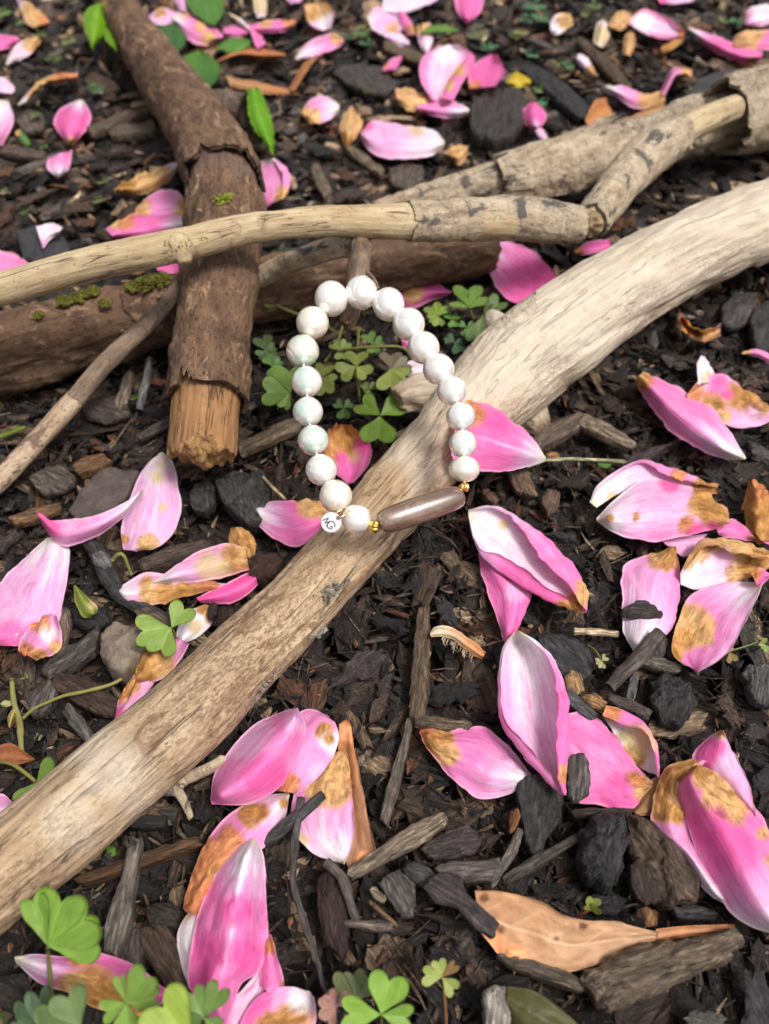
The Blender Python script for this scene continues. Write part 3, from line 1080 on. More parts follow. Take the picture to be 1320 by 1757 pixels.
# ---- mulch pieces ---------------------------------------------------------------------------
def chunk(label, poly, h=0.35, th=0.5, col=(0.05, 0.035, 0.028), name="bark_chip", cat="bark chip", mat="chip", dome_=0.10, rough=0.06, tilt=(0, 0), lm=None, group=None, fib=True, seed=None, n=64, part_of=None):
    """A flat or blocky piece whose outline lies at height h; its body goes down by th."""
    _seed[0] += 5
    sd = _seed[0] if seed is None else seed
    p = crclosed(poly, n)
    B = P(p[:, 0], p[:, 1], h)
    ctr = B.mean(0)
    d = B - ctr
    B[:, 2] += d[:, 0] * tilt[0] + d[:, 1] * tilt[1]
    cov = np.cov((B - ctr).T)
    w, E = np.linalg.eigh(cov)
    ax = E[:, 2]; ay = np.cross([0, 0, 1.0], ax); ay /= np.linalg.norm(ay) + 1e-9
    an = np.linspace(0, 2 * np.pi, n, endpoint=False)
    jit = fbm(np.stack([np.cos(an) * 7, np.sin(an) * 7, an * 0 + sd], 1), 4, sd) if fib else 0.5 * fbm(np.stack([np.cos(an) * 3, np.sin(an) * 3, an * 0 + sd], 1), 3, sd)
    rings = []
    for sc, z in ((0.10, 1.0), (0.24, 0.98), (0.38, 0.93), (0.52, 0.86), (0.66, 0.75), (0.78, 0.6), (0.88, 0.42), (0.96, 0.2), (1.0, -0.08), (1.01, -0.30), (1.0, -0.6), (0.95, -1.0), (0.5, -1.05)):
        r = ctr + (B - ctr) * (sc * (1 + (0.13 * jit * sstep(0.3, 1.0, sc))))[:, None]
        r[:, 2] += dome_ * z if z > 0 else th * z
        rings.append(r)
    G3 = np.stack(rings, 0)
    V = G3.reshape(-1, 3)
    loc = V - ctr
    st = np.stack([loc @ ax, loc @ ay, loc[:, 2]], 1) + sd * 2.3
    f1 = np.array([0.9, 4.0, 4.0]) if fib else np.array([1.5, 1.5, 1.5])
    nr = len(rings)
    nz = fbm(st * f1, 4, sd + 1)
    step = fbm(st * f1 * np.array([0.9, 0.4, 0.4]), 2, sd + 2) * 3.0        # torn layers: flat terraces with sharp edges
    step = (np.floor(step) + sstep(0.75, 1.0, step - np.floor(step)))
    top = np.repeat(np.r_[np.ones(nr - 5), .8, .5, .3, .2, .2], n)
    V = V + np.array([0, 0, 1.0]) * ((rough * nz * 1.5 + rough * step * 0.75) * top)[:, None]
    V[:, :2] += 0.5 * rough * np.stack([fbm(st * 3 + 40, 2, sd + 3), fbm(st * 3 + 80, 2, sd + 4)], 1)
    q = grid_faces(nr, n, 0, True)
    k = np.arange(n); k2 = (k + 1) % n
    Vc = np.vstack([V, [V[:n].mean(0)], [V[-n:].mean(0)]])
    stc = np.vstack([st, [st[:n].mean(0)], [st[-n:].mean(0)]])
    b = (nr - 1) * n
    tr = np.vstack([np.stack([np.full(n, nr * n), k, k2], 1), np.stack([np.full(n, nr * n + 1), b + k2, b + k], 1)])
    note(Vc)
    me = mesh(name, Vc - ctr, q, tr, {"st": stc, "tint": rgba(np.array(col) * (0.62 if mat == "chip" else 0.8), len(Vc))}, not fib, M[mat])
    o = bpy.data.objects.new(name, me)
    COL.objects.link(o)
    o.location = tuple(ctr)
    tag(o, label, cat, group)
    if lm:
        LAND.append((p[:, 0].mean(), p[:, 1].mean(), lm))
    return o


def stick(label, pts, col=(0.10, 0.07, 0.05), name="twig", cat="twig", nc=12, wob=0.10, lm=None, group=None, mat="chip"):
    _seed[0] += 5
    me, V = simple_tube(name, pts, M[mat], col, nc, max(12, int(sum(math.dist(a[:2], b[:2]) for a, b in zip(pts, pts[1:])) / 7)), wob, _seed[0])
    note(V)
    c = V.mean(0)
    me.transform(__import__("mathutils").Matrix.Translation(tuple(-c)))
    o = bpy.data.objects.new(name, me)
    COL.objects.link(o)
    o.location = tuple(c)
    tag(o, label, cat, group)
    if lm:
        LAND.append((float(np.mean([p[0] for p in pts])), float(np.mean([p[1] for p in pts])), lm))
    return o


def strip(label, a, b, w, h=0.35, th=0.25, col=(0.1, 0.07, 0.05), w2=None, **kw):
    """A long splinter between two pixels, w pixels wide."""
    a = np.array(a, float); b = np.array(b, float)
    d = (b - a) / np.linalg.norm(b - a)
    nn = np.array([-d[1], d[0]])
    w2 = w if w2 is None else w2
    l = np.linalg.norm(b - a)
    J = lambda s: s * (1 + 0.25 * (rng.random() - 0.5))
    poly = [a + nn * J(w) * .42, a + d * l * .3 + nn * J(w) * .5, a + d * l * .7 + nn * J(w2) * .52, b + nn * J(w2) * .4, b + d * 4 - nn * J(w2) * .3,
            a + d * l * .72 - nn * J(w2) * .5, a + d * l * .33 - nn * J(w) * .5, a - d * 5 - nn * J(w) * .25]
    kw.setdefault("name", "wood_splinter"); kw.setdefault("cat", "wood splinter")
    return chunk(label, poly, h, th, col, **kw)

# ------------------------------------------------------------------ the branches
def branch_thing(label, name, cat, at):
    return thing(name, label, cat, at)


# big pale driftwood branch, bottom left to upper right
big = thing("driftwood_branch", "thick pale driftwood branch crossing the mulch under the pearl bracelet", "branch", P(600, 960, 0.0))
SP_BIG = [[(-150, 1630, 0.9, 80), (0, 1502, 1.0, 82), (150, 1372, 1.05, 80), (300, 1243, 1.15, 76), (440, 1110, 1.25, 66), (560, 985, 1.35, 60), (640, 895, 1.5, 60), (715, 810, 1.6, 62), (800, 715, 1.7, 70), (870, 645, 1.9, 84), (940, 588, 2.2, 84), (1020, 528, 2.5, 78), (1110, 470, 2.8, 72), (1210, 420, 3.0, 68), (1330, 372, 3.1, 66), (1480, 310, 3.1, 62)],
          [(790, 685, 1.5, 50), (845, 672, 1.1, 60), (882, 690, 0.5, 50), (908, 715, -0.1, 36), (925, 740, -0.8, 22)],
          [(800, 675, 1.6, 46), (745, 675, 1.5, 38), (712, 678, 1.4, 34), (688, 690, 1.25, 28)],
          [(880, 590, 2.2, 40), (850, 552, 2.3, 18), (842, 540, 2.3, 9)]]
me, V, st = branch_mesh("wood", SP_BIG, M["drift"], 0.062, 0.13, 0.075, grooves=[([(280, 1310), (420, 1185), (560, 1045)], 4.5, 0.10), ([(330, 1215), (450, 1105), (560, 1000)], 3.5, 0.06), ([(690, 850), (740, 790), (800, 730)], 4, 0.08), ([(950, 565), (1090, 470), (1240, 385)], 4, 0.09), ([(1010, 595), (1150, 520), (1290, 460)], 5, 0.12), ([(850, 640), (930, 560), (1000, 500)], 3.5, 0.07), ([(40, 1540), (180, 1420), (260, 1350)], 4.5, 0.10), ([(500, 1105), (600, 1000), (660, 950)], 5, 0.12), ([(1080, 440), (1200, 385), (1310, 345)], 3.5, 0.06)], crust=[(400,1130,150,1.0),(300,1245,110,0.7),(520,1010,90,0.8),(210,1330,70,0.35),(100,1440,90,0.55),(60,1540,90,0.8),(640,940,50,0.7),(760,800,60,0.45),(950,650,50,0.6),(1110,545,55,0.6),(1260,480,70,0.6),(1180,440,40,0.35),(880,705,40,0.6)], pale=[(850,610,150,1.0),(1000,500,170,1.0),(1200,380,170,0.9),(720,760,70,0.7),(190,1320,75,0.8),(120,1400,60,0.6)], knots=[(950, 640, 40, -0.18), (800, 560, 26, 0.05), (700, 700, 16, -0.3)], jag=((2, -1), (1, -1)), seed=3)
note(V)
part("wood", me, big)
LAND += [(150, 1372, "the driftwood branch"), (440, 1110, "the driftwood branch"), (640, 895, "the driftwood branch"), (940, 588, "the driftwood branch"), (1210, 420, "the driftwood branch")]


def crumbs(name, pts, col, parent, mat="chip", n=26, size=0.16, seed=0, label=None):
    """A crust of lichen, dirt or moss made of many small grains on a branch."""
    r = np.random.default_rng(seed)
    parts = []
    for (px, py, h, rp) in pts:
        c0 = P(px, py, h)
        rc = rp * depth_of(py, h) / FPX
        for k in range(n):
            d = r.normal(size=3); d /= np.linalg.norm(d)
            c = c0 + d * rc * r.random() ** 0.5 * np.array([1, 1, 0.35])
            s = size * (0.4 + r.random())
            ico = np.array([[1, 0, 0], [-1, 0, 0], [0, 1, 0], [0, -1, 0], [0, 0, 1], [0, 0, -1]], float) * s * (0.6 + 0.8 * r.random((6, 3)))
            V = c + ico
            tr = np.array([[0, 2, 4], [2, 1, 4], [1, 3, 4], [3, 0, 4], [2, 0, 5], [1, 2, 5], [3, 1, 5], [0, 3, 5]])
            parts.append((V, None, tr, {"st": V * 3, "tint": rgba(np.array(col) * (0.5 + r.random()), 6)}))
    V, q, t, at = join(parts)
    o = part(name, mesh(name, V, q, t, at, False, M[mat]), parent, label, "stuff")
    return o


def on_limb(px, py, h0, h1):
    return h0


crumbs("lichen_crust", [(566, 1012, 2.15, 20), (520, 1085, 1.5, 16), (548, 1045, 1.6, 14), (446, 1163, 1.35, 26), (425, 1200, 1.1, 16), (405, 1225, .9, 10), (590, 995, 1.9, 10), (470, 1140, 1.5, 12), (545, 1080, 1.3, 16)], (0.26, 0.225, 0.18), big, n=60, size=0.085, seed=5, label="grey lichen crust along the lower edge")
crumbs("dark_scab", [(640, 945, 1.7, 12), (655, 985, 1.2, 9), (690, 930, 1.3, 8), (225, 1440, 0.8, 14), (185, 1475, .7, 10), (380, 1185, 1.7, 12), (350, 1265, 1.3, 14)], (0.05, 0.04, 0.035), big, n=30, size=0.05, seed=9)

# thick brown branch coming down from the upper left, broken at its near end
brn = thing("broken_branch", "thick brown branch with torn bark and a broken orange end", "branch", P(350, 700, 0))
SP_BRN = [(160, -70, 1.0, 24), (195, 0, 1.7, 28), (234, 62, 2.1, 34), (293, 150, 2.9, 44), (347, 225, 3.6, 51), (383, 300, 4.1, 55), (386, 370, 4.25, 59), (380, 430, 4.2, 60), (373, 510, 3.9, 60), (364, 600, 3.3, 60), (356, 690, 2.7, 58), (347, 782, 2.1, 56)]
me, V, st = branch_mesh("broken_wood", [SP_BRN], M["core"], 0.085, 0.10, 0.06, crust=[(385, 330, 220, 1.0), (385, 480, 160, 1.0)], jag=((0, -1),), jagamp=0.55, seed=21, fibf=3.6)
note(V)
part("broken_wood", me, brn, "orange brown bare wood with a splintered end")
# bark, two torn sleeves
me, V = sleeve("bark", SP_BRN[:6] + [(386, 318, 4.15, 57)], M["bark"], 1.09, 0.16, rag=1.5, seed=31, lift=0.24, rough=0.15, nu=150, nc=130)
note(V); part("bark", me, brn, "upper bark with a torn lifted lip")
me, V = sleeve("bark", [(386, 352, 4.22, 58)] + SP_BRN[6:10] + [(357, 690, 2.75, 59)], M["bark"], 1.10, 0.14, rag=1.8, seed=35, lift=0.16, rough=0.14, nu=140, nc=130)
note(V); part("bark", me, brn, "lower bark sleeve with a ragged hanging rim")
crumbs("moss_tuft", [(378, 342, 5.85, 17), (350, 354, 5.65, 9), (392, 336, 5.85, 10)], (0.20, 0.25, 0.025), brn, "moss", 60, 0.055, 6, "small bright green moss tuft")
LAND += [(345, 225, "the broken brown branch"), (373, 510, "the broken brown branch"), (347, 782, "the broken brown branch's end"), (250, 100, "the broken brown branch")]

# dark log lying across behind
log = thing("dark_log", "dark brown rotting log with moss lying under the broken branch", "log", P(300, 560, 0))
SP_LOG = [(-140, 640, 1.2, 64), (0, 605, 1.3, 66), (140, 570, 1.35, 64), (300, 530, 1.45, 60), (450, 497, 1.5, 54), (640, 465, 1.55, 48), (760, 443, 1.6, 44), (845, 425, 1.6, 36)]
me, V, st = branch_mesh("log_wood", [SP_LOG, [(285, 520, 2.2, 26), (272, 498, 2.9, 20)]], M["log"], 0.085, 0.22, 0.07, flake=0.06, jag=((0, -1),), seed=41)
note(V); part("log_wood", me, log)
crumbs("moss_patch", [(112, 516, 2.95, 16), (138, 508, 3.0, 16), (158, 500, 3.0, 13), (250, 486, 3.15, 20), (275, 480, 3.2, 20), (228, 492, 3.05, 14), (66, 540, 2.9, 9), (180, 520, 2.9, 10)], (0.12, 0.12, 0.015), log, "moss", 170, 0.075, 8, "olive green moss on the top")
LAND += [(140, 570, "the mossy dark log"), (640, 470, "the mossy dark log")]

# thin peeled stick lying over everything, snapped near its far end
rod = thing("peeled_stick", "long thin pale stick lying over the broken branch, bark flaking, snapped", "stick", P(600, 385, 5))
SP_ROD = [(-160, 535, 4.9, 27), (0, 497, 5.6, 27), (150, 455, 6.1, 28), (300, 422, 6.45, 28), (440, 391, 6.35, 25), (560, 380, 5.9, 27), (690, 380, 5.3, 29), (800, 379, 4.8, 31), (900, 378, 4.4, 32), (1004, 386, 4.1, 26)]
me, V, st = branch_mesh("stick_wood", [SP_ROD, [(310, 425, 6.45, 22), (318, 452, 6.1, 10)]], M["rod"], 0.06, 0.07, 0.03, jag=((0, -1),), seed=51)
note(V); part("stick_wood", me, rod)
me, V = sleeve("bark", [(700, 380, 5.25, 29), (760, 379, 5.0, 31), (830, 376, 4.65, 32), (900, 376, 4.4, 33), (1000, 386, 4.1, 28)], M["birch"], 1.12, 0.08, rag=0.5, seed=57, lift=0.03, rough=0.07, a0=0.0, a1=2 * math.pi, nu=140, nc=100)
note(V); part("bark", me, rod, "flaking grey and tan bark on the far half")
SP_ROD2 = [(1010, 384, 4.05, 25), (1038, 350, 4.05, 27), (1075, 302, 4.1, 28), (1120, 258, 4.2, 28), (1170, 226, 4.3, 25), (1215, 203, 4.35, 23), (1262, 184, 4.35, 20)]
me, V, st = branch_mesh("stick_wood", [SP_ROD2], M["rod"], 0.06, 0.05, 0.03, jag=((0, 0),), seed=61)
note(V); part("stick_wood", me, rod, "snapped end piece bent upwards")
me, V = sleeve("bark", [(1013, 382, 4.05, 27), (1040, 348, 4.05, 31), (1078, 300, 4.1, 33), (1118, 262, 4.2, 34), (1165, 233, 4.25, 30)], M["birch"], 1.10, 0.09, rag=0.75, seed=67, lift=0.06, rough=0.07, nu=110, nc=100)
note(V); part("bark", me, rod, "bark on the snapped end, torn to a point")
crumbs("yellow_lichen", [(285, 418, 7.1, 10), (320, 418, 7.1, 14), (350, 410, 7.1, 12), (455, 378, 6.9, 8)], (0.34, 0.30, 0.08), rod, "chip", 24, 0.03, 12)
LAND += [(150, 450, "the thin pale stick"), (600, 385, "the thin pale stick"), (880, 380, "the thin pale stick"), (1100, 280, "the snapped stick end")]

# pale birch-like branch behind, with a big curl of bark at its thick end
bir = thing("birch_branch", "pale grey bark branch behind the thin stick, with peeling bark curl", "branch", P(1000, 300, 0))
SP_BIR = [(640, 362, 1.3, 17), (700, 346, 1.5, 22), (780, 325, 1.7, 27), (850, 310, 1.9, 33), (930, 292, 2.0, 40), (1010, 272, 2.1, 44), (1090, 248, 2.1, 44), (1180, 222, 2.2, 46), (1290, 195, 2.3, 50), (1460, 150, 2.4, 54)]
me, V, st = branch_mesh("branch_wood", [SP_BIR], M["birch"], 0.085, 0.22, 0.09, flake=0.06, crust=[(890, 275, 60, 1.0), (965, 252, 60, 1.0), (1090, 215, 70, 1.0), (850, 330, 40, 0.8), (760, 315, 30, 0.8), (1180, 190, 60, 1.0)], jag=((0, 0),), seed=71)
note(V); part("branch_wood", me, bir)
me, V = sleeve("bark_curl", [(1238, 205, 3.0, 52), (1275, 194, 3.05, 58), (1330, 180, 3.1, 60), (1440, 152, 3.1, 60)], M["birch"], 1.12, 0.16, rag=0.8, seed=77, lift=0.12, rough=0.12, nu=90, nc=110)
note(V); part("bark_curl", me, bir, "open roll of peeling pale bark")
me, V = sleeve("bark", [(850, 312, 1.9, 33), (905, 300, 2.0, 39), (985, 280, 2.1, 45), (1060, 258, 2.1, 46)], M["birch"], 1.12, 0.16, rag=1.3, seed=79, lift=0.16, rough=0.14, a0=-2.2, a1=2.0, nu=110, nc=90)
note(V); part("bark", me, bir, "loose slab of shaggy bark")
LAND += [(780, 325, "the pale bark branch"), (1000, 270, "the pale bark branch"), (1280, 190, "the bark curl")]

# forked knobbly twig that carries the top of the bracelet
fork = thing("forked_twig", "short knobbly forked twig holding up the top of the bracelet", "twig", P(600, 430, 3))
me, V, st = branch_mesh("knobbly_limb", [[(440, 478, 3.0, 17), (480, 458, 3.4, 18), (530, 438, 4.0, 18), (580, 424, 4.5, 20), (626, 418, 4.8, 21)]], M["birch"], 0.05, 0.12, 0.05, knots=[(500, 448, 12, 0.12), (545, 432, 10, 0.10), (470, 462, 9, 0.08)], jag=((0, 0),), seed=83)
note(V); part("knobbly_limb", me, fork, "pale knobbly limb with dark blotches")
me, V, st = branch_mesh("stub", [[(618, 412, 4.8, 20), (617, 440, 5.0, 19), (613, 480, 5.1, 18), (605, 520, 5.0, 17), (595, 556, 4.75, 16)]], M["twig"], 0.05, 0.09, 0.05, jag=((0, -1),), seed=81)
note(V); part("stub", me, fork, "dark bark stub with a cut tan end")
crumbs("cut_end", [(596, 549, 5.0, 9)], (0.30, 0.20, 0.11), fork, n=44, size=0.06, seed=4)
me, V = simple_tube("side_shoot", [(626, 462, 5.2, 3.5), (640, 478, 5.5, 3), (650, 492, 5.7, 3)], M["chip"], (0.25, 0.15, 0.10), 7, 10, 0.03, 3)
part("side_shoot", me, fork)

# slim dark twig leaning down to the lower left
slim = thing("leaning_twig", "slim brown twig sloping down from the log with a pale broken tip", "twig", P(60, 770, 0))
me, V, st = branch_mesh("twig_wood", [[(310, 490, 3.1, 13), (282, 530, 2.9, 14), (245, 566, 2.7, 15), (205, 600, 2.5, 16), (165, 640, 2.2, 16), (128, 688, 1.8, 17)], [(245, 566, 2.7, 15), (258, 545, 2.95, 12)]], M["twig"], 0.055, 0.07, 0.04, seed=91)
note(V); part("twig_wood", me, slim)
me, V, st = branch_mesh("peeled_tip", [[(132, 682, 1.85, 16), (100, 718, 1.5, 18), (55, 766, 1.1, 17), (-20, 845, 0.5, 15)]], M["peeled"], 0.055, 0.06, 0.04, jag=((0, 0),), seed=95)
note(V); part("peeled_tip", me, slim, "pale peeled lower end")
LAND += [(200, 600, "the slim leaning twig"), (60, 765, "the slim leaning twig's pale tip")]

# small forked grey twig under the driftwood
gt = thing("grey_twig", "small forked grey twig tucked under the driftwood branch", "twig", P(330, 1350, 0))
me, V, st = branch_mesh("twig_wood", [[(305, 1345, .35, 9), (335, 1330, .5, 10), (365, 1316, .6, 10), (385, 1303, .6, 9)], [(312, 1348, .35, 9), (290, 1358, .4, 9), (275, 1352, .4, 8)], [(300, 1352, .4, 9), (315, 1372, .4, 9), (328, 1402, .3, 7)]], M["birch"], 0.045, 0.05, 0.03, jag=((0, -1), (2, -1)), seed=99)
note(V); part("twig_wood", me, gt)
LAND.append((330, 1350, "the forked grey twig"))

# ------------------------------------------------------------------ the bracelet
brc = thing("pearl_bracelet", "white freshwater pearl bracelet with brown agate bead and silver charm", "bracelet", P(650, 920, 2.4))
LAND += [(650, 700, "the pearl bracelet")]


def bz(py):
    return 22.0 + (900 - py) / 400 * 3.3


PEARLS = [(612.3, 890.5, 24.8, 24.8), (576.3, 851, 27.4, 27.4), (551.5, 806, 26.3, 26.3), (537.8, 755.5, 26, 25.5), (528.5, 706.4, 25.3, 25), (526.4, 655, 25.8, 26), (519.5, 602.4, 27.4, 27.4), (536.5, 554, 27.3, 27.3),
          (568.6, 512.6, 28.0, 29.5), (620.4, 502.3, 27.3, 27.8), (666.8, 522, 27, 27.8), (701.4, 556, 27.2, 27.2), (726.8, 596.4, 26.7, 27), (752.7, 633.2, 26.2, 26.2), (775.3, 670, 24.8, 24.8), (790.7, 715, 24.2, 24.2), (794.7, 761.5, 23, 23.2), (797.2, 805, 26, 21.8)]


def pearl_mesh(c, rx, ry, k):
    r = np.random.default_rng(300 + k)
    nu, nv = 44, 60
    th = np.linspace(0, np.pi, nu); ph = np.linspace(0, 2 * np.pi, nv, endpoint=False)
    D = np.stack([np.sin(th)[:, None] * np.cos(ph)[None], np.sin(th)[:, None] * np.sin(ph)[None], np.cos(th)[:, None] + 0 * ph[None]], -1).reshape(-1, 3)
    ax = r.normal(size=3); ax /= np.linalg.norm(ax)
    lat = D @ ax
    R = np.ones(len(D))
    for g in range(r.integers(1, 4)):                # grooves round the pearl
        l0 = r.uniform(-0.75, 0.75); w = r.uniform(0.03, 0.06)
        R -= r.uniform(0.010, 0.028) * np.exp(-((lat - l0) / w) ** 2)
        R += 0.010 * np.exp(-((lat - l0 - 2 * w) / w) ** 2)
    R += 0.012 * fbm(D * 1.7 + k * 5, 2, k)
    V = c + (D * R[:, None] * rx) @ np.eye(3) if abs(rx - ry) < 1e-6 else c + D * R[:, None] * rx
    if abs(rx - ry) > 1e-6:                          # flattened along the string direction (close to the view's vertical)
        up = -DWN
        V = V + np.outer((V - c) @ up, up) * (ry / rx - 1)
    q = grid_faces(nu, nv, 0, True)
    tint = np.array([[0.91, 0.88, 0.82], [0.92, 0.865, 0.815], [0.90, 0.88, 0.84], [0.92, 0.87, 0.77]][r.integers(0, 4)])
    st = np.stack([D[:, 0], D[:, 1], D[:, 2]], 1) @ np.linalg.qr(np.c_[ax, r.normal(size=(3, 2))])[0] + k * 3.1
    cc = np.tile(tint, (len(V), 1))
    if 3 <= k <= 6:                                  # greenish sheen painted into the nacre colour of a few beads
        mk = sstep(0.0, 0.6, fbm(D * 1.6 + k * 11, 2, 40 + k) + 0.25)[:, None]
        cc = cc + (np.array([0.52, 0.76, 0.62]) - cc) * mk * 0.7
    if k == 1:
        mk = sstep(0.45, 0.2, np.linalg.norm(D - np.array([-0.25, -0.75, -0.6]), axis=1))[:, None]
        cc = cc + (np.array([0.62, 0.45, 0.22]) - cc) * mk
    return mesh("pearl", V, q[:, ::-1], None, {"st": st, "tint": np.c_[cc, np.ones(len(V))]}, True, M["pearl"]), V


PC = []
for k, (x, y, rx, ry) in enumerate(PEARLS):
    z = bz(y)
    c = PZ(x, y, z)
    PC.append(c)
    me, V = pearl_mesh(c, rx * 1.035 * z / FPX, ry * 1.035 * z / FPX, k)
    note(V)
    part("pearl", me, brc)

# agate barrel
zA, zB = bz(898) - 0.05, bz(849) + 0.3
A0, B0 = PZ(651, 898, zA), PZ(793, 850, zB)
ax = (B0 - A0); LA = np.linalg.norm(ax); ax /= LA
n0 = np.cross(ax, [0, 0, 1.0]); n0 /= np.linalg.norm(n0); b0 = np.cross(ax, n0)
prof = [(0.0, 0.08), (0.0, 0.50), (0.012, 0.62), (0.04, 0.76), (0.10, 0.87), (0.20, 0.945), (0.35, 0.985), (0.5, 1.0), (0.65, 0.985), (0.80, 0.94), (0.90, 0.87), (0.96, 0.77), (0.988, 0.66), (1.0, 0.52), (1.0, 0.08)]
nc = 48
a = np.linspace(0, 2 * np.pi, nc, endpoint=False)
rmax = 24.5 * zA / FPX
pr = np.array(prof)
V = np.vstack([A0 + ax * LA * u + (np.cos(a)[:, None] * n0 + np.sin(a)[:, None] * b0) * rr * rmax for u, rr in pr])
st = np.vstack([np.stack([np.full(nc, u * LA), rr * rmax * np.cos(a), rr * rmax * np.sin(a)], 1) for u, rr in pr])
note(V)
part("agate_bead", mesh("agate_bead", V, grid_faces(len(pr), nc, 0, True), None, {"st": st + 3.3}, True, M["agate"]), brc, "long glossy brown agate barrel with dark crackle lines")


def gold_bead(c, axis, r, flutes=7, ln=0.8):
    axis = axis / np.linalg.norm(axis)
    n = np.cross(axis, [0.3, 0.2, 1.0]); n /= np.linalg.norm(n); b = np.cross(axis, n)
    a = np.linspace(0, 2 * np.pi, 56, endpoint=False)
    rows = []
    for t in np.linspace(-1, 1, 15):
        e = math.sqrt(max(0.0, 1 - t * t)) * 0.75 + 0.25
        rr = r * e * (1 - 0.12 * (1 - np.abs(np.cos(a * flutes / 2))) * 1.6)
        rows.append(c + axis * t * r * ln + rr[:, None] * (np.cos(a)[:, None] * n + np.sin(a)[:, None] * b))
    V = np.vstack(rows + [[c - axis * r * ln], [c + axis * r * ln]])
    q = grid_faces(15, 56, 0, True)
    k = np.arange(56); k2 = (k + 1) % 56; e = 14 * 56
    tr = np.vstack([np.stack([np.full(56, 840), k, k2], 1), np.stack([np.full(56, 841), e + k2, e + k], 1)])
    return mesh("gold_spacer", V, q, tr, None, True, M["gold"])


gA = PZ(643, 904, bz(902) - 0.02)
part("gold_spacer", gold_bead(gA, A0 - PC[0], 11.5 * zA / FPX), brc)
gB = PZ(797, 836, bz(836) + 0.12)
part("gold_spacer", gold_bead(gB, PC[-1] - gB, 9.5 * zB / FPX), brc)
# cord through everything
loop = cr(np.vstack([PC[0][None] + (gA - PC[0]) * 0.6, np.array(PC), gB[None]]), 120)
me, V = simple_tube("elastic_cord", loop, M["cord"], (0.7, 0.7, 0.7), 8, px=False, rr=0.035)
part("elastic_cord", me, brc)
# jump ring and charm
zc = bz(893) - 0.42
cc = PZ(568.5, 896, zc)
nrm = -FWD + 0.10 * RGT + 0.12 * DWN
nrm = nrm / np.linalg.norm(nrm)
ex = RGT - nrm * (RGT @ nrm); ex /= np.linalg.norm(ex); ey = np.cross(nrm, ex)
rd = 17.6 * zc / FPX
pxc = zc / FPX
ho = ex * 12.0 * pxc + ey * 7.2 * pxc                # hole centre from the disc centre
hr = 3.6 * pxc
na = 64
a = np.linspace(0, 2 * np.pi, na, endpoint=False)
outer = np.cos(a)[:, None] * ex * rd + np.sin(a)[:, None] * ey * rd
# the hole ring is matched to the rim by the direction seen from the hole
dr = outer - ho
dr = dr / np.linalg.norm(dr, axis=1, keepdims=True)
hole = ho + dr * hr
tk = 0.055
rows = [hole + nrm * tk * .5, hole + (outer - hole) * 0.5 + nrm * tk * .5, outer * 0.985 + nrm * tk * .5, outer + nrm * tk * .2, outer - nrm * tk * .2, outer * 0.985 - nrm * tk * .5, hole - nrm * tk * .5]
V = cc + np.vstack(rows)
q = grid_faces(7, na, 0, True)
k = np.arange(na); k2 = (k + 1) % na
q = np.vstack([q, np.stack([6 * na + k, k, k2, 6 * na + k2], 1)])
note(V)
charm = part("charm_disc", mesh("charm_disc", V, q[:, ::-1], None, None, False, M["silver"]), brc, "round silver charm engraved with a thin MG monogram")
# the engraved monogram: thin joined strokes of an M running into a G
K = lambda x, y: cc + ex * (x - 568.5) * pxc - ey * (y - 896) * pxc + nrm * (tk * .5 + 0.004)
Q = lambda zx, zy: (530 + zx / 8.8, 840 + zy / 8.8)
strokes = [[(212, 462), (240, 448), (270, 438), (298, 430), (282, 452), (262, 478), (245, 503), (275, 492), (305, 482), (318, 478), (305, 497), (285, 522), (262, 552)],
           [(390, 562), (396, 535), (388, 508), (368, 486), (340, 478), (312, 484), (290, 502), (280, 528), (282, 555), (298, 578), (325, 592), (345, 588), (353, 572), (350, 556), (335, 556), (318, 566)]]
for s_ in strokes:
    pts = np.array([K(*Q(*p)) for p in s_])
    pts = cr(pts, 50)
    me, V = simple_tube("engraved_line", pts, M["engrave"], (0.05, 0.05, 0.05), 6, px=False, rr=0.014)
    part("engraved_line", me, charm)
# jump ring from the hole to the cord between two pearls
hp = cc + ho
cordp = PZ(592, 873, bz(873) - 0.1)
mid = (hp + cordp) / 2
d1 = (cordp - hp); lr = np.linalg.norm(d1) / 2 * 1.12; d1 = d1 / np.linalg.norm(d1)
d2 = np.cross(d1, nrm) * 0.35 + nrm * 0.9; d2 -= d1 * (d2 @ d1); d2 /= np.linalg.norm(d2)
tt = np.linspace(0, 2 * np.pi, 60)
me, V = simple_tube("jump_ring", mid + np.cos(tt)[:, None] * d1 * lr + np.sin(tt)[:, None] * d2 * lr * 0.75, M["rosegold"], (0.8, 0.6, 0.4), 8, px=False, rr=0.032)
part("jump_ring", me, brc)

# ------------------------------------------------------------------ fallen petals
Pe = petal
# --- lower middle heap
Pe("cupped hot pink petal with pale rim, topmost below the driftwood branch", [(361, 1372), (372, 1320), (425, 1252), (468, 1227), (507, 1214)], [(364, 1380), (430, 1379), (485, 1346), (517, 1293), (526, 1248), (512, 1215)],
   (0.55, 1.75, 0.75), 0.70, 0, [(516, 1235, 26, 'l'), (420, 1270, 45, 'l'), (455, 1330, 40, 'p')], lm="the cupped hot pink petal", drops=[(424, 1330, 4.5), (400, 1355, 2.2), (445, 1345, 1.8)], pkl=0.55, pkr=0.6, wrink=0.04)
Pe("pale pink petal with white rim and brown streak behind the cupped petal", [(470, 1356), (474, 1300), (496, 1240), (528, 1217), (562, 1228)], [(510, 1362), (545, 1335), (574, 1295), (581, 1262), (575, 1242), (564, 1230)],
   (0.4, 0.85, 0.55), 0.55, 0, [(557, 1252, 15, 'b'), (570, 1275, 20, 'w'), (550, 1330, 20, 'l'), (490, 1346, 24, 'o'), (565, 1268, 9, 'b')], lm="the brown-streaked pale petal")
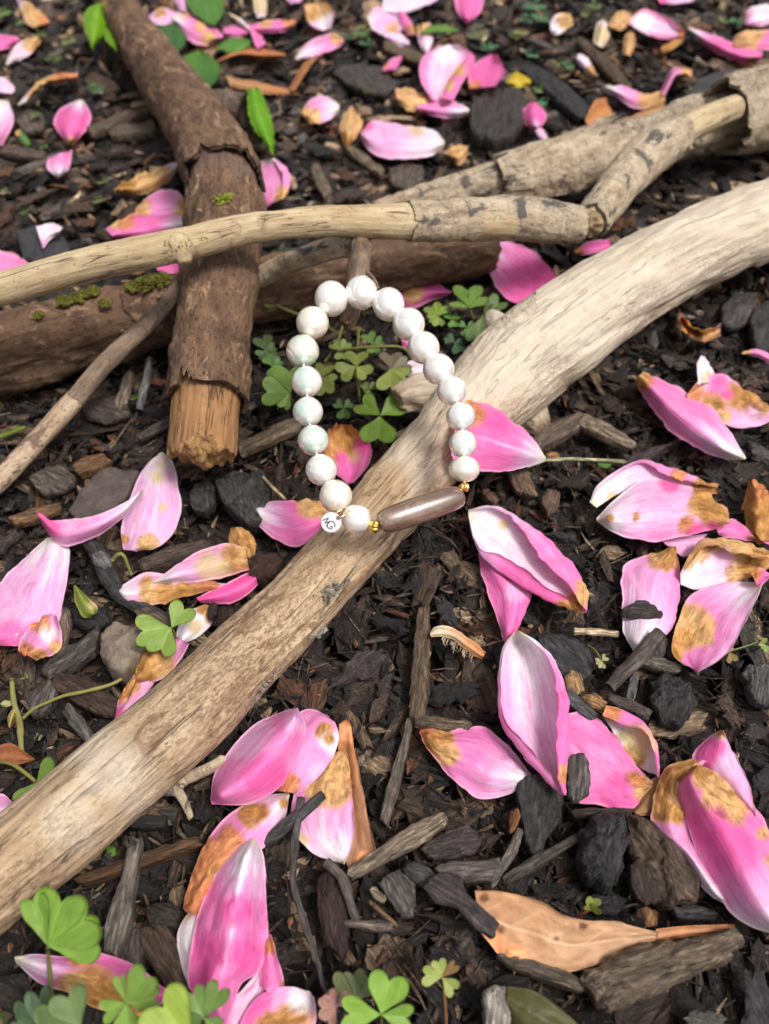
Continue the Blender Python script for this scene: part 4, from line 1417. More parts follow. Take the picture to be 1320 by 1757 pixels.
Pe("pink petal with white tip and large tan stain under dark twig", [(588, 1482), (545, 1468), (512, 1440), (500, 1395), (510, 1350), (545, 1310), (585, 1285)], [(590, 1483), (606, 1445), (607, 1390), (603, 1340), (598, 1300), (590, 1285)],
   (0.25, 0.42, 0.5), 0.55, 0.42, [(578, 1345, 40, 't'), (588, 1305, 30, 't'), (548, 1345, 28, 't'), (516, 1440, 13, 'y')], lm="the white-tipped petal with tan stain", vein=0.15)
Pe("twisted pink petal turning orange brown at its lower end", [(496, 1360), (445, 1368), (385, 1405), (345, 1462), (313, 1558)], [(497, 1364), (487, 1410), (460, 1448), (420, 1480), (375, 1520), (340, 1570), (318, 1562)],
   (0.5, 1.0, 0.6), 0.60, 0.20, [(335, 1515, 55, 'o'), (372, 1470, 34, 'o'), (395, 1440, 22, 'o'), (345, 1545, 30, 'o'), (430, 1400, 20, 'b'), (450, 1395, 14, 'b'), (488, 1378, 9, 'b'), (380, 1500, 20, 'b')], lm="the orange-stained twisted petal", pkr=0.5)
Pe("white petal edge showing on the left of the big wet petal", [(342, 1548), (312, 1582), (304, 1618), (313, 1665), (326, 1695)], [(348, 1552), (342, 1600), (338, 1650), (336, 1698)],
   (0.3, 0.5, 0.6), 0.06, 0, [(316, 1570, 14, 'y')])
Pe("pink petal fold with orange rim beside the big wet petal", [(456, 1600), (445, 1640), (446, 1690)], [(466, 1604), (481, 1655), (489, 1702), (470, 1712)],
   (0.5, 0.85, 0.4), 0.70, 0, [(464, 1622, 17, 'o'), (487, 1690, 8, 'o')])
Pe("pale lilac petal under the tip of the big wet petal", [(450, 1662), (420, 1692), (385, 1735), (390, 1760)], [(454, 1675), (452, 1705), (440, 1735), (410, 1765)],
   (0.45, 0.5, 0.4), 0.28, 0, [], wrink=0.1)
Pe("big wet hot pink petal with pale midrib and cream tip pointing up", [(434, 1429), (392, 1468), (352, 1535), (330, 1610), (322, 1680), (345, 1728), (380, 1765)], [(438, 1430), (452, 1470), (458, 1545), (458, 1620), (446, 1665), (415, 1690), (398, 1735), (388, 1765)],
   (0.75, 1.75, 0.75), 0.72, 0.26, [(404, 1560, 26, 'p'), (360, 1640, 35, 'p'), (420, 1640, 30, 'p'), (350, 1700, 35, 'p'), (440, 1525, 15, 'l')], lm="the big wet hot pink petal", vein=0.55,
   drops=[(388, 1590, 9), (440, 1578, 8), (382, 1620, 4), (438, 1627, 4), (350, 1600, 3), (340, 1580, 3.4), (405, 1668, 5), (372, 1520, 2.6), (355, 1545, 2.2), (336, 1620, 2.4), (428, 1600, 2.6), (376, 1655, 2.4), (340, 1682, 3.2), (386, 1489, 2), (448, 1560, 2.4), (395, 1700, 3)], wrink=0.16, group=None)
Pe("pink and white petal with brown stain at the bottom edge", [(395, 1790), (425, 1730), (460, 1700), (500, 1693), (532, 1702)], [(430, 1810), (490, 1785), (535, 1768), (543, 1745), (538, 1710)],
   (0.7, 0.7, 0.3), 0.45, 0, [(425, 1735, 36, 'p'), (450, 1712, 22, 'p'), (500, 1752, 34, 'b'), (470, 1765, 30, 'b'), (515, 1715, 25, 'w')], lm="the petal at the bottom edge", drops=[(452, 1708, 5), (470, 1700, 4), (425, 1745, 3)])
Pe("pink petal with cream tip and broad brown stain behind bottom clover", [(25, 1643), (60, 1637), (110, 1641), (160, 1633), (230, 1655), (290, 1702)], [(27, 1651), (70, 1688), (120, 1704), (160, 1728), (235, 1745), (288, 1716)],
   (0.9, 1.2, 0.4), 0.82, 0.30, [(165, 1700, 40, 'b'), (125, 1692, 24, 't'), (195, 1710, 30, 'b'), (235, 1728, 22, 'b'), (135, 1642, 20, 'o'), (230, 1680, 16, 'o')], lm="the brown-stained petal behind the clover", drops=[(190, 1655, 2.5), (215, 1648, 2)])

# --- middle right
Pe("dark pink petal lying flat with tan rolled end beside charcoal chip", [(970, 1225), (1010, 1221), (1050, 1252), (1085, 1300), (1122, 1342)], [(965, 1320), (985, 1372), (1030, 1381), (1070, 1391), (1090, 1385), (1118, 1352)],
   (0.45, 0.55, 0.3), 0.66, 0, [(1103, 1352, 22, 't'), (1088, 1340, 18, 'o'), (1060, 1360, 30, 'p')], lm="the flat dark pink petal", wrink=0.14, pkr=0.85)
Pe("long vertical petal, pale inside, with hot pink rolled edges", [(885, 1082), (864, 1114), (858, 1175), (861, 1232), (885, 1280), (928, 1330), (962, 1363)], [(891, 1083), (930, 1108), (955, 1146), (972, 1195), (976, 1265), (973, 1325), (970, 1364)],
   (1.15, 0.55, 1.35), 0.22, 0.35, [(968, 1332, 11, 'o'), (966, 1318, 8, 't')], lm="the long vertical petal", pkl=0.62, pkr=0.80,
   foldR=[(891, 1084), (926, 1111), (948, 1150), (957, 1200), (955, 1262), (958, 1322), (966, 1362)], foldL=[(886, 1083), (866, 1116), (861, 1178), (868, 1234), (905, 1280), (942, 1326), (964, 1361)], hf=0.30, drops=[(925, 1115, 7), (963, 1192, 4.5), (952, 1145, 3.4)], wrink=0.03)
Pe("pink petal with tan left tip, white right end and drops", [(914, 1331), (884, 1294), (853, 1264), (834, 1247), (800, 1247), (763, 1256), (744, 1246), (722, 1253)], [(913, 1333), (890, 1354), (862, 1366), (828, 1371), (798, 1357), (762, 1322), (728, 1280), (720, 1258)],
   (0.4, 0.85, 0.4), 0.66, 0.36, [(752, 1272, 28, 'b'), (768, 1296, 20, 't'), (730, 1256, 14, 'o')], lm="the tan-tipped petal with drops", drops=[(825, 1271, 5), (833, 1289, 4), (806, 1342, 7), (813, 1323, 3), (852, 1330, 2), (770, 1325, 3.5)], wrink=0.12)
Pe("curled petal with tan top, pink roll and cream body", [(1032, 1222), (1048, 1248), (1062, 1278), (1090, 1310), (1128, 1333)], [(1040, 1211), (1078, 1221), (1116, 1248), (1129, 1288), (1131, 1333)],
   (0.3, 0.35, 0.75), 0.05, 0, [(1050, 1217, 20, 'o'), (1085, 1298, 22, 'b'), (1070, 1262, 12, 'g'), (1100, 1268, 28, 'y')], lm="the curled cream petal", foldR=[(1034, 1228), (1070, 1243), (1110, 1256), (1124, 1290), (1129, 1331)], pkr=0.75, hf=0.2)

# --- the long petal pair right below the bracelet
Pe("hot pink rolled lower lobe of petal pointing down to the vertical petal", [(820, 948), (832, 1000), (848, 1048), (866, 1101)], [(838, 957), (882, 985), (912, 1014), (902, 1052), (888, 1080), (870, 1101)],
   (0.55, 0.9, 0.6), 0.80, 0, [(886, 1012, 20, 'l')], lm="the rolled hot pink petal lobe", foldR=[(838, 960), (865, 990), (889, 1020), (888, 1055), (880, 1082), (870, 1101)], hf=0.2)
Pe("pale petal with two rolled hot pink edges and brown tip below the agate bead", [(804, 876), (838, 869), (876, 881), (930, 918), (980, 966), (1009, 1010), (1006, 1050)], [(804, 884), (818, 935), (842, 968), (880, 997), (920, 1020), (955, 1036), (992, 1048)],
   (1.0, 0.75, 1.0), 0.20, 0.45, [(985, 1038, 17, 'b'), (1002, 1022, 17, 't'), (965, 1037, 9, 'b'), (1003, 1005, 12, 't'), (865, 898, 10, 'y')], lm="the pale petal with rolled edges", pkl=0.72, pkr=0.86,
   foldL=[(804, 877), (842, 872), (878, 890), (914, 938), (946, 980), (974, 1000), (992, 1030)], foldR=[(804, 883), (822, 938), (868, 956), (906, 982), (940, 1008), (966, 1020), (992, 1044)], hf=0.32, wrink=0.03)

# --- right hand heap
Pe("pale lilac petal with brown tail, upper one of the right heap", [(1013, 862), (1030, 828), (1095, 790), (1130, 796), (1180, 815), (1233, 832)], [(1024, 871), (1060, 848), (1100, 828), (1150, 832), (1186, 848), (1230, 848)],
   (1.05, 0.9, 0.8), 0.34, 0.40, [(1213, 836, 22, 'b'), (1165, 815, 14, 'o'), (1050, 850, 8, 'y')], lm="the pale lilac petal", pkl=0.55, foldL=[(1013, 863), (1034, 832), (1096, 794), (1130, 808), (1180, 826), (1231, 836)], hf=0.15)
Pe("pink striped petal with broad brown wilted end in the right heap", [(1024, 889), (1060, 852), (1108, 822), (1160, 827), (1205, 842), (1244, 868), (1253, 892)], [(1024, 894), (1055, 914), (1108, 928), (1165, 922), (1215, 911), (1250, 900)],
   (0.9, 1.35, 0.8), 0.38, 0.30, [(1218, 868, 30, 'b'), (1232, 885, 22, 'b'), (1204, 850, 18, 'b'), (1180, 900, 16, 'o'), (1195, 912, 16, 'p'), (1225, 905, 12, 'p'), (1150, 832, 16, 'p'), (1047, 889, 7, 'b'), (1092, 886, 6, 'b')], lm="the brown-ended striped petal", pkr=0.65)
Pe("narrow hot pink petal poking out behind the striped petal", [(1230, 908), (1256, 890), (1292, 914), (1330, 936)], [(1234, 918), (1260, 925), (1290, 930), (1330, 940)], (0.5, 0.6, 0.4), 0.74, 0, [(1300, 925, 15, 'o')])
Pe("small lilac petal edge showing beneath the striped petal", [(1134, 927), (1165, 919), (1216, 914)], [(1150, 940), (1175, 956), (1204, 928)], (0.45, 0.4, 0.3), 0.42, 0, [])
Pe("white petal with rolled tan rim, fourth down in the right heap", [(1168, 983), (1185, 950), (1208, 925), (1262, 930), (1330, 946)], [(1168, 1003), (1200, 1012), (1240, 1002), (1285, 992), (1330, 970)],
   (0.85, 0.55, 0.45), 0.12, 0, [(1196, 945, 22, 't'), (1230, 930, 20, 't'), (1270, 935, 22, 't'), (1310, 945, 24, 't'), (1268, 985, 24, 't'), (1300, 975, 26, 'b'), (1180, 965, 12, 't'), (1240, 960, 18, 'l')], lm="the tan-rimmed white petal", foldL=[(1172, 985), (1194, 956), (1218, 936), (1262, 948), (1330, 962)], hf=0.3)
Pe("pink petal with tan crinkled top and bark scrap lying on it", [(1088, 1119), (1072, 1088), (1067, 1040), (1067, 1000), (1073, 968), (1115, 950), (1152, 938)], [(1094, 1119), (1135, 1098), (1158, 1065), (1167, 1015), (1167, 968), (1160, 938)],
   (0.4, 0.75, 0.45), 0.52, 0.42, [(1142, 955, 24, 'b'), (1128, 948, 14, 't'), (1155, 945, 12, 'b')], lm="the petal carrying the bark scrap", pkr=0.66)
Pe("pink petal with large tan blotch, lowest of the right heap", [(1306, 999), (1250, 999), (1188, 1018), (1166, 1058), (1153, 1118), (1192, 1152)], [(1308, 1001), (1298, 1028), (1276, 1072), (1258, 1110), (1232, 1134), (1198, 1152)],
   (0.5, 0.6, 1.0), 0.62, 0.30, [(1190, 1070, 34, 't'), (1165, 1098, 26, 'b'), (1208, 1088, 20, 't'), (1168, 1050, 16, 't'), (1160, 1125, 16, 'b')], lm="the tan-blotched petal", pkr=0.40)
Pe("tiny curled orange and pink petal tip at the edge of the right heap", [(1290, 985), (1305, 974), (1322, 985)], [(1301, 1008), (1313, 1000), (1322, 990)], (0.9, 1.1, 0.7), 0.75, 0, [(1296, 985, 12, 'o')])
Pe("crumpled all-brown petal above the right heap", [(1285, 824), (1277, 868), (1284, 915)], [(1296, 822), (1318, 852), (1330, 930)], (0.3, 0.9, 0.4), 0.3, 0, [(1290, 860, 60, 'b'), (1310, 900, 50, 'b'), (1300, 840, 30, 'o')], wrink=0.25, crink=0.25, lm="the crumpled brown petal")

# --- big pair lower right
Pe("lilac and hot pink petal standing behind the brown-topped pair", [(1237, 1252), (1215, 1266), (1188, 1300), (1225, 1345), (1290, 1400)], [(1241, 1254), (1262, 1295), (1282, 1332), (1300, 1400)],
   (0.4, 0.9, 1.0), 0.36, 0, [(1215, 1285, 24, 'p'), (1205, 1305, 20, 'p'), (1237, 1258, 11, 't'), (1235, 1280, 12, 'p')], lm="the lilac petal behind the brown-topped pair")
Pe("pink petal with brown crinkled top, left of the brown-topped pair", [(1252, 1556), (1212, 1530), (1170, 1472), (1128, 1432), (1118, 1398), (1128, 1345), (1150, 1312), (1205, 1300)], [(1258, 1556), (1235, 1520), (1206, 1470), (1188, 1425), (1182, 1380), (1185, 1340), (1212, 1305)],
   (0.5, 0.95, 0.7), 0.56, 0.30, [(1150, 1345, 40, 'b'), (1140, 1385, 27, 'b'), (1178, 1322, 26, 'b'), (1165, 1395, 16, 'b'), (1168, 1365, 24, 't')], lm="the left brown-topped petal", crink=0.2)
Pe("biggest hot pink petal with tan patch and white tip at the right edge", [(1330, 1604), (1285, 1588), (1252, 1560), (1215, 1500), (1188, 1448), (1170, 1400), (1162, 1352), (1182, 1328)], [(1352, 1600), (1362, 1540), (1340, 1470), (1315, 1415), (1290, 1378), (1245, 1340), (1205, 1312), (1188, 1322)],
   (0.75, 1.75, 0.7), 0.70, 0.28, [(1240, 1365, 40, 't'), (1215, 1338, 26, 't'), (1262, 1388, 26, 't'), (1205, 1320, 18, 'b'), (1308, 1430, 12, 't'), (1326, 1478, 12, 't'), (1215, 1420, 40, 'p'), (1255, 1460, 44, 'p')], lm="the biggest hot pink petal", wrink=0.05, drops=[(1171, 1358, 2.2)])

# --- middle right, above the heap
Pe("white thin petal tip standing up behind the wilted petal", [(1203, 610), (1194, 630), (1202, 658)], [(1209, 611), (1223, 635), (1228, 655)], (1.0, 1.0, 0.4), 0.03, 0, [(1215, 645, 10, 'y')])
Pe("wilted pink and brown petal behind the smooth pink one", [(1178, 678), (1205, 650), (1245, 643), (1280, 668), (1335, 700)], [(1188, 700), (1230, 722), (1255, 733), (1300, 731), (1335, 716)],
   (0.9, 0.7, 0.35), 0.42, 0, [(1270, 680, 26, 'b'), (1225, 695, 22, 'b'), (1298, 695, 24, 'b'), (1192, 672, 18, 'o'), (1232, 658, 18, 'p'), (1248, 676, 12, 'p'), (1290, 722, 22, 'l'), (1245, 712, 12, 't')], lm="the wilted petal", crink=0.16)
Pe("smooth pink pointed petal with tan upper end and white tip", [(1281, 786), (1252, 737), (1222, 700), (1166, 667), (1127, 648), (1103, 639)], [(1276, 789), (1236, 786), (1182, 762), (1140, 727), (1110, 687), (1089, 652)],
   (0.6, 1.35, 0.6), 0.64, 0.34, [(1104, 654, 17, 'o'), (1098, 650, 12, 't')], lm="the smooth pointed pink petal", vein=0.05)
Pe("curled brown papery petal near the driftwood branch", [(1166, 531), (1169, 560), (1196, 587), (1236, 576)], [(1172, 545), (1192, 562), (1212, 566), (1237, 556)], (0.8, 0.2, 0.9), 0.4, 0, [(1180, 560, 30, 'b'), (1215, 572, 22, 't'), (1170, 540, 16, 'o'), (1196, 580, 12, 'd')], lm="the curled papery petal", crink=0.15)
Pe("wavy pink petal at the right edge above the wilted petal", [(1273, 605), (1296, 598), (1335, 612)], [(1276, 609), (1300, 612), (1335, 630)], (0.6, 0.7, 0.5), 0.62, 0, [(1280, 605, 9, 't')])

# --- left
Pe("tall lilac petal with brown lower edge beside the broken branch", [(276, 776), (246, 804), (224, 852), (208, 905), (212, 943)], [(280, 776), (299, 797), (306, 838), (312, 872), (298, 914), (272, 938), (240, 946)],
   (0.5, 0.85, 0.4), 0.34, 0.25, [(254, 934, 16, 't'), (279, 869, 8, 'y'), (212, 925, 9, 'b'), (270, 818, 10, 'y'), (276, 798, 8, 'y')], lm="the tall lilac petal", vein=0.1)
Pe("arched pink petal bridging over to the tall lilac petal", [(245, 839), (212, 864), (165, 886), (112, 891), (86, 890), (62, 874)], [(244, 848), (218, 882), (170, 918), (122, 936), (96, 930), (72, 898)],
   (1.5, 1.55, 0.8), 0.50, 0.35, [(85, 905, 22, 'p'), (70, 885, 15, 'p')], lm="the arched pink petal")
Pe("large pale pink petal with water drops at the left edge", [(80, 923), (42, 958), (8, 990), (-30, 1040), (-30, 1095)], [(90, 922), (118, 936), (117, 985), (109, 1030), (95, 1076), (40, 1107), (-20, 1106)],
   (0.45, 0.85, 0.5), 0.42, 0.28, [(20, 1095, 30, 'p'), (60, 1090, 20, 'p')], lm="the large wet pale petal", drops=[(52, 1012, 14), (80, 982, 6), (26, 1048, 9), (5, 1070, 9), (100, 1015, 5), (18, 1018, 4.5), (40, 970, 4), (55, 1043, 4), (75, 1042, 3), (105, 975, 3), (25, 1090, 4), (2, 1030, 3), (35, 1076, 3)])
Pe("small orange and white crumpled petal on the large wet pale petal", [(88, 1052), (64, 1062), (38, 1092), (31, 1118)], [(98, 1057), (105, 1085), (101, 1118), (62, 1132)], (0.9, 1.2, 0.7), 0.55, 0, [(66, 1068, 18, 'o'), (44, 1115, 17, 'o'), (84, 1088, 15, 'w'), (95, 1112, 12, 't'), (70, 1125, 14, 'b')], lm="the small orange crumpled petal", wrink=0.15)
Pe("pink petal with white tip and brown top under the charm", [(431, 864), (470, 858), (515, 857), (560, 862), (590, 870)], [(432, 870), (446, 902), (482, 931), (512, 938), (548, 915), (585, 885)], (0.6, 0.85, 0.5), 0.82, 0.34, [(535, 868, 22, 't'), (556, 876, 18, 't'), (515, 860, 8, 't')], lm="the petal under the charm")
Pe("hot magenta petal squeezed against the driftwood branch", [(337, 1026), (380, 1005), (420, 984), (455, 975)], [(345, 1034), (385, 1034), (422, 1022), (455, 990)], (0.55, 0.7, 0.4), 1.0, 0, [], lm="the magenta petal", wrink=0.14)
Pe("brown and white petal, lower of the folded pair beside the driftwood", [(200, 1011), (245, 983), (290, 984), (340, 990), (392, 1003)], [(204, 1019), (220, 1034), (270, 1037), (322, 1022), (392, 1010)], (0.5, 0.7, 0.4), 0.36, 0.22, [(285, 1020, 26, 'b'), (322, 1008, 20, 'b'), (255, 1024, 18, 't'), (310, 1022, 18, 'b'), (252, 1000, 13, 't'), (360, 1006, 18, 'o')], lm="the lower brown petal of the folded pair")
Pe("pink petal with yellow brown middle, upper of the folded pair", [(264, 998), (310, 965), (352, 942), (392, 934), (422, 940)], [(266, 1001), (310, 1000), (352, 998), (400, 986), (428, 978)], (0.85, 1.15, 0.7), 0.40, 0.30, [(402, 962, 24, 'b'), (360, 970, 24, 'y'), (418, 955, 16, 't'), (385, 975, 18, 'y')], lm="the upper petal of the folded pair", pkl=0.55, pkr=0.6)
Pe("crumpled brown petal end above the folded pair", [(396, 905), (393, 935), (412, 962)], [(415, 904), (437, 925), (438, 950)], (0.5, 0.9, 0.5), 0.2, 0, [(415, 930, 45, 'b')], wrink=0.25, crink=0.22, lm="the crumpled brown petal end")
Pe("white petal with brown spots behind the bright clover", [(352, 1036), (320, 1052), (303, 1082), (306, 1104)], [(362, 1040), (366, 1066), (345, 1090), (316, 1104)], (0.4, 0.6, 0.35), 0.03, 0, [(350, 1042, 14, 'b'), (360, 1060, 9, 'b'), (318, 1055, 7, 'b'), (335, 1075, 12, 'y')], lm="the white brown-spotted petal")
Pe("tan withered petal with pink edge below the bright clover", [(300, 1090), (245, 1108), (228, 1145), (226, 1168)], [(325, 1105), (308, 1135), (278, 1166), (240, 1174)], (0.3, 0.75, 0.35), 0.55, 0, [(258, 1130, 34, 'b'), (245, 1155, 24, 'b'), (280, 1145, 20, 't')], lm="the tan withered petal", crink=0.2)
Pe("small petal with orange rolled edge against the driftwood branch", [(231, 1157), (206, 1192), (197, 1232)], [(265, 1172), (240, 1202), (204, 1234)], (0.6, 0.5, 0.5), 0.40, 0, [(220, 1178, 20, 'b'), (208, 1195, 12, 'o'), (203, 1222, 12, 'p')], lm="the orange-edged small petal", foldL=[(238, 1158), (226, 1190), (202, 1225)], hf=0.2)
Pe("pale pink rounded petal tip cut by the left edge", [(-25, 1360), (5, 1362), (20, 1375)], [(-25, 1425), (0, 1420), (18, 1400)], (0.5, 0.8, 0.4), 0.45, 0, [(12, 1398, 12, 'w')])

# --- in and behind the bracelet
Pe("orange brown curled petal with pink edge inside the bracelet", [(598, 830), (562, 795), (555, 752), (578, 729)], [(606, 828), (634, 792), (634, 755), (602, 729)], (0.75, 0.15, 0.85), 0.75, 0, [(575, 745, 28, 'b'), (600, 742, 24, 'b'), (565, 780, 20, 'b'), (606, 778, 14, 'y'), (594, 760, 18, 'b'), (622, 765, 16, 'p'), (585, 785, 12, 'p')], lm="the orange petal inside the bracelet")
Pe("pink petal with pale midrib and orange corner behind the right pearls", [(937, 785), (908, 745), (874, 715), (846, 697), (806, 688), (785, 700)], [(938, 791), (908, 801), (862, 809), (820, 808), (785, 796), (775, 780)], ([0.7, 1.9, 3.1, 3.3], [0.9, 2.4, 3.4, 3.5], [0.5, 1.5, 2.6, 3.1]), 0.80, 0.30, [(815, 712, 24, 'o'), (800, 700, 18, 'o'), (850, 725, 22, 'p')], lm="the petal behind the pearls", vein=0.45)
Pe("upright deep pink petal with white base above the driftwood branch", [(824, 414), (868, 411), (915, 429), (938, 452), (965, 480)], [(822, 422), (835, 456), (855, 495), (884, 520), (940, 500)], (1.7, 1.2, 0.9), 0.72, 0.30, [(905, 490, 40, 'p'), (935, 470, 25, 'p')], lm="the upright deep pink petal", wrink=0.05)
Pe("bright pink petal sliver with orange edge under the snapped stick", [(985, 430), (1010, 415), (1048, 410)], [(990, 437), (1015, 436), (1048, 428)], (0.6, 0.8, 0.6), 0.85, 0, [(992, 430, 10, 'o')])
Pe("hot pink pointed petal with tan oval beside the top pearls", [(776, 500), (742, 486), (705, 482), (686, 496)], [(774, 504), (740, 516), (712, 529), (688, 530)], (0.7, 1.0, 0.5), 0.88, 0, [(708, 503, 17, 't')], lm="the tan-spotted hot pink petal")
Pe("small pink petal scrap hidden under the clover stems", [(688, 572), (700, 578), (712, 600)], [(690, 590), (702, 605), (712, 606)], (0.3, 0.45, 0.3), 0.8, 0, [])
Pe("white petal end showing behind the right-hand pearls", [(695, 628), (715, 610), (748, 612)], [(702, 648), (728, 655), (750, 640)], (0.5, 0.7, 0.4), 0.08, 0, [])

# --- upper left, softer with distance
Pe("pink petal with white tip and brown corner beside broken branch", [(448, 275), (443, 310), (447, 353)], [(470, 271), (497, 296), (491, 334), (458, 354)], (0.6, 0.9, 1.1), 0.56, 0.1, [(484, 335, 15, 't'), (450, 345, 12, 'p')], lm="the petal beside the broken branch", foldR=[(468, 274), (484, 298), (482, 330), (458, 352)], hf=0.2)
Pe("pale pink petal with tan corners, rear one of a pair", [(322, 348), (300, 325), (268, 328), (232, 358)], [(325, 372), (300, 386), (268, 384), (234, 374)], (0.6, 1.1, 0.7), 0.60, 0.25, [(318, 350, 14, 't'), (240, 356, 18, 't'), (308, 372, 12, 't')])
Pe("broad hot pink petal with orange corner, front one of a pair", [(323, 366), (285, 361), (236, 362), (182, 394)], [(322, 397), (282, 410), (236, 417), (200, 412)], (0.8, 1.3, 0.6), 0.80, 0.25, [(214, 376, 20, 'o'), (200, 385, 10, 't')], lm="the broad hot pink petal")
Pe("withered brown petal with white tip near the broken branch", [(305, 277), (262, 291), (216, 310), (194, 326)], [(305, 290), (286, 314), (242, 334), (204, 331)], (0.8, 1.0, 0.5), 0.35, 0.30, [(238, 314, 34, 't'), (265, 302, 26, 't'), (210, 324, 22, 'b')], lm="the withered brown petal")
Pe("small jagged white petal lying on dark mulch", [(108, 390), (86, 383), (62, 389)], [(100, 402), (85, 412), (74, 426)], (0.5, 0.7, 0.4), 0.10, 0, [(75, 420, 12, 'l')], lm="the small white petal")
Pe("pink petal at the left edge above the thin pale stick", [(-20, 428), (20, 433), (54, 455)], [(-20, 480), (20, 474), (56, 462)], (0.5, 0.8, 0.4), 0.62, 0, [(25, 425, 10, 'o')])
Pe("small petal, pink above and white at its point", [(100, 305), (80, 288), (84, 270)], [(105, 303), (120, 285), (124, 257)], (0.5, 0.8, 0.4), 0.66, 0.62, [])
Pe("round bright pink petal with white top and tan point", [(135, 171), (104, 185), (92, 212), (116, 247)], [(142, 171), (156, 195), (151, 218), (126, 248)], (0.5, 1.1, 0.5), 0.86, 0.26, [(122, 244, 10, 't')], lm="the round bright pink petal")
Pe("white and pink petal cut by the left edge, upper", [(-20, 170), (-30, 200), (-20, 250)], [(14, 172), (24, 208), (4, 250)], (0.5, 1.0, 0.5), 0.55, 0.5, [])
Pe("small pale petal at the left edge above the white one", [(-20, 132), (-20, 158)], [(8, 132), (25, 150), (20, 160)], (0.4, 0.7, 0.4), 0.2, 0, [])
Pe("arched orange brown petal with pale tip on the upper left", [(30, 181), (56, 150), (88, 129), (134, 126)], [(52, 172), (76, 146), (102, 143), (135, 139)], (0.8, 1.2, 0.6), 0.3, 0.3, [(95, 136, 26, 'o'), (68, 150, 24, 't'), (118, 132, 20, 'o')])
Pe("white petal with tan end near the top left corner", [(10, 108), (26, 80), (55, 62)], [(13, 114), (50, 95), (74, 70)], (0.5, 0.8, 0.5), 0.15, 0.3, [(58, 72, 18, 't'), (70, 68, 12, 't')])
Pe("hot pink petal cut by the left edge near the top", [(-25, 52), (33, 64)], [(-25, 92), (12, 82), (34, 69)], (0.5, 0.8, 0.5), 0.85, 0, [])
Pe("folded tan petal with lilac stripe at the top left", [(30, -2), (44, 38), (58, 48)], [(50, 2), (74, 22), (86, 38)], (0.6, 0.9, 0.5), 0.25, 0, [(65, 28, 24, 't'), (50, 15, 14, 't'), (78, 35, 12, 'o')])
Pe("magenta petal piece at the top edge beside the green sprig", [(172, -12), (212, -8)], [(178, 2), (200, 8), (214, 2)], (0.5, 0.7, 0.4), 0.95, 0, [])

# --- upper middle
Pe("pale frilly petal end at the top beside round leaves", [(253, 30), (275, 14), (305, 22)], [(256, 42), (280, 42), (305, 38)], (0.6, 0.9, 0.6), 0.35, 0, [(275, 22, 10, 't')])
Pe("pink petal with tan spots between round green leaves", [(297, 22), (330, 22), (364, 40), (384, 62)], [(300, 42), (322, 68), (352, 78), (380, 68)], (0.7, 1.1, 0.6), 0.62, 0.2, [(345, 45, 10, 't'), (360, 65, 12, 't'), (318, 20, 9, 't')], lm="the petal between the round leaves")
Pe("lilac petal at the top edge above the round leaves", [(290, -20), (308, 18)], [(325, -20), (322, 18)], (0.6, 0.9, 0.6), 0.35, 0, [])
Pe("long pink petal with orange tip near the round leaves", [(428, 44), (470, 33), (507, 35)], [(432, 55), (480, 56), (508, 43)], (0.7, 1.0, 0.6), 0.70, 0, [(498, 36, 14, 'o'), (455, 38, 10, 't')], lm="the long orange-tipped petal")
Pe("narrow pink petal strip hanging from the orange-tipped petal", [(424, 40), (434, 66), (442, 86)], [(436, 44), (452, 66), (456, 76)], (0.9, 0.9, 0.4), 0.72, 0, [])
Pe("white narrow petal crossing the orange-tipped petal", [(393, 22), (412, 30), (430, 50)], [(398, 30), (415, 44), (428, 54)], (0.9, 1.0, 0.7), 0.05, 0, [(400, 28, 10, 'y')])
Pe("small pink petal next to the oval green leaf", [(383, 48), (405, 44), (425, 52)], [(386, 62), (405, 66), (426, 62)], (0.5, 0.8, 0.5), 0.70, 0, [])
Pe("white petal shading to pink beside a rusty stalk", [(507, 98), (530, 72), (568, 57), (590, 66)], [(510, 105), (550, 93), (580, 82), (591, 73)], (0.6, 0.9, 0.6), 0.62, 0.45, [(578, 65, 12, 't')], lm="the petal beside the rusty stalk")
Pe("short petal, pink and white above a mustard lower edge", [(583, 180), (560, 164), (535, 169), (519, 188)], [(582, 192), (564, 206), (540, 212), (522, 202)], (0.6, 1.0, 0.6), 0.55, 0.40, [(536, 202, 17, 't'), (522, 192, 10, 't')], lm="the mustard-edged petal")
Pe("tan pointed withered petal beside the lilac rounded one", [(601, 182), (583, 212), (590, 250)], [(604, 182), (623, 214), (597, 251)], (0.5, 1.0, 0.5), 0.2, 0, [(602, 215, 50, 't'), (592, 245, 14, 'b')], lm="the tan pointed petal")
Pe("large rounded lilac petal with white end above the pale sticks", [(763, 242), (742, 223), (692, 215), (640, 208), (621, 226)], [(762, 252), (732, 270), (672, 273), (640, 263), (619, 238)], (0.6, 1.1, 0.6), 0.46, 0.50, [(640, 240, 22, 'l'), (630, 215, 10, 'p'), (715, 222, 12, 'y')], lm="the large lilac petal")
Pe("small tan curled petal beside the large lilac petal", [(763, 262), (780, 246), (803, 250)], [(768, 268), (790, 284), (803, 262)], (0.5, 0.9, 0.4), 0.2, 0, [(785, 262, 34, 't')])
Pe("white topped petal with hot pink edges in the upper flower", [(742, 172), (722, 138), (724, 100), (755, 78)], [(772, 172), (800, 132), (815, 98), (785, 76)], (1.2, 0.6, 1.0), 0.22, 0, [(770, 85, 24, 'w')], pkl=0.75, pkr=0.75, lm="the upper flower")
Pe("folded petal with tan middle crossing the upper flower", [(756, 168), (770, 135), (798, 100), (812, 92)], [(778, 172), (792, 145), (806, 118), (816, 98)], (1.3, 1.6, 1.3), 0.74, 0, [(785, 120, 12, 't'), (770, 145, 10, 't')])
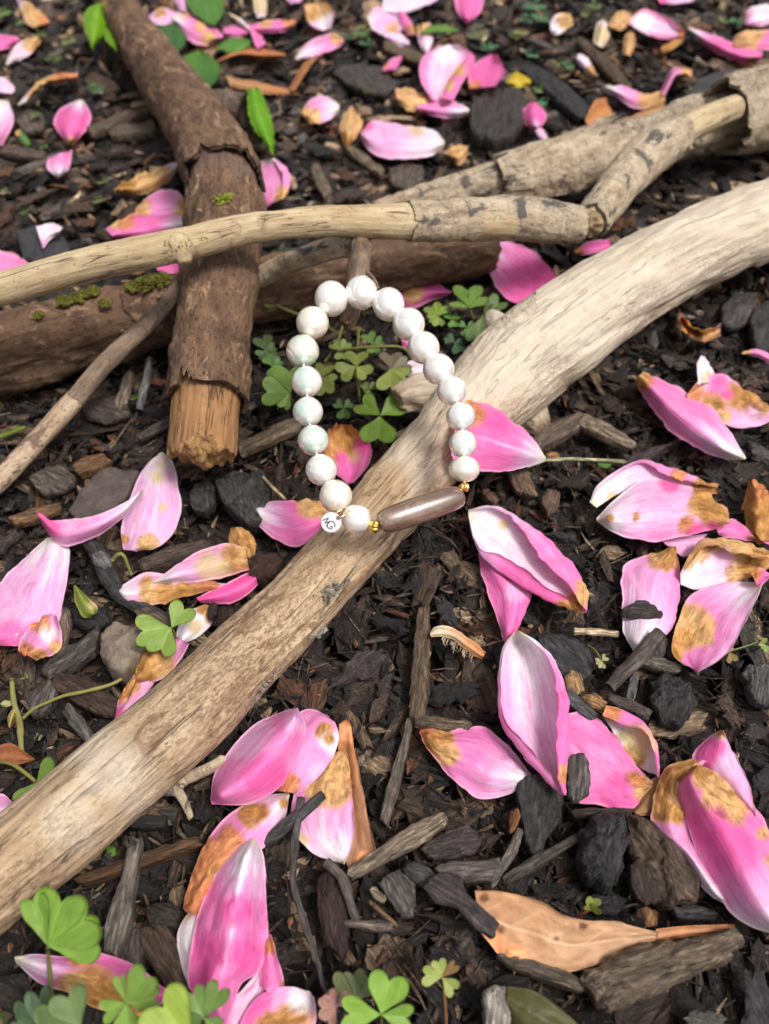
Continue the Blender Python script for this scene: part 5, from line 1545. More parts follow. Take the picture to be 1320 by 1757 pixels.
Pe("pink petal with white tip lying under the upper flower", [(806, 187), (788, 177), (755, 165), (716, 178)], [(804, 194), (785, 202), (752, 202), (716, 192)], (0.7, 1.1, 0.6), 0.66, 0.40, [])
Pe("tan wilted petal left of the upper flower", [(678, 152), (705, 150), (738, 165)], [(684, 178), (705, 192), (735, 188)], (0.5, 0.9, 0.5), 0.3, 0, [(705, 170, 38, 't')])
Pe("deep pink upright petal right of the upper flower", [(806, 152), (805, 120), (842, 92)], [(850, 148), (868, 122), (852, 93)], (0.7, 0.9, 1.4), 0.86, 0, [(815, 150, 12, 'o')], lm="the deep pink upright petal")
Pe("hot pink pointed petal at the top edge", [(779, -12), (784, 20), (800, 39)], [(832, -12), (826, 18), (803, 39)], (0.6, 1.0, 0.6), 0.86, 0, [], lm="the hot pink petal at the top edge")
Pe("broad white petal in the cluster at the top edge", [(655, 20), (690, 23), (732, 10), (758, -4)], [(660, -15), (700, -22), (765, -20)], (0.7, 0.9, 0.7), 0.16, 0, [(745, 0, 14, 'l')], lm="the top-edge petal cluster")
Pe("pink and white rounded petal, lowest left in the top-edge cluster", [(630, 30), (650, 10), (682, 24)], [(638, 50), (668, 64), (692, 50)], (0.6, 0.8, 0.8), 0.35, 0.3, [(675, 48, 10, 't'), (650, 42, 12, 'l')])
Pe("hot pink folded petal in the middle of the top-edge cluster", [(682, 20), (688, 40), (700, 60)], [(692, 20), (706, 36), (714, 56)], (0.9, 1.1, 0.8), 0.78, 0, [(706, 50, 9, 'b')])
Pe("white petal low in the top-edge cluster", [(658, 55), (680, 50), (702, 70)], [(662, 68), (685, 80), (704, 80)], (0.6, 0.9, 0.6), 0.15, 0, [(668, 70, 10, 'l')])
Pe("tan and white petal on the right of the top-edge cluster", [(716, 42), (718, 70), (728, 92)], [(738, 38), (744, 62), (736, 90)], (0.6, 0.9, 0.6), 0.4, 0, [(728, 48, 13, 't'), (734, 75, 12, 'w')])
Pe("tiny pink petal bit below the top-edge cluster", [(656, 118), (670, 102), (690, 95)], [(662, 124), (678, 120), (690, 104)], (0.5, 0.7, 0.4), 0.75, 0, [(660, 110, 8, 'o')])
Pe("cupped tan petal with white front at the top edge", [(522, 8), (530, 40), (552, 52)], [(560, 2), (574, 22), (568, 50)], (0.9, 0.4, 0.9), 0.3, 0, [(545, 12, 24, 't'), (538, 28, 12, 'b'), (558, 38, 14, 'w')])
Pe("cream strap-like petal at the top edge", [(434, -15), (436, 14), (442, 32)], [(455, -15), (458, 12), (456, 28)], (0.6, 0.8, 0.4), 0.05, 0, [(446, 5, 20, 'y')])
Pe("pale petal sliver at the top edge beside the cupped tan petal", [(480, -15), (500, 6)], [(522, -15), (518, 2)], (0.6, 0.8, 0.5), 0.45, 0, [])

# --- upper right
Pe("white petal with hot pink edges and tan tip at the upper right", [(1076, 30), (1108, 14), (1145, 30), (1176, 56)], [(1078, 40), (1110, 60), (1142, 67), (1174, 61)], (0.9, 0.5, 0.9), 0.20, 0, [(1084, 18, 12, 'o'), (1172, 58, 10, 'o'), (1105, 40, 20, 'w')], pkl=0.85, pkr=0.8, lm="the white-centred upper right petal")
Pe("tan shrivelled petal end left of the white-centred petal", [(1044, 40), (1062, 20), (1082, 22)], [(1048, 50), (1070, 50), (1084, 42)], (0.6, 0.9, 0.6), 0.2, 0, [(1064, 35, 34, 't')])
Pe("brown shrivelled petal below the white-centred petal", [(1134, 82), (1152, 64), (1174, 58)], [(1138, 92), (1160, 80), (1174, 68)], (0.5, 0.8, 0.5), 0.2, 0, [(1155, 75, 34, 'b')])
Pe("long hot pink petal with white point at the upper right", [(1181, 46), (1222, 60), (1262, 74), (1310, 90)], [(1184, 53), (1218, 84), (1266, 107), (1306, 104)], (0.7, 1.2, 0.6), 0.80, 0.22, [(1292, 106, 8, 't')], lm="the long upper right petal")
Pe("tan and pink wilted petal lying over the long upper right petal", [(1254, 80), (1272, 54), (1340, 50)], [(1258, 86), (1285, 84), (1340, 86)], (0.8, 1.2, 0.8), 0.75, 0, [(1275, 68, 24, 't'), (1300, 55, 14, 't')])
Pe("pale pink petal cut by the right edge near the top", [(1277, 38), (1290, 12), (1345, 6)], [(1284, 46), (1310, 44), (1345, 38)], (0.7, 1.1, 0.6), 0.50, 0, [(1310, 18, 22, 'w')])
Pe("white pointed petal with purple middle and tan end", [(1039, 147), (1075, 149), (1106, 160), (1142, 158)], [(1041, 152), (1078, 180), (1108, 187), (1142, 178)], (0.6, 0.9, 0.6), 0.55, 0.25, [(1115, 172, 20, 't'), (1136, 168, 16, 't')], lm="the white pointed petal")
Pe("narrow bent pink strip of petal rising from the white pointed one", [(1132, 160), (1148, 126), (1160, 116), (1188, 118)], [(1142, 162), (1156, 134), (1166, 126), (1188, 130)], (0.6, 1.2, 1.3), 0.60, 0, [(1180, 122, 10, 't')])
Pe("tiny hot pink petal on the dark stone by the bark curl", [(1245, 128), (1262, 124)], [(1248, 144), (1266, 138)], (0.8, 1.0, 0.8), 0.95, 0, [])
Pe("little hot pink bud-shaped petal near the flat dark bark slab", [(912, 174), (896, 190), (902, 212), (918, 222)], [(920, 176), (938, 195), (932, 214), (922, 222)], (0.6, 1.2, 0.6), 0.88, 0, [(920, 215, 9, 'l')], lm="the bud-shaped petal")
Pe("pale thin petal tail below the bud-shaped petal", [(914, 216), (922, 232), (940, 246)], [(926, 216), (938, 232), (946, 244)], (0.6, 0.7, 0.4), 0.25, 0, [])
Pe("small white petal with tan back near the upper right chips", [(944, 38), (955, 25), (980, 22)], [(946, 58), (962, 58), (985, 40)], (0.5, 0.9, 0.5), 0.06, 0, [(972, 35, 16, 't')])
Pe("cream oval petal lying upright in the upper right mulch", [(1018, 74), (1024, 42), (1036, 34)], [(1034, 82), (1046, 62), (1042, 38)], (0.4, 0.9, 0.4), 0.05, 0, [(1030, 60, 22, 'y')])
Pe("tan oval petal lying beside the cream oval one", [(1068, 92), (1072, 62), (1084, 54)], [(1082, 96), (1090, 76), (1090, 58)], (0.4, 0.8, 0.4), 0.1, 0, [(1078, 78, 30, 't')])
Pe("pale pinkish petal half buried in the upper right mulch", [(992, 92), (1008, 98), (1026, 128)], [(990, 106), (1004, 122), (1018, 132)], (0.4, 0.7, 0.4), 0.12, 0, [(1016, 122, 12, 't')])
Pe("pink and white petal at the top edge, far right", [(1126, -14), (1135, 6), (1150, 6)], [(1200, -14), (1188, 2), (1165, 8)], (0.5, 0.8, 0.5), 0.30, 0, [(1135, 2, 10, 'p')])
Pe("purple petal sliver under the thin pale stick on the log", [(268, 460), (292, 452), (316, 455)], [(272, 466), (295, 470), (316, 466)], (2.9, 3.0, 2.9), 0.85, 0, [])

# ------------------------------------------------------------------ leaves
Lf = leaf
Lf("large tan fallen leaf with raised midrib beside the fibrous wood chunk", [(815, 1528), (862, 1530), (920, 1545), (980, 1575), (1060, 1582), (1128, 1598)], [(826, 1602), (860, 1640), (900, 1656), (975, 1668), (1050, 1645), (1130, 1618)],
   (0.75, 0.50, 0.35), (0.44, 0.235, 0.11), (0.50, 0.30, 0.165), (0.62, 0.42, 0.25), 0.8, [(832, 1540, 9, 'd'), (845, 1625, 26, 'o'), (885, 1640, 20, 'o'), (1000, 1590, 7, 'd'), (860, 1594, 8, 'd'), (955, 1610, 5, 'd')], mat="dryleaf", name="fallen_leaf", lm="the large tan leaf", side=5, wrink=0.08)
Lf("narrow stalk end of tan leaf folded along the wood chunk", [(1126, 1594), (1180, 1588), (1262, 1586)], [(1126, 1618), (1190, 1606), (1262, 1602)], (0.5, 0.55, 0.35), (0.44, 0.20, 0.085), None, (0.55, 0.3, 0.14), 0.5, [(1255, 1594, 12, 'd')], mat="dryleaf", name="fallen_leaf", side=0)
Lf("rusty orange dry leaf strip standing behind the tan-stained petal", [(582, 1242), (600, 1238), (612, 1300), (632, 1400), (645, 1470)], [(580, 1300), (585, 1380), (590, 1450), (600, 1498), (630, 1500)], (0.45, 0.25, 0.15), (0.42, 0.17, 0.06), (0.36, 0.19, 0.10), (0.5, 0.28, 0.12), 0.5, [(600, 1260, 16, 'o'), (607, 1350, 4, 'd'), (625, 1480, 20, 'o')], mat="dryleaf", name="fallen_leaf", lm="the rusty leaf strip")
Lf("brown leaf scrap tucked between the pink petal and brown-topped petal", [(1085, 1392), (1110, 1345), (1130, 1330)], [(1100, 1400), (1128, 1395), (1136, 1350)], (0.2, 0.35, 0.25), (0.26, 0.13, 0.06), None, (0.36, 0.2, 0.1), 0.4, [], mat="dryleaf", name="fallen_leaf")
Lf("dark olive leaf at the bottom edge beside white bark", [(872, 1692), (925, 1705), (990, 1757), (1010, 1790)], [(868, 1740), (880, 1780), (930, 1800), (1000, 1800)], (0.9, 1.0, 0.4), (0.075, 0.075, 0.022), (0.10, 0.095, 0.03), (0.12, 0.12, 0.05), 0.5, [], name="leaf", lm="the dark olive leaf")
Lf("withered orange leaf lying in the upper right mulch", [(1004, 205), (1022, 172), (1040, 168)], [(1010, 218), (1046, 212), (1050, 190)], (0.5, 0.7, 0.4), (0.42, 0.17, 0.05), None, (0.5, 0.24, 0.1), 0.5, [], mat="dryleaf", name="fallen_leaf", lm="the withered orange leaf")
Lf("long tan leaf behind the pale bark branch", [(1042, 212), (1090, 196), (1140, 176)], [(1046, 224), (1090, 214), (1148, 190)], (0.5, 0.8, 0.5), (0.40, 0.21, 0.09), None, (0.5, 0.3, 0.14), 0.5, [], mat="dryleaf", name="fallen_leaf")
Lf("rusty curled leaf edge near the round green leaves", [(372, 104), (410, 86), (455, 84), (490, 92)], [(376, 106), (412, 98), (450, 103), (490, 100)], (0.5, 0.9, 0.4), (0.38, 0.14, 0.05), None, (0.45, 0.2, 0.1), 0.4, [], mat="dryleaf", name="fallen_leaf", lm="the rusty curled leaf")
Lf("rusty narrow dry leaf blade standing up at an angle", [(496, 152), (518, 112), (540, 92)], [(506, 156), (528, 120), (546, 96)], (0.4, 0.9, 1.0), (0.36, 0.15, 0.05), None, (0.42, 0.2, 0.08), 0.4, [], mat="dryleaf", name="fallen_leaf")
Lf("tan dry leaf lying below the rusty curled leaf", [(388, 130), (440, 140), (502, 155)], [(395, 148), (450, 160), (524, 166)], (0.3, 0.5, 0.3), (0.36, 0.20, 0.09), (0.40, 0.17, 0.06), (0.45, 0.26, 0.12), 0.5, [], mat="dryleaf", name="fallen_leaf")
Lf("small bright yellow leaf beside the flat dark bark slab", [(870, 138), (888, 122), (912, 138)], [(874, 146), (890, 151), (910, 145)], (0.5, 0.7, 0.4), (0.55, 0.42, 0.02), None, (0.6, 0.5, 0.1), 0.3, [], name="leaf", lm="the yellow leaf")
Lf("round dark green leaf, lowest of the three beside the broken branch", [(338, 163), (308, 138), (308, 105), (335, 86)], [(345, 163), (374, 135), (376, 108), (345, 85)], (1.4, 1.2, 1.4), (0.055, 0.16, 0.022), (0.08, 0.20, 0.03), (0.12, 0.24, 0.06), 0.35, [], lm="the round green leaf", wrink=0.03)
Lf("round dark green leaf with pale tip above the broken branch", [(286, 95), (262, 80), (272, 48), (292, 40)], [(290, 95), (314, 84), (320, 62), (300, 42)], (1.0, 1.0, 1.0), (0.05, 0.125, 0.028), None, (0.1, 0.2, 0.06), 0.3, [], wrink=0.03)
Lf("large round green leaf cut by the top edge", [(318, -20), (324, 14), (350, 36)], [(386, -20), (384, 22), (368, 44)], (1.2, 1.3, 1.2), (0.085, 0.20, 0.03), None, (0.14, 0.28, 0.07), 0.35, [], wrink=0.03)
Lf("oval green leaf under the long orange-tipped petal", [(372, 82), (392, 64), (430, 66)], [(378, 88), (408, 88), (430, 78)], (0.7, 0.9, 0.7), (0.09, 0.22, 0.03), None, (0.14, 0.3, 0.07), 0.35, [])
Lf("bright green pointed leaf with a serrated edge hanging near the pale sticks", [(425, 152), (424, 180), (432, 215), (450, 240), (468, 266)], [(446, 150), (458, 178), (468, 205), (472, 240), (470, 266)], (1.6, 1.8, 1.0), (0.14, 0.34, 0.01), None, (0.22, 0.45, 0.06), 0.3, [], lm="the serrated green leaf", serr=0.16)
Lf("small oval green leaf lying at the upper left", [(26, 228), (36, 222), (52, 244)], [(30, 236), (44, 252), (54, 250)], (0.4, 0.6, 0.4), (0.10, 0.22, 0.05), None, (0.16, 0.3, 0.08), 0.3, [(28, 228, 7, 'o')])
Lf("thin green leaf over the top-edge petal cluster", [(722, 55), (745, 42), (788, 50)], [(726, 58), (750, 55), (786, 56)], (1.0, 1.1, 1.0), (0.12, 0.26, 0.03), None, (0.2, 0.35, 0.08), 0.3, [])
Lf("narrow green blade at the left edge under the dark log", [(-20, 750), (20, 736), (44, 732)], [(-20, 758), (22, 744), (44, 735)], (0.5, 0.6, 0.5), (0.16, 0.22, 0.03), None, (0.25, 0.3, 0.08), 0.2, [])
Lf("folded yellow green leaflet lying beside the large wet pale petal", [(126, 1004), (130, 1035), (142, 1058), (158, 1058)], [(130, 1004), (152, 1026), (168, 1042), (164, 1054)], (0.5, 0.9, 0.5), (0.26, 0.34, 0.06), None, (0.4, 0.45, 0.15), 0.5, [(160, 1038, 9, 'y')], lm="the folded yellow green leaflet", skew=0.1)
Lf("tiny green leaf on mulch beyond the petal behind the pearls", [(1026, 792), (1036, 788), (1048, 796)], [(1028, 800), (1040, 803), (1050, 799)], (0.3, 0.4, 0.3), (0.10, 0.20, 0.03), None, (0.16, 0.3, 0.08), 0.3, [])
Lf("tiny dark green leaf under the driftwood branch", [(182, 1462), (184, 1454), (196, 1452)], [(186, 1472), (198, 1468), (200, 1458)], (0.3, 0.4, 0.3), (0.08, 0.16, 0.02), None, (0.12, 0.2, 0.06), 0.3, [])
Lf("reddish brown leaf lying at the left edge by the clover", [(-15, 1285), (20, 1276), (58, 1300)], [(-15, 1312), (30, 1312), (60, 1304)], (0.3, 0.5, 0.3), (0.25, 0.09, 0.035), None, (0.36, 0.16, 0.06), 0.5, [], mat="dryleaf", name="fallen_leaf")
# bright sprig with two pointed leaves by the top of the broken branch
sp = thing("green_sprig", "bright green sprig with pointed leaves by the broken branch's far end", "sprig", P(180, 120, 0))
Lf(None, [(172, 4), (148, 18), (144, 46), (158, 82)], [(176, 4), (184, 28), (178, 58), (162, 82)], (2.4, 2.6, 2.0), (0.16, 0.33, 0.012), None, (0.24, 0.42, 0.05), 0.3, parent=sp)
Lf(None, [(178, 46), (182, 70), (200, 88)], [(184, 46), (200, 62), (203, 88)], (2.4, 2.5, 1.6), (0.15, 0.32, 0.012), None, (0.24, 0.42, 0.05), 0.3, parent=sp)
Lf(None, [(172, 6), (190, 2), (212, 22)], [(176, 14), (194, 22), (212, 28)], (2.4, 2.5, 1.9), (0.15, 0.31, 0.012), None, (0.24, 0.42, 0.05), 0.3, parent=sp)
me, V = simple_tube("stem", [(176, 10, 2.4, 3), (180, 60, 1.4, 3), (182, 118, -0.1, 3)], M["leaf"], (0.12, 0.05, 0.03), 7, 12, 0.02, 4)
part("stem", me, sp)
LAND.append((170, 50, "the bright green sprig"))

# ------------------------------------------------------------------ clovers
OL = (0.19, 0.235, 0.055); YL = (0.30, 0.36, 0.10); MG = (0.165, 0.275, 0.055)
BN = (0.17, 0.14, 0.09)
cv = clover
cv("mid green clover peeping out left of the bracelet", (498, 674, 1.2), [(449, 672, 1.3, 0.85, 0.15), (497, 630, 1.2, 0.6, 0.3), (486, 702, 0.9, 0.45, 0.5)], [(500, 685, 0.7), (508, 700, -0.3)], MG, lm="the clover left of the bracelet")
cv("olive clover in the middle of the bracelet", (611, 629, 1.3), [(613, 604, 1.3, 0.75, 0.2), (580, 643, 1.2, 0.85, 0.15), (634, 646, 1.2, 0.75, 0.3)], [(614, 660, 0.7), (620, 700, -0.3)], OL, lm="the olive clover inside the bracelet")
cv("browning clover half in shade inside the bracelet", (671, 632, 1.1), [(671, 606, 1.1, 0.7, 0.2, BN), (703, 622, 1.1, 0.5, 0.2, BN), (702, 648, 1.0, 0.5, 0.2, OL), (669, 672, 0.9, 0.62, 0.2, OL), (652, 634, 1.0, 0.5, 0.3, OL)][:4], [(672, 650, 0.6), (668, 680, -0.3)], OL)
cv("fresh green clover low inside the bracelet against the driftwood", (652, 713, 1.0), [(617, 690, 1.1, 0.62, 0.3), (690, 692, 1.1, 0.60, 0.3), (648, 762, 0.8, 0.72, 0.2)], [(640, 690, 0.9), (612, 650, 0.2), (608, 640, -0.3)], (0.165, 0.27, 0.04), lm="the clover against the driftwood")
cv("small green clover between the olive one and the right pearls", (640, 590, 0.9), [(630, 572, 1.0, 0.7, 0.2), (658, 584, 1.0, 0.7, 0.2), (642, 608, 0.8, 0.7, 0.3)], None, (0.12, 0.20, 0.05))
cv("little yellowish clover below the cut stub in the bracelet", (585, 600, 0.8), [(570, 588, 0.9, 0.7, 0.2), (598, 586, 0.9, 0.7, 0.2), (586, 618, 0.7, 0.7, 0.3)], None, (0.17, 0.23, 0.06))
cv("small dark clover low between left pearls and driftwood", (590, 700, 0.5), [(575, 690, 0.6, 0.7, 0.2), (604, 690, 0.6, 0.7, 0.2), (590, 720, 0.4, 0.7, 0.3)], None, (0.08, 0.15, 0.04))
cv("small green clover at the foot of the dark log left of the bracelet", (468, 628, 0.6), [(458, 612, 0.7, 0.7, 0.2), (484, 618, 0.7, 0.7, 0.3), (470, 646, 0.5, 0.7, 0.2)], None, (0.10, 0.19, 0.05))
cv("tiny bright clover right of the spotted hot pink petal", (776, 548, 0.8), [(766, 538, 0.9, 0.7, 0.2), (788, 540, 0.9, 0.7, 0.2), (778, 562, 0.7, 0.7, 0.2)], None, (0.13, 0.24, 0.05))
cv("green clover between tall clover and dark bluish one", (800, 562, 0.8), [(788, 554, 0.9, 0.6, 0.3), (814, 556, 0.9, 0.6, 0.3), (802, 578, 0.7, 0.7, 0.2)], None, (0.10, 0.20, 0.05))
cv("small olive clover under the bowed stem in the bracelet", (632, 668, 0.5), [(622, 658, 0.6, 0.7, 0.2), (646, 660, 0.6, 0.7, 0.2), (634, 684, 0.4, 0.7, 0.2)], None, (0.13, 0.18, 0.05))
cv("half hidden olive clover behind the left pearls", (552, 648, 1.0), [(560, 626, 1.0, 0.7, 0.2), (577, 656, 0.9, 0.7, 0.2), (560, 678, 0.8, 0.6, 0.2)], None, OL)
cv("single folded green clover leaf beside the broken branch", (476, 524, 1.6), [(462, 498, 2.0, 0.8, 0.5), (452, 520, 1.8, 0.6, 0.5)], [(500, 535, 1.4), (545, 550, 0.6), (575, 570, -0.2)], MG, sw=3)
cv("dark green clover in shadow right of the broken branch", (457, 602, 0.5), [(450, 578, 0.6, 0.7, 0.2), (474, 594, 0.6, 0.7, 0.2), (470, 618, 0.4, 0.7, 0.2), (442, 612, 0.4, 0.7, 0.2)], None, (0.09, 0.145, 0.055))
cv("bright yellow green clover by the tan-spotted hot pink petal", (751, 542, 1.0), [(738, 524, 1.1, 0.8, 0.15), (762, 523, 1.1, 0.8, 0.15), (735, 548, 0.9, 0.7, 0.2), (753, 560, 0.8, 0.8, 0.2)], [(756, 556, 0.4), (760, 566, -0.3)], (0.20, 0.285, 0.05), lm="the bright yellow green clover")
cv("tall mid green clover between bracelet and driftwood", (806, 528, 1.5), [(802, 491, 1.6, 0.62, 0.15), (829, 506, 1.5, 0.62, 0.15), (780, 515, 1.4, 0.55, 0.2)], [(811, 545, 0.9), (815, 570, -0.3)], MG, lm="the tall clover")
cv("upright clover leaf pair close to the driftwood knob", (829, 542, 1.2), [(861, 516, 1.4, 0.45, 0.5), (816, 590, 0.8, 0.42, 0.4), (842, 520, 1.6, 0.3, 0.6)], [(828, 555, 0.5), (826, 570, -0.3)], (0.12, 0.185, 0.06))
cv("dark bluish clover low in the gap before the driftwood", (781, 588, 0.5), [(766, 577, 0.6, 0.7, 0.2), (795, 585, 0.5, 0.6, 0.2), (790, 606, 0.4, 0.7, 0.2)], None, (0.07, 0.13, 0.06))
cv("bright green clover lying over the white brown-spotted petal", (294, 1077, 1.4), [(322, 1038, 1.6, 0.72, 0.25), (233, 1084, 1.5, 0.62, 0.2), (272, 1124, 1.3, 0.68, 0.2)], [(301, 1090, 0.8), (308, 1110, -0.2)], (0.24, 0.36, 0.07), lm="the bright clover by the driftwood")
cv("green clover tucked against the driftwood at the left edge", (62, 1342, 1.0), [(101, 1314, 1.3, 0.62, 0.3), (36, 1380, 0.8, 0.55, 0.4), (76, 1356, 0.9, 0.6, 0.3)], [(48, 1330, 1.0), (22, 1312, 0.9), (-20, 1302, 0.5)], MG, sw=3.2, lm="the clover at the left edge", stemcol=(0.24, 0.24, 0.06))
cv("big cupped light green clover in the bottom left corner", (83, 1625, 2.4), [(112, 1527, 3.0, 0.62, 0.2), (164, 1566, 2.9, 0.55, 0.2), (174, 1606, 2.5, 0.5, 0.3), (60, 1536, 3.0, 0.3, 0.5)], [(86, 1680, 1.4), (96, 1757, 0.2)], (0.21, 0.36, 0.055), lm="the big cupped clover", sw=3.5)
cv("front clover with three green leaflets at the bottom edge", (216, 1720, 3.2), [(258, 1666, 3.5, 0.55, 0.3), (205, 1672, 3.5, 0.25, 0.6), (176, 1738, 3.0, 0.5, 0.3), (276, 1712, 3.2, 0.45, 0.4), (222, 1770, 2.8, 0.6, 0.2)], [(225, 1760, 2.0), (232, 1800, 0.5)], (0.20, 0.33, 0.06), lm="the front clover", stemcol=(0.30, 0.22, 0.08))
cv("dull green clover leaf at the bottom left edge", (138, 1766, 3.0), [(112, 1698, 3.3, 0.62, 0.15), (60, 1770, 2.7, 0.6, 0.2)], None, (0.16, 0.24, 0.085))
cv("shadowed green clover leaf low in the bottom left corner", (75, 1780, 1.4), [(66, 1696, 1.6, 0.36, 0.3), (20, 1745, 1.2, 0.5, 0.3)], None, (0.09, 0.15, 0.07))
cv("blurred lime green clover at the bottom edge", (330, 1790, 3.6), [(268, 1712, 3.9, 0.65, 0.2), (290, 1770, 3.5, 0.6, 0.2)], None, (0.29, 0.40, 0.065))
cv("green clover before the big wet hot pink petal", (350, 1746, 3.0), [(328, 1696, 3.2, 0.55, 0.25), (382, 1688, 3.3, 0.42, 0.3), (376, 1764, 2.8, 0.6, 0.2), (318, 1752, 2.8, 0.6, 0.3)], [(340, 1752, 2.4), (310, 1790, 0.5)], (0.16, 0.26, 0.065), sw=3, lm="the clover before the big wet petal")
cv("large fresh green clover at the bottom middle edge", (654, 1741, 1.8), [(672, 1668, 2.1, 0.72, 0.2), (586, 1738, 1.8, 0.52, 0.2), (708, 1748, 1.7, 0.5, 0.3)], [(655, 1757, 1.0), (656, 1785, -0.2)], (0.20, 0.35, 0.05), lm="the fresh clover at the bottom edge")
cv("olive green clover behind the fresh bottom clover", (614, 1716, 0.9), [(606, 1664, 1.0, 0.55, 0.2), (638, 1682, 0.9, 0.55, 0.2), (566, 1688, 0.9, 0.6, 0.2)], None, (0.14, 0.17, 0.07))
cv("pinkish clover with faded leaflets at the bottom edge", (577, 1728, 1.4), [(562, 1702, 1.5, 0.7, 0.2, (0.42, 0.20, 0.18)), (546, 1730, 1.4, 0.75, 0.2, (0.42, 0.24, 0.18)), (600, 1708, 1.4, 0.5, 0.2, (0.42, 0.22, 0.22)), (560, 1756, 1.3, 0.7, 0.2, (0.40, 0.22, 0.17))], None, (0.42, 0.24, 0.18), lm="the pinkish clover", stemcol=(0.25, 0.15, 0.08))
cv("small yellow green clover with one brown leaflet", (759, 1677, 1.4), [(751, 1645, 1.6, 0.55, 0.3, YL), (724, 1672, 1.5, 0.55, 0.4, YL), (783, 1702, 1.4, 0.62, 0.3, YL), (784, 1652, 1.6, 0.3, 0.5, (0.25, 0.15, 0.06))], [(763, 1710, 0.8), (767, 1770, -0.2)], YL, sw=3, stemcol=(0.24, 0.12, 0.05), lm="the small yellow green clover")
cv("tiny tan green seedling on the chips above the vertical petal's side", (1033, 1134, 0.5), [(1041, 1126, 0.5, 0.7, 0.2), (1022, 1135, 0.5, 0.7, 0.2), (1033, 1147, 0.4, 0.7, 0.2)], [(1022, 1118, 0.3), (1010, 1108, 0.0)], (0.30, 0.28, 0.12), sw=2)
cv("tiny withered tan seedling touching the tan-blotched petal", (1252, 1118, 0.7), [(1240, 1116, 0.7, 0.6, 0.3), (1256, 1110, 0.7, 0.5, 0.3), (1257, 1136, 0.5, 0.8, 0.3)], [(1290, 1105, 0.5), (1310, 1095, 0.3)], (0.28, 0.20, 0.06), sw=1.5)
cv("tiny pale green seedling at the right edge", (1312, 1105, 0.5), [(1310, 1094, 0.5, 0.7, 0.2), (1304, 1110, 0.5, 0.7, 0.2), (1318, 1118, 0.4, 0.7, 0.2)], None, (0.20, 0.26, 0.07), sw=1.5)
cv("tiny yellow sprout opening beside the tan leaf", (1012, 1562, 0.4), [(1020, 1538, 0.8, 0.5, 0.4, YL), (1028, 1556, 0.7, 0.5, 0.5, (0.26, 0.30, 0.05)), (1004, 1552, 0.6, 0.4, 0.5, (0.22, 0.2, 0.05))], [(1000, 1568, 0.3), (985, 1576, 0.0)], YL, sw=2.2, stemcol=(0.2, 0.06, 0.03))
# long runner stem from the bright clover to a pale sprout
ru = thing("runner_sprout", "pale yellow sprout joined to a long thin runner at the left edge", "sprout", P(38, 1260, -0.2))
me, V = simple_tube("runner", [(232, 1144, 0.5, 3.4), (200, 1170, 0.55, 3.4), (150, 1186, 0.6, 3.2), (105, 1196, 0.55, 3), (62, 1214, 0.45, 3), (40, 1232, 0.35, 3)], M["leaf"], (0.27, 0.25, 0.07), 7, 40, 0.03, 8)
note(V); part("runner", me, ru)
me, V = simple_tube("stalk", [(37, 1290, -0.2, 4.5), (36, 1250, 0.3, 5.5), (30, 1225, 0.8, 4.5), (24, 1205, 1.1, 5), (21, 1165, 1.7, 4)], M["leaf"], (0.34, 0.33, 0.12), 8, 24, 0.03, 9)
note(V); part("stalk", me, ru)
leaf(None, [(26, 1210), (14, 1228), (14, 1246)], [(30, 1212), (28, 1232), (18, 1250)], (0.9, 1.0, 0.5), (0.45, 0.34, 0.10), None, (0.5, 0.42, 0.2), 0.3, parent=ru)
leaf(None, [(24, 1202), (8, 1200), (0, 1206)], [(24, 1208), (10, 1212), (1, 1208)], (1.1, 1.1, 1.0), (0.42, 0.42, 0.18), None, (0.5, 0.5, 0.25), 0.3, parent=ru)
LAND.append((40, 1220, "the pale sprout"))
# crossing clover stems inside the bracelet
for lb, pts in (("bowed clover stem inside the top of the bracelet", [(580, 600, 0.9, 2.4), (640, 595, 1.3, 2.6), (690, 596, 1.2, 2.6), (708, 616, 0.6, 2.4)]),
                ("thin clover stem leaning inside the left pearls", [(588, 560, 0.9, 2.2), (578, 590, 0.8, 2.2), (558, 620, 0.2, 2.2)]),
                ("straight clover stem hanging below the forked twig", [(616, 560, 1.3, 2.2), (614, 600, 0.6, 2.2)]),
                ("pale clover stem arching up right of the forked twig", [(676, 420, 2.8, 2.2), (656, 440, 2.6, 2.2), (640, 470, 2.0, 2.2)])):
    me, V = simple_tube("green_runner", pts, M["leaf"], (0.19, 0.20, 0.05), 7, 16, 0.02, 12)
    c = V.mean(0); me.transform(__import__("mathutils").Matrix.Translation(tuple(-c)))
    o = bpy.data.objects.new("green_runner", me); COL.objects.link(o); o.location = tuple(c); tag(o, lb, "runner", None)


# small weeds in the background: rosettes of little round leaves
def weed(label, px, py, rad, n, col, seed):
    r = np.random.default_rng(seed)
    o = thing("seedling", label, "seedling", P(px, py, 0))
    for k in range(n):
        a = 2 * np.pi * (k + r.random() * 0.6) / n
        rr = rad * (0.35 + 0.65 * r.random())
        c = (px + math.cos(a) * rr * 0.25, py + math.sin(a) * rr * 0.25, 0.55)
        t = (px + math.cos(a) * rr, py + math.sin(a) * rr * 0.75, 0.5 + 0.3 * r.random())
        V, q, at = leaflet(P(*c), P(*t), 0.6, 0.15, tuple(np.array(col) * (0.75 + 0.5 * r.random())), seed=seed * 9 + k, cup=0.1)
        note(V)
        part("leaflet", mesh("leaflet", V, q, None, at, True, M["leaf"]), o)
    return o


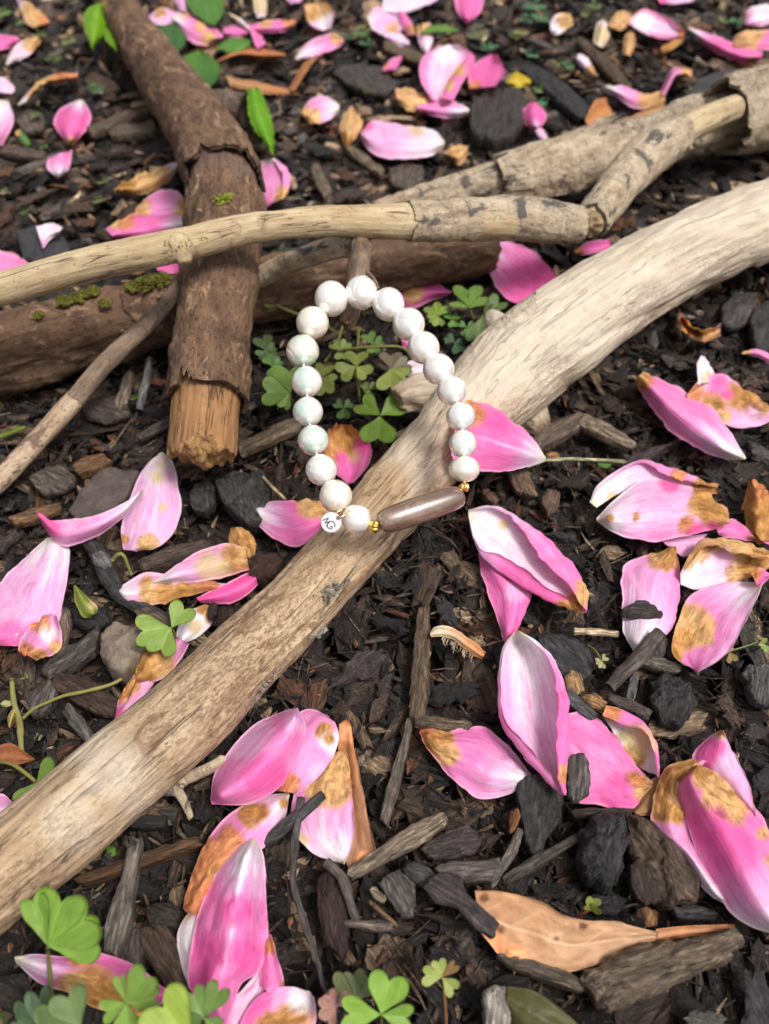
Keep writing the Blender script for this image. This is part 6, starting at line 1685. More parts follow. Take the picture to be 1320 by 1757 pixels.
WG = (0.13, 0.20, 0.055); WB = (0.085, 0.19, 0.085); WY = (0.20, 0.23, 0.08)
for lb, x, y, rd_, n, c_ in (("pale weed seedling beside the white petal at the top left", 68, 58, 12, 5, WY), ("green weed seedling behind the tan petal at the top left", 36, 34, 11, 5, WG), ("green weed seedling in the top left corner", 6, 18, 13, 6, WG),
                             ("yellowish weed seedling left of the green sprig", 118, 66, 12, 6, WY), ("little weed below the arched orange petal", 155, 142, 13, 4, WG), ("dull weed near the withered brown petal", 180, 310, 12, 5, WG), ("pale weed below the dull one near withered petal", 170, 340, 9, 4, WY),
                             ("bluish weed behind the white and pink petal", 596, 62, 12, 5, WB), ("bright weed standing beside the top-edge cluster", 624, 50, 16, 6, WG), ("bluish weed leaf cluster right of bright weed", 628, 72, 12, 5, WB), ("small weed right of the grey wood slab", 630, 156, 7, 4, WY),
                             ("grey green weed below the hot pink top petal", 820, 52, 18, 7, (0.13, 0.15, 0.07)), ("pale bluish weed above the upper flower", 836, 76, 16, 7, WB), ("large leaved bluish weed at the top edge", 916, 6, 17, 4, WB), ("bluish weed with drop near the top edge", 932, 26, 16, 5, WB), ("dark bluish weed left of the drop-wet weed", 902, 32, 13, 5, (0.06, 0.13, 0.07)),
                             ("yellow green weed pair in the upper middle mulch", 882, 62, 11, 4, WG), ("pale weed beside the yellow green pair", 894, 52, 10, 4, WY), ("small weed near the yellow leaf", 915, 92, 10, 5, WB), ("pale yellow weed below the drop-wet weed", 960, 106, 11, 5, WY), ("bluish weed touching the pale yellow weed", 976, 110, 11, 5, WB),
                             ("green weed between the yellow leaf and bud-shaped petal", 922, 150, 13, 6, WG), ("bluish weed just above the bud-shaped petal", 934, 172, 14, 6, WB), ("bright weed at the top edge right of middle", 1022, 8, 14, 6, WG), ("pale weed at the top edge right of middle", 1005, 20, 10, 5, WY),
                             ("small pale weed, left of two near the long upper right petal", 1246, 34, 9, 5, WY), ("small bluish weed, right of two near the long upper right petal", 1264, 32, 9, 5, WB), ("dark green weed under the thin pale stick", 490, 430, 15, 5, (0.05, 0.12, 0.05)), ("tiny green weed leaf under the thin pale stick", 695, 416, 11, 3, (0.11, 0.24, 0.07)),
                             ("tiny weed beside the leaning twig's chips", 232, 680, 7, 4, (0.12, 0.2, 0.03)), ("tiny yellow weed at the left edge", 4, 325, 9, 4, WY), ("yellowish weed leaf scrap behind the pale sprout", 42, 1160, 10, 3, (0.2, 0.25, 0.06)), ("tiny yellow seedling leaf near the pale sprout", 66, 1262, 8, 3, (0.30, 0.30, 0.14)),
                             ("tiny weed tuft above the arched orange petal", 92, 98, 11, 5, WG), ("small green weed left of the round bright pink petal", 60, 196, 10, 5, WG), ("little green weed below the green sprig", 160, 152, 12, 5, WB), ("small weed in the upper left mulch near the log's moss", 40, 360, 9, 4, WG), ("green weed between the oval leaf and petal at left", 75, 250, 9, 4, WG),
                             ("green clover scrap in the left bottom corner", 2, 1745, 12, 3, (0.1, 0.18, 0.04)), ("dark green weed beside tall clover", 790, 470, 13, 4, (0.05, 0.14, 0.015)), ("green weed stub at driftwood knob", 832, 560, 11, 3, (0.05, 0.13, 0.02))):
    weed(lb, x, y, rd_, n, c_, int(x * 7 + y))

# ------------------------------------------------------------------ stones and the larger mulch pieces
BLK = (0.020, 0.018, 0.019); CHA = (0.030, 0.029, 0.031); DBR = (0.050, 0.032, 0.024); PUR = (0.075, 0.054, 0.050); MBR = (0.115, 0.068, 0.042); TAN = (0.26, 0.18, 0.115); GRY = (0.15, 0.135, 0.12); RED = (0.12, 0.045, 0.022); ORG = (0.24, 0.105, 0.035); LGR = (0.30, 0.28, 0.25)
ck, sk, sl = chunk, stick, strip
st_ = dict(mat="stone", fib=False)
ck("flat dark brown bark slab in front of the upper flower", [(805, 195), (815, 165), (845, 150), (885, 150), (905, 165), (905, 200), (880, 232), (845, 240), (815, 228)], 0.7, 1.0, (0.050, 0.040, 0.034), name="bark_flake", cat="bark", lm="the flat dark bark slab", rough=0.10)
ck("dark grey oval stone beside the bark curl", [(1182, 158), (1200, 132), (1240, 120), (1270, 118), (1280, 135), (1255, 150), (1220, 166)], 0.7, 0.9, (0.036, 0.036, 0.038), name="flat_stone", cat="stone", lm="the oval stone by the bark curl", rough=0.04, **st_)
ck("lumpy grey stone beneath the broken branch's end", [(366, 822), (388, 806), (420, 800), (452, 804), (462, 830), (460, 868), (448, 895), (425, 898), (405, 880), (378, 850)], 0.65, 0.9, (0.062, 0.058, 0.054), name="stone", cat="stone", dome_=0.3, rough=0.20, lm="the lumpy grey stone", fib=False)
ck("small dark oval pebble left of the lumpy grey stone", [(323, 848), (330, 826), (348, 818), (366, 828), (368, 858), (352, 876), (332, 872)], 0.55, 0.6, (0.040, 0.037, 0.036), name="stone", cat="stone", dome_=0.15, rough=0.12, lm="the dark oval pebble", fib=False)
ck("flat purple grey stone half covered by the tall lilac petal", [(118, 872), (135, 845), (160, 815), (195, 801), (212, 806), (238, 806), (215, 850), (190, 880), (158, 888), (128, 890)], 0.5, 0.45, (0.105, 0.078, 0.070), name="flat_stone", cat="stone", rough=0.05, lm="the flat purple stone", **st_)
ck("rough tan stone with dark cracks beside the bright clover", [(165, 1082), (182, 1068), (215, 1064), (240, 1074), (252, 1100), (238, 1130), (208, 1162), (180, 1146), (168, 1112)], 0.75, 1.0, (0.26, 0.205, 0.15), name="stone", cat="stone", dome_=0.35, rough=0.22, lm="the rough tan stone", **st_)
ck("pale grey slate-like bark chip at the right edge", [(1275, 1150), (1290, 1138), (1340, 1145), (1340, 1210), (1300, 1205), (1285, 1180)], 0.4, 0.4, (0.10, 0.097, 0.095), name="bark_chip", lm="the grey slate-like chip", rough=0.09)
ck("flat grey stone at the right edge near the curled papery petal", [(1292, 528), (1310, 518), (1345, 520), (1345, 600), (1300, 595), (1290, 560)], 0.5, 0.6, (0.055, 0.052, 0.052), name="flat_stone", cat="stone", lm="the flat grey stone", rough=0.08, fib=False)
ck("greyish purple stone behind the curled papery petal", [(1240, 525), (1262, 498), (1300, 500), (1296, 540), (1262, 560), (1240, 550)], 0.35, 0.5, (0.070, 0.055, 0.052), name="flat_stone", cat="stone", rough=0.10, fib=False)
ck("black flat stone under the small white petal", [(28, 395), (70, 385), (110, 405), (118, 430), (80, 450), (40, 440)], 0.1, 0.5, (0.035, 0.035, 0.038), name="flat_stone", cat="stone", **st_)

ck("upright black shard with flat glossy face under the tan-tipped petal", [(886, 1345), (915, 1330), (950, 1342), (968, 1368), (962, 1405), (940, 1440), (925, 1472), (905, 1440), (892, 1395)], 0.55, 0.6, (0.034, 0.031, 0.031), rough=0.05, lm="the black shard", tilt=(0, 0.25))
ck("rounded black charcoal lump with cracked surface", [(1018, 1402), (1042, 1388), (1070, 1400), (1076, 1440), (1070, 1490), (1048, 1530), (1018, 1515), (996, 1478), (998, 1432)], 0.75, 0.9, CHA, name="charcoal_lump", cat="charcoal", dome_=0.35, rough=0.16, lm="the charcoal lump")
ck("brown fibrous bark lump beside the charcoal lump", [(1078, 1392), (1110, 1398), (1150, 1435), (1205, 1508), (1195, 1545), (1150, 1555), (1105, 1520), (1080, 1450)], 0.55, 0.8, (0.115, 0.075, 0.050), name="bark_lump", cat="bark", dome_=0.3, rough=0.16, lm="the brown bark lump")
ck("dark wet bark piece leaning on the brown bark lump", [(1082, 1485), (1100, 1470), (1122, 1500), (1135, 1545), (1108, 1552), (1086, 1525)], 0.75, 0.4, (0.05, 0.028, 0.02), rough=0.05)
ck("large weathered fibrous wood chunk under the tan leaf", [(996, 1672), (1040, 1648), (1110, 1618), (1180, 1608), (1262, 1598), (1276, 1622), (1250, 1650), (1180, 1680), (1110, 1712), (1045, 1735), (1020, 1712)], 0.65, 0.9, (0.175, 0.125, 0.085), name="wood_chunk", cat="wood chunk", dome_=0.35, rough=0.17, lm="the large fibrous wood chunk")
sl("grey brown splinter under the tan leaf's lower edge", (862, 1640), (1000, 1690), 24, 0.35, 0.5, (0.13, 0.095, 0.065), 30)
ck("small rectangular grey chip standing on the flat dark pink petal", [(976, 1298), (1004, 1290), (1013, 1320), (1012, 1362), (992, 1374), (975, 1366)], 1.05, 0.35, (0.105, 0.088, 0.080), lm="the rectangular grey chip", rough=0.05, dome_=0.05)
sl("dark bark rod left of the rectangular grey chip's petal, lying flat", (985, 1395), (1085, 1392), 18, 0.35, 0.3, DBR, 14)
sl("long weathered grey wood strip with cracked grain, bottom left", (234, 1440), (190, 1640), 26, 0.55, 0.4, (0.16, 0.135, 0.11), 40, lm="the weathered grey strip")
sl("dark stick with orange stripe under the twisted petal", (140, 1508), (345, 1440), 26, 0.15, 0.4, (0.12, 0.06, 0.025), 22, lm="the orange-striped stick")
sl("weathered pale wood splinter beside the rusty leaf strip", (603, 1497), (764, 1402), 30, 0.55, 0.3, (0.24, 0.18, 0.125), 34, lm="the pale wood splinter")
sk("thin black upright twig in front of the tan-stained petal", [(517, 1368, 1.2, 7), (510, 1420, 1.1, 7), (506, 1470, 0.9, 6.5), (506, 1530, 0.6, 6), (525, 1590, 0.4, 6), (545, 1650, 0.3, 5), (560, 1700, 0.1, 4)], (0.05, 0.043, 0.038), lm="the thin black twig", wob=0.05)
sk("short thick black twig crossing the tan-stained petal", [(440, 1452, 0.3, 12), (480, 1425, 0.8, 11), (520, 1396, 1.1, 10), (556, 1362, 1.2, 8)], (0.045, 0.042, 0.042), wob=0.06)
sl("brown bark strip standing vertically above the tan-tipped petal", (730, 1040), (716, 1238), 28, 0.35, 0.4, (0.125, 0.08, 0.048), 34, lm="the vertical bark strip")
sl("slim grey splinter leading down from the vertical bark strip", (706, 1230), (660, 1412), 16, 0.30, 0.3, (0.14, 0.11, 0.085), 22, lm="the slim grey splinter")
sl("brown chip lying across the vertical bark strip's foot", (716, 1236), (806, 1244), 19, 0.5, 0.3, (0.155, 0.105, 0.07), 20)
sk("rough dark stick pointing down to the tan-blotched petal heap", [(1128, 1086, 0.9, 12), (1105, 1115, 0.75, 12), (1075, 1148, 0.55, 12), (1045, 1178, 0.3, 11)], (0.075, 0.06, 0.05), name="twig", lm="the rough dark stick", wob=0.12)
ck("dark bark scrap lying on the pink petal with tan top", [(1066, 1050), (1085, 1036), (1108, 1030), (1130, 1046), (1136, 1056), (1112, 1060), (1085, 1056)], 0.85, 0.25, (0.05, 0.038, 0.032), rough=0.1, lm="the bark scrap")
ck("dark purple chip at the lower end of the rough dark stick", [(1102, 1066), (1130, 1070), (1146, 1098), (1140, 1128), (1115, 1128), (1105, 1100)], 0.45, 0.3, (0.06, 0.045, 0.045), tilt=(0, 0.1))
sl("grey splinter lying under the rough dark stick", (1095, 1130), (1165, 1146), 18, 0.25, 0.3, (0.14, 0.12, 0.09), 16)
sk("pale straw piece beside the rolled hot pink lobe", [(985, 1083, 0.5, 6), (1020, 1084, 0.55, 6), (1060, 1088, 0.5, 6.5)], (0.46, 0.34, 0.22), name="straw", cat="straw", wob=0.02, lm="the pale straw")
sk("long pale straw running from the petal behind the pearls", [(938, 789, 0.45, 2.6), (990, 788, 0.5, 2.8), (1075, 792, 0.45, 3.2)], (0.36, 0.34, 0.20), name="straw", cat="straw", wob=0.02)
ck("flat dark tile of bark above the curved purple chip", [(722, 1452), (765, 1425), (805, 1415), (825, 1440), (815, 1465), (780, 1470), (745, 1476)], 0.35, 0.3, PUR, lm="the dark bark tile")
ck("curved purple grey chip left of the tan leaf", [(746, 1490), (770, 1478), (810, 1478), (860, 1472), (866, 1500), (850, 1512), (800, 1512), (765, 1508)], 0.55, 0.3, (0.125, 0.105, 0.095), lm="the curved purple grey chip", rough=0.04)
ck("dark leathery bark piece overlapping the tan leaf's tip", [(728, 1522), (752, 1498), (788, 1500), (800, 1530), (830, 1556), (862, 1586), (845, 1610), (815, 1590), (785, 1556), (750, 1548)], 1.0, 0.25, (0.068, 0.052, 0.050), lm="the leathery bark piece", rough=0.06, dome_=0.12)
ck("flat cracked grey chip under the pale wood splinter", [(648, 1515), (685, 1490), (712, 1515), (710, 1570), (690, 1575), (668, 1545)], 0.30, 0.3, (0.105, 0.088, 0.078), lm="the cracked grey chip")
ck("dark grey boat-shaped chip beside the flat bark tile", [(690, 1490), (712, 1475), (740, 1490), (752, 1515), (730, 1522), (706, 1508)], 0.5, 0.3, (0.07, 0.066, 0.066))
ck("maroon wet bark slab right of the thin black twig", [(545, 1500), (570, 1480), (590, 1520), (600, 1590), (590, 1650), (560, 1620), (545, 1560)], 0.25, 0.6, (0.040, 0.018, 0.016), rough=0.05, dome_=0.2, lm="the maroon bark slab")
sk("bent dark twig behind the maroon bark slab", [(560, 1478, 0.5, 9), (585, 1505, 0.55, 9), (600, 1545, 0.45, 8), (612, 1580, 0.3, 7)], (0.075, 0.058, 0.05), wob=0.05)
sl("grey brown square-ended splinter in the bottom middle", (590, 1582), (672, 1590), 14, 0.4, 0.25, (0.17, 0.13, 0.11), 20)
sl("thin tan splinter beside the cracked grey chip", (636, 1548), (682, 1588), 9, 0.45, 0.15, (0.24, 0.14, 0.07), 8)
ck("pale lichen-coloured flake by the thin tan splinter", [(634, 1524), (645, 1520), (664, 1540), (660, 1550), (642, 1540)], 0.4, 0.1, (0.38, 0.31, 0.20))
ck("brown block of bark between the grey strip and big wet petal", [(240, 1590), (285, 1586), (310, 1640), (326, 1690), (290, 1706), (262, 1660), (240, 1630)], 0.35, 0.5, (0.085, 0.052, 0.034), lm="the brown bark block", rough=0.08)
ck("grey cracked chip between the grey strip and brown block", [(205, 1630), (225, 1592), (252, 1596), (250, 1640), (232, 1662), (210, 1650)], 0.3, 0.4, (0.11, 0.09, 0.082), rough=0.08)
ck("black bark piece between the twisted petal and grey strip", [(248, 1556), (290, 1545), (312, 1562), (300, 1588), (262, 1592)], 0.3, 0.4, (0.035, 0.026, 0.022), rough=0.1)
ck("black glossy bark piece under the driftwood near the grey twig", [(222, 1402), (250, 1396), (285, 1400), (282, 1418), (245, 1422), (225, 1418)], 0.3, 0.35, BLK)
sl("pale tan splinter sticking out under the driftwood", (240, 1395), (262, 1355), 14, 0.4, 0.15, (0.40, 0.28, 0.17), 16)
ck("white bark piece beside the dark olive leaf", [(830, 1702), (850, 1690), (872, 1694), (878, 1757), (870, 1790), (835, 1790)], 0.7, 0.6, (0.40, 0.36, 0.30), name="bark_chip", lm="the white bark piece", dome_=0.25)
ck("dark brown bark plank under the long runner", [(85, 1168), (100, 1152), (150, 1160), (205, 1200), (196, 1228), (160, 1222), (105, 1190)], 0.25, 0.4, (0.075, 0.042, 0.028), lm="the dark bark plank")
ck("fibrous dark wood piece beside the rough tan stone", [(70, 1150), (95, 1118), (140, 1095), (170, 1075), (160, 1115), (125, 1142), (85, 1165)], 0.25, 0.4, (0.085, 0.07, 0.06), rough=0.1)
ck("fibrous grey wood piece below the dark bark plank", [(45, 1200), (85, 1165), (98, 1185), (80, 1215), (55, 1228)], 0.2, 0.4, (0.13, 0.11, 0.095), rough=0.1)
sl("grey splintered wood under the runner near driftwood", (115, 1215), (160, 1275), 26, 0.25, 0.3, (0.13, 0.115, 0.10), 20)
sk("burnt black twig with a grey node below the tall lilac petal", [(132, 905, 0.15, 13), (165, 945, 0.3, 15), (185, 985, 0.35, 16), (215, 1025, 0.3, 15), (255, 1048, 0.2, 14), (290, 1070, 0.15, 13)], (0.030, 0.027, 0.027), lm="the burnt black twig", wob=0.12)
ck("grey bark collar around the burnt black twig", [(158, 950), (172, 944), (188, 950), (192, 966), (176, 974), (160, 966)], 0.75, 0.3, (0.17, 0.165, 0.16), rough=0.05, dome_=0.15)
sl("dark brown bark roll above the folded pair of petals", (243, 970), (360, 935), 26, 0.35, 0.5, (0.085, 0.055, 0.040), 24, dome_=0.3, lm="the dark bark roll")
sk("pale hooked green tendril below the tall lilac petal", [(194, 961, 0.7, 3.5), (203, 951, 1.0, 3.5), (212, 952, 1.0, 3), (219, 968, 0.6, 3), (226, 985, 0.2, 3)], (0.26, 0.28, 0.08), name="tendril", cat="tendril", wob=0.02, mat="leaf")
ck("wet dark maroon bark clump pressed on the driftwood branch", [(425, 962), (445, 948), (478, 950), (490, 965), (472, 985), (448, 998), (428, 985)], 0.7, 0.5, (0.06, 0.024, 0.015), rough=0.12, dome_=0.25, lm="the maroon bark clump")
ck("small round black slug-like bark crumb on the white spotted petal", [(357, 1042), (366, 1032), (374, 1036), (372, 1055), (364, 1064), (357, 1056)], 0.8, 0.2, (0.035, 0.018, 0.016), dome_=0.12)
ck("white-streaked dark splinter tip left of the white spotted petal", [(230, 1048), (255, 1040), (290, 1058), (300, 1075), (270, 1072), (240, 1060)], 0.55, 0.25, (0.11, 0.075, 0.05))
ck("dark chip under the folded yellow green leaflet", [(122, 1040), (150, 1030), (180, 1045), (188, 1068), (150, 1080), (125, 1066)], 0.1, 0.4, BLK)
ck("brown flake behind the small orange crumpled petal", [(100, 1042), (115, 1040), (123, 1065), (112, 1105), (102, 1110)], 0.4, 0.2, (0.15, 0.105, 0.08))
ck("flat brown chip under the slim leaning twig's tip", [(50, 820), (80, 800), (110, 796), (128, 822), (115, 838), (70, 846)], 0.35, 0.3, (0.115, 0.09, 0.075), lm="the flat brown chip by the twig tip")
ck("orange brown chip near the flat purple stone", [(122, 800), (145, 780), (180, 776), (190, 792), (170, 806), (135, 814)], 0.35, 0.3, (0.19, 0.095, 0.04), lm="the orange brown chip")
sl("slanting orange brown chip beside the arched pink petal", (22, 893), (100, 868), 19, 0.3, 0.25, (0.20, 0.10, 0.042), 18)
ck("dark brown flat chip below the slim leaning twig", [(140, 690), (180, 675), (220, 690), (222, 712), (180, 722), (145, 712)], 0.3, 0.3, (0.075, 0.055, 0.045))
sl("whitish dead stick between leaning twig and broken branch", (256, 618), (240, 700), 13, 0.5, 0.2, (0.20, 0.19, 0.18), 12, lm="the whitish dead stick")
sl("dark splinter touching the broken branch near its end", (240, 748), (290, 718), 14, 0.45, 0.2, (0.10, 0.07, 0.06), 16)
ck("curled tan bark flake behind the whitish dead stick", [(195, 690), (215, 640), (228, 636), (222, 680), (205, 705)], 0.4, 0.2, (0.22, 0.17, 0.12))
sl("long tan curled bark strip left of the lower pearls", (412, 770), (515, 722), 20, 0.35, 0.3, (0.19, 0.135, 0.085), 24, lm="the tan bark strip")
sk("thin straw leaning on the lumpy grey stone", [(452, 818, 0.7, 2.6), (490, 858, 0.5, 2.6)], (0.40, 0.30, 0.18), name="straw", cat="straw", wob=0.02)
sl("striped brown wood piece beyond the petal behind the pearls", (915, 760), (1000, 712), 30, 0.3, 0.4, (0.16, 0.11, 0.08), 34, lm="the striped brown wood piece")
sl("pale frayed wood splinter beyond the striped brown piece", (1000, 718), (1088, 762), 22, 0.35, 0.3, (0.25, 0.19, 0.13), 18, lm="the pale frayed splinter")
ck("reddish brown wedge chip under the petal behind the pearls", [(872, 812), (905, 805), (924, 842), (915, 848), (885, 840)], 0.35, 0.3, (0.19, 0.115, 0.075))
ck("small reddish chip right of the agate bead", [(826, 842), (836, 836), (856, 858), (848, 864), (832, 856)], 0.4, 0.2, (0.16, 0.09, 0.06))
ck("red brown chip above the pale petal with rolled edges", [(928, 862), (940, 838), (962, 842), (958, 870), (940, 882)], 0.35, 0.3, (0.15, 0.09, 0.065))
ck("tiny orange bark crumb at the white end of the petal behind pearls", [(934, 778), (945, 772), (960, 776), (960, 784), (942, 785)], 0.35, 0.15, (0.34, 0.15, 0.06))
ck("dark flat chip between wilted petal heap and driftwood", [(1165, 760), (1175, 745), (1100, 800), (1090, 815), (1060, 812), (1075, 790), (1110, 770)], 0.1, 0.3, PUR)
sl("dark grey stick end beside the curled cream petal", (1080, 1205), (1090, 1160), 18, 0.3, 0.3, (0.14, 0.135, 0.13), 16)
sl("brown bark bar right of the curled cream petal", (1050, 1195), (1116, 1226), 18, 0.4, 0.3, (0.085, 0.062, 0.05), 18)
ck("black glossy bark block right of the stick by the curled cream petal", [(1120, 1170), (1140, 1152), (1185, 1165), (1195, 1210), (1170, 1248), (1135, 1235), (1118, 1205)], 0.3, 0.5, (0.032, 0.030, 0.031), rough=0.1, dome_=0.25, lm="the black bark block")
ck("orange brown papery scrap above the dark pink petal", [(968, 1160), (980, 1148), (998, 1155), (1004, 1185), (990, 1190), (972, 1178)], 0.45, 0.12, (0.38, 0.22, 0.095), mat="chip")
ck("tan papery scrap joining the curled cream petal", [(998, 1195), (1020, 1190), (1042, 1205), (1035, 1222), (1012, 1212)], 0.45, 0.12, (0.34, 0.18, 0.07))
ck("flat black bark sheet behind the long vertical petal", [(922, 1090), (975, 1085), (1020, 1120), (1015, 1160), (975, 1170), (940, 1130)], 0.15, 0.3, (0.045, 0.043, 0.047), lm="the flat black bark sheet")
sl("dark grey flat splinter under the papery scraps", (960, 1185), (1022, 1228), 24, 0.5, 0.2, (0.085, 0.085, 0.088), 22)
sl("dark stick beside the charcoal lump, leaning left", (1010, 1425), (870, 1510), 16, 0.35, 0.3, (0.08, 0.065, 0.05), 22, lm="the dark stick by the charcoal lump")
sl("pale streaked splinter left of the dark stick by the charcoal", (895, 1425), (845, 1520), 20, 0.4, 0.3, (0.17, 0.14, 0.11), 14)
ck("orange red bark scrap above the pale streaked splinter", [(875, 1392), (888, 1386), (894, 1400), (884, 1425), (874, 1428)], 0.4, 0.2, (0.26, 0.10, 0.03))
ck("blackish bark chip under the charcoal lump", [(1015, 1535), (1050, 1528), (1075, 1545), (1060, 1572), (1025, 1568)], 0.2, 0.3, BLK)
sl("black splinter below the brown bark lump", (1160, 1562), (1230, 1570), 26, 0.2, 0.3, (0.055, 0.052, 0.052), 20)
ck("crumbly orange bark bit at the tan leaf's stalk", [(1103, 1560), (1115, 1555), (1132, 1566), (1128, 1590), (1112, 1590)], 0.75, 0.2, (0.27, 0.13, 0.045), rough=0.15)
ck("grey bark plate between the upper flower and the weeds", [(570, 118), (600, 108), (650, 112), (680, 140), (660, 160), (610, 150)], 0.25, 0.5, (0.07, 0.058, 0.052), lm="the grey bark plate")
sl("blackish long plank right of the yellow leaf", (905, 110), (1005, 190), 30, 0.3, 0.5, (0.035, 0.033, 0.034), 34)
sl("brown narrow plank running down beside the cream oval petal", (995, 65), (1078, 145), 18, 0.5, 0.3, (0.10, 0.062, 0.036), 18)
ck("brown flat chip below the large lilac petal", [(668, 290), (700, 275), (728, 285), (725, 310), (695, 325), (672, 312)], 0.3, 0.4, (0.12, 0.092, 0.07))
sl("tan flat splinter left of the large lilac petal", (595, 250), (655, 295), 16, 0.3, 0.25, (0.20, 0.155, 0.10), 14)
sl("brown bark strip right of the tan splinter in the upper middle", (560, 330), (540, 282), 22, 0.25, 0.3, (0.17, 0.13, 0.085), 18)
sl("brown splinter at the top beside the upper flower", (660, 72), (735, 105), 22, 0.6, 0.3, (0.15, 0.10, 0.055), 16)
ck("flat purple brown chip at the upper left", [(25, 205), (45, 185), (75, 200), (72, 218), (45, 225)], 0.3, 0.4, (0.14, 0.105, 0.085))
sl("brown stick under the oval green leaf on the upper left", (-10, 252), (72, 265), 18, 0.35, 0.3, (0.13, 0.092, 0.066), 16)
sl("brown twig length joining the broken branch's side", (152, 222), (256, 184), 18, 0.5, 0.4, (0.12, 0.08, 0.055), 14)
sl("tan bark rod right of the round bright pink petal", (190, 222), (262, 218), 22, 0.4, 0.4, (0.17, 0.125, 0.085), 20)
sk("rounded brown stub of wood behind the broken branch", [(352, 188, 0.8, 20), (385, 184, 0.9, 26), (420, 188, 0.9, 27)], (0.115, 0.078, 0.055), name="wood_stub", cat="wood stub", wob=0.15, lm="the brown wood stub")

# the pale fringed husk above the tan-tipped petal
hk = thing("dried_husk", "pale dried husk with a comb-like fringe and orange tip", "husk", P(780, 1110, 0.2))
leaf(None, [(738, 1086), (748, 1075), (775, 1076), (805, 1094), (834, 1118)], [(740, 1093), (760, 1092), (780, 1098), (805, 1118), (828, 1130)], (0.5, 0.75, 0.55), (0.62, 0.50, 0.33), (0.55, 0.24, 0.09), (0.6, 0.5, 0.36), 0.2, parent=hk, mat="dryleaf", name="husk_blade")
for k in range(19):
    f = min(1.0, max(0.0, k / 18 + 0.03 * math.sin(k * 5.3)))
    bx = 762 + (812 - 762) * f; by = 1092 + (1122 - 1092) * f
    me, V = simple_tube("fringe", [(bx, by, 0.6, 1.6), (bx - 3 + 3 * math.sin(k * 2.1), by + 6 + 2 * math.sin(k * 3.3), 0.5, 1.2), (bx + 5 * math.sin(k * 1.7), by + 12 + 6 * math.sin(k * 1.1) - 6 * abs(f - 0.5), 0.35, 0.6)], M["chip"], (0.55, 0.43, 0.28), 5, 7, 0.01, k)
    part("fringe", me, hk)
LAND.append((780, 1095, "the fringed husk"))

# ------------------------------------------------------------------ ground and mulch
def ground():
    xs = np.r_[-1500, -300, -120, np.arange(-60, 60.1, 0.8), 120, 300, 1500]
    ys = np.r_[-1500, -300, -100, np.arange(-20, 95.1, 0.8), 200, 500, 1500]
    X, Y = np.meshgrid(xs, ys, indexing='ij')
    p = np.stack([X, Y, 0 * X], -1).reshape(-1, 3)
    z = -0.75 + 0.22 * fbm(p * 0.22, 3, 77) + 0.12 * fbm(p * 1.1, 3, 78)
    V = np.c_[p[:, :2], z]
    q = grid_faces(len(xs), len(ys))
    o = link("ground", mesh("ground", V, q, None, None, True, M["soil"]), None, (0, 0, 0))
    o["kind"] = "structure"


ground()


def chip_template(L, Wd, T, nl, ncs, r, pw=2.0, bend=0.0):
    """One piece of mulch lying along x: irregular section, torn ends."""
    x = np.linspace(-0.5, 0.5, nl)
    a = np.linspace(0, 2 * np.pi, ncs, endpoint=False) + r.random() * 0.4
    ca, sa = np.cos(a), np.sin(a)
    sup = 1.0 / (np.abs(ca) ** 3 + np.abs(sa) ** 3) ** (1 / 3)      # boxy section
    prof = 1 - (0.25 + 0.35 * r.random()) * np.abs(2 * x) ** pw
    prof = prof * (1 + 0.22 * r.normal(size=nl))
    prof = np.clip(prof, 0.15, 1.4)
    off = np.cumsum(r.normal(size=nl)) * 0.06 * Wd
    tw = np.cumsum(r.normal(size=nl)) * 0.18
    V = []
    for i in range(nl):
        y = ca * sup * Wd * .5 * prof[i] * (1 + 0.13 * r.normal(size=ncs))
        z = sa * sup * T * .5 * (0.5 + 0.5 * prof[i]) * (1 + 0.20 * r.normal(size=ncs))
        yy = y * math.cos(tw[i]) - z * math.sin(tw[i]); zz = y * math.sin(tw[i]) + z * math.cos(tw[i])
        xx = x[i] * L + (0.10 * L * r.normal(size=ncs) if i in (0, nl - 1) else 0.03 * L * r.normal(size=ncs))
        V.append(np.stack([np.broadcast_to(xx, ncs), yy + off[i], zz + bend * (x[i] * 2) ** 2], 1))
    V = np.vstack(V)
    q = grid_faces(nl, ncs, 0, True)
    n = nl * ncs
    V = np.vstack([V, V[:ncs].mean(0)[None], V[n - ncs:n].mean(0)[None]])
    k = np.arange(ncs); k2 = (k + 1) % ncs
    t = np.vstack([np.stack([np.full(ncs, n), k2, k], 1), np.stack([np.full(ncs, n + 1), n - ncs + k, n - ncs + k2], 1)])
    return V, q[:, ::-1], t[:, ::-1]


def rotm(yaw, pitch, roll):
    cy, sy, cp, sp_, cr_, sr = math.cos(yaw), math.sin(yaw), math.cos(pitch), math.sin(pitch), math.cos(roll), math.sin(roll)
    return np.array([[cy, -sy, 0], [sy, cy, 0], [0, 0, 1]]) @ np.array([[cp, 0, sp_], [0, 1, 0], [-sp_, 0, cp]]) @ np.array([[1, 0, 0], [0, cr_, -sr], [0, sr, cr_]])


def zfree(x, y, rad):
    """Lowest thing above the ground near (x, y)."""
    ix0, ix1 = int((x - rad - GX0) / CELL), int((x + rad - GX0) / CELL) + 1
    iy0, iy1 = int((y - rad - GY0) / CELL), int((y + rad - GY0) / CELL) + 1
    ix0, iy0 = max(ix0, 0), max(iy0, 0)
    b = ZMIN[ix0:ix1 + 1, iy0:iy1 + 1]
    return b.min() if b.size else 99.0


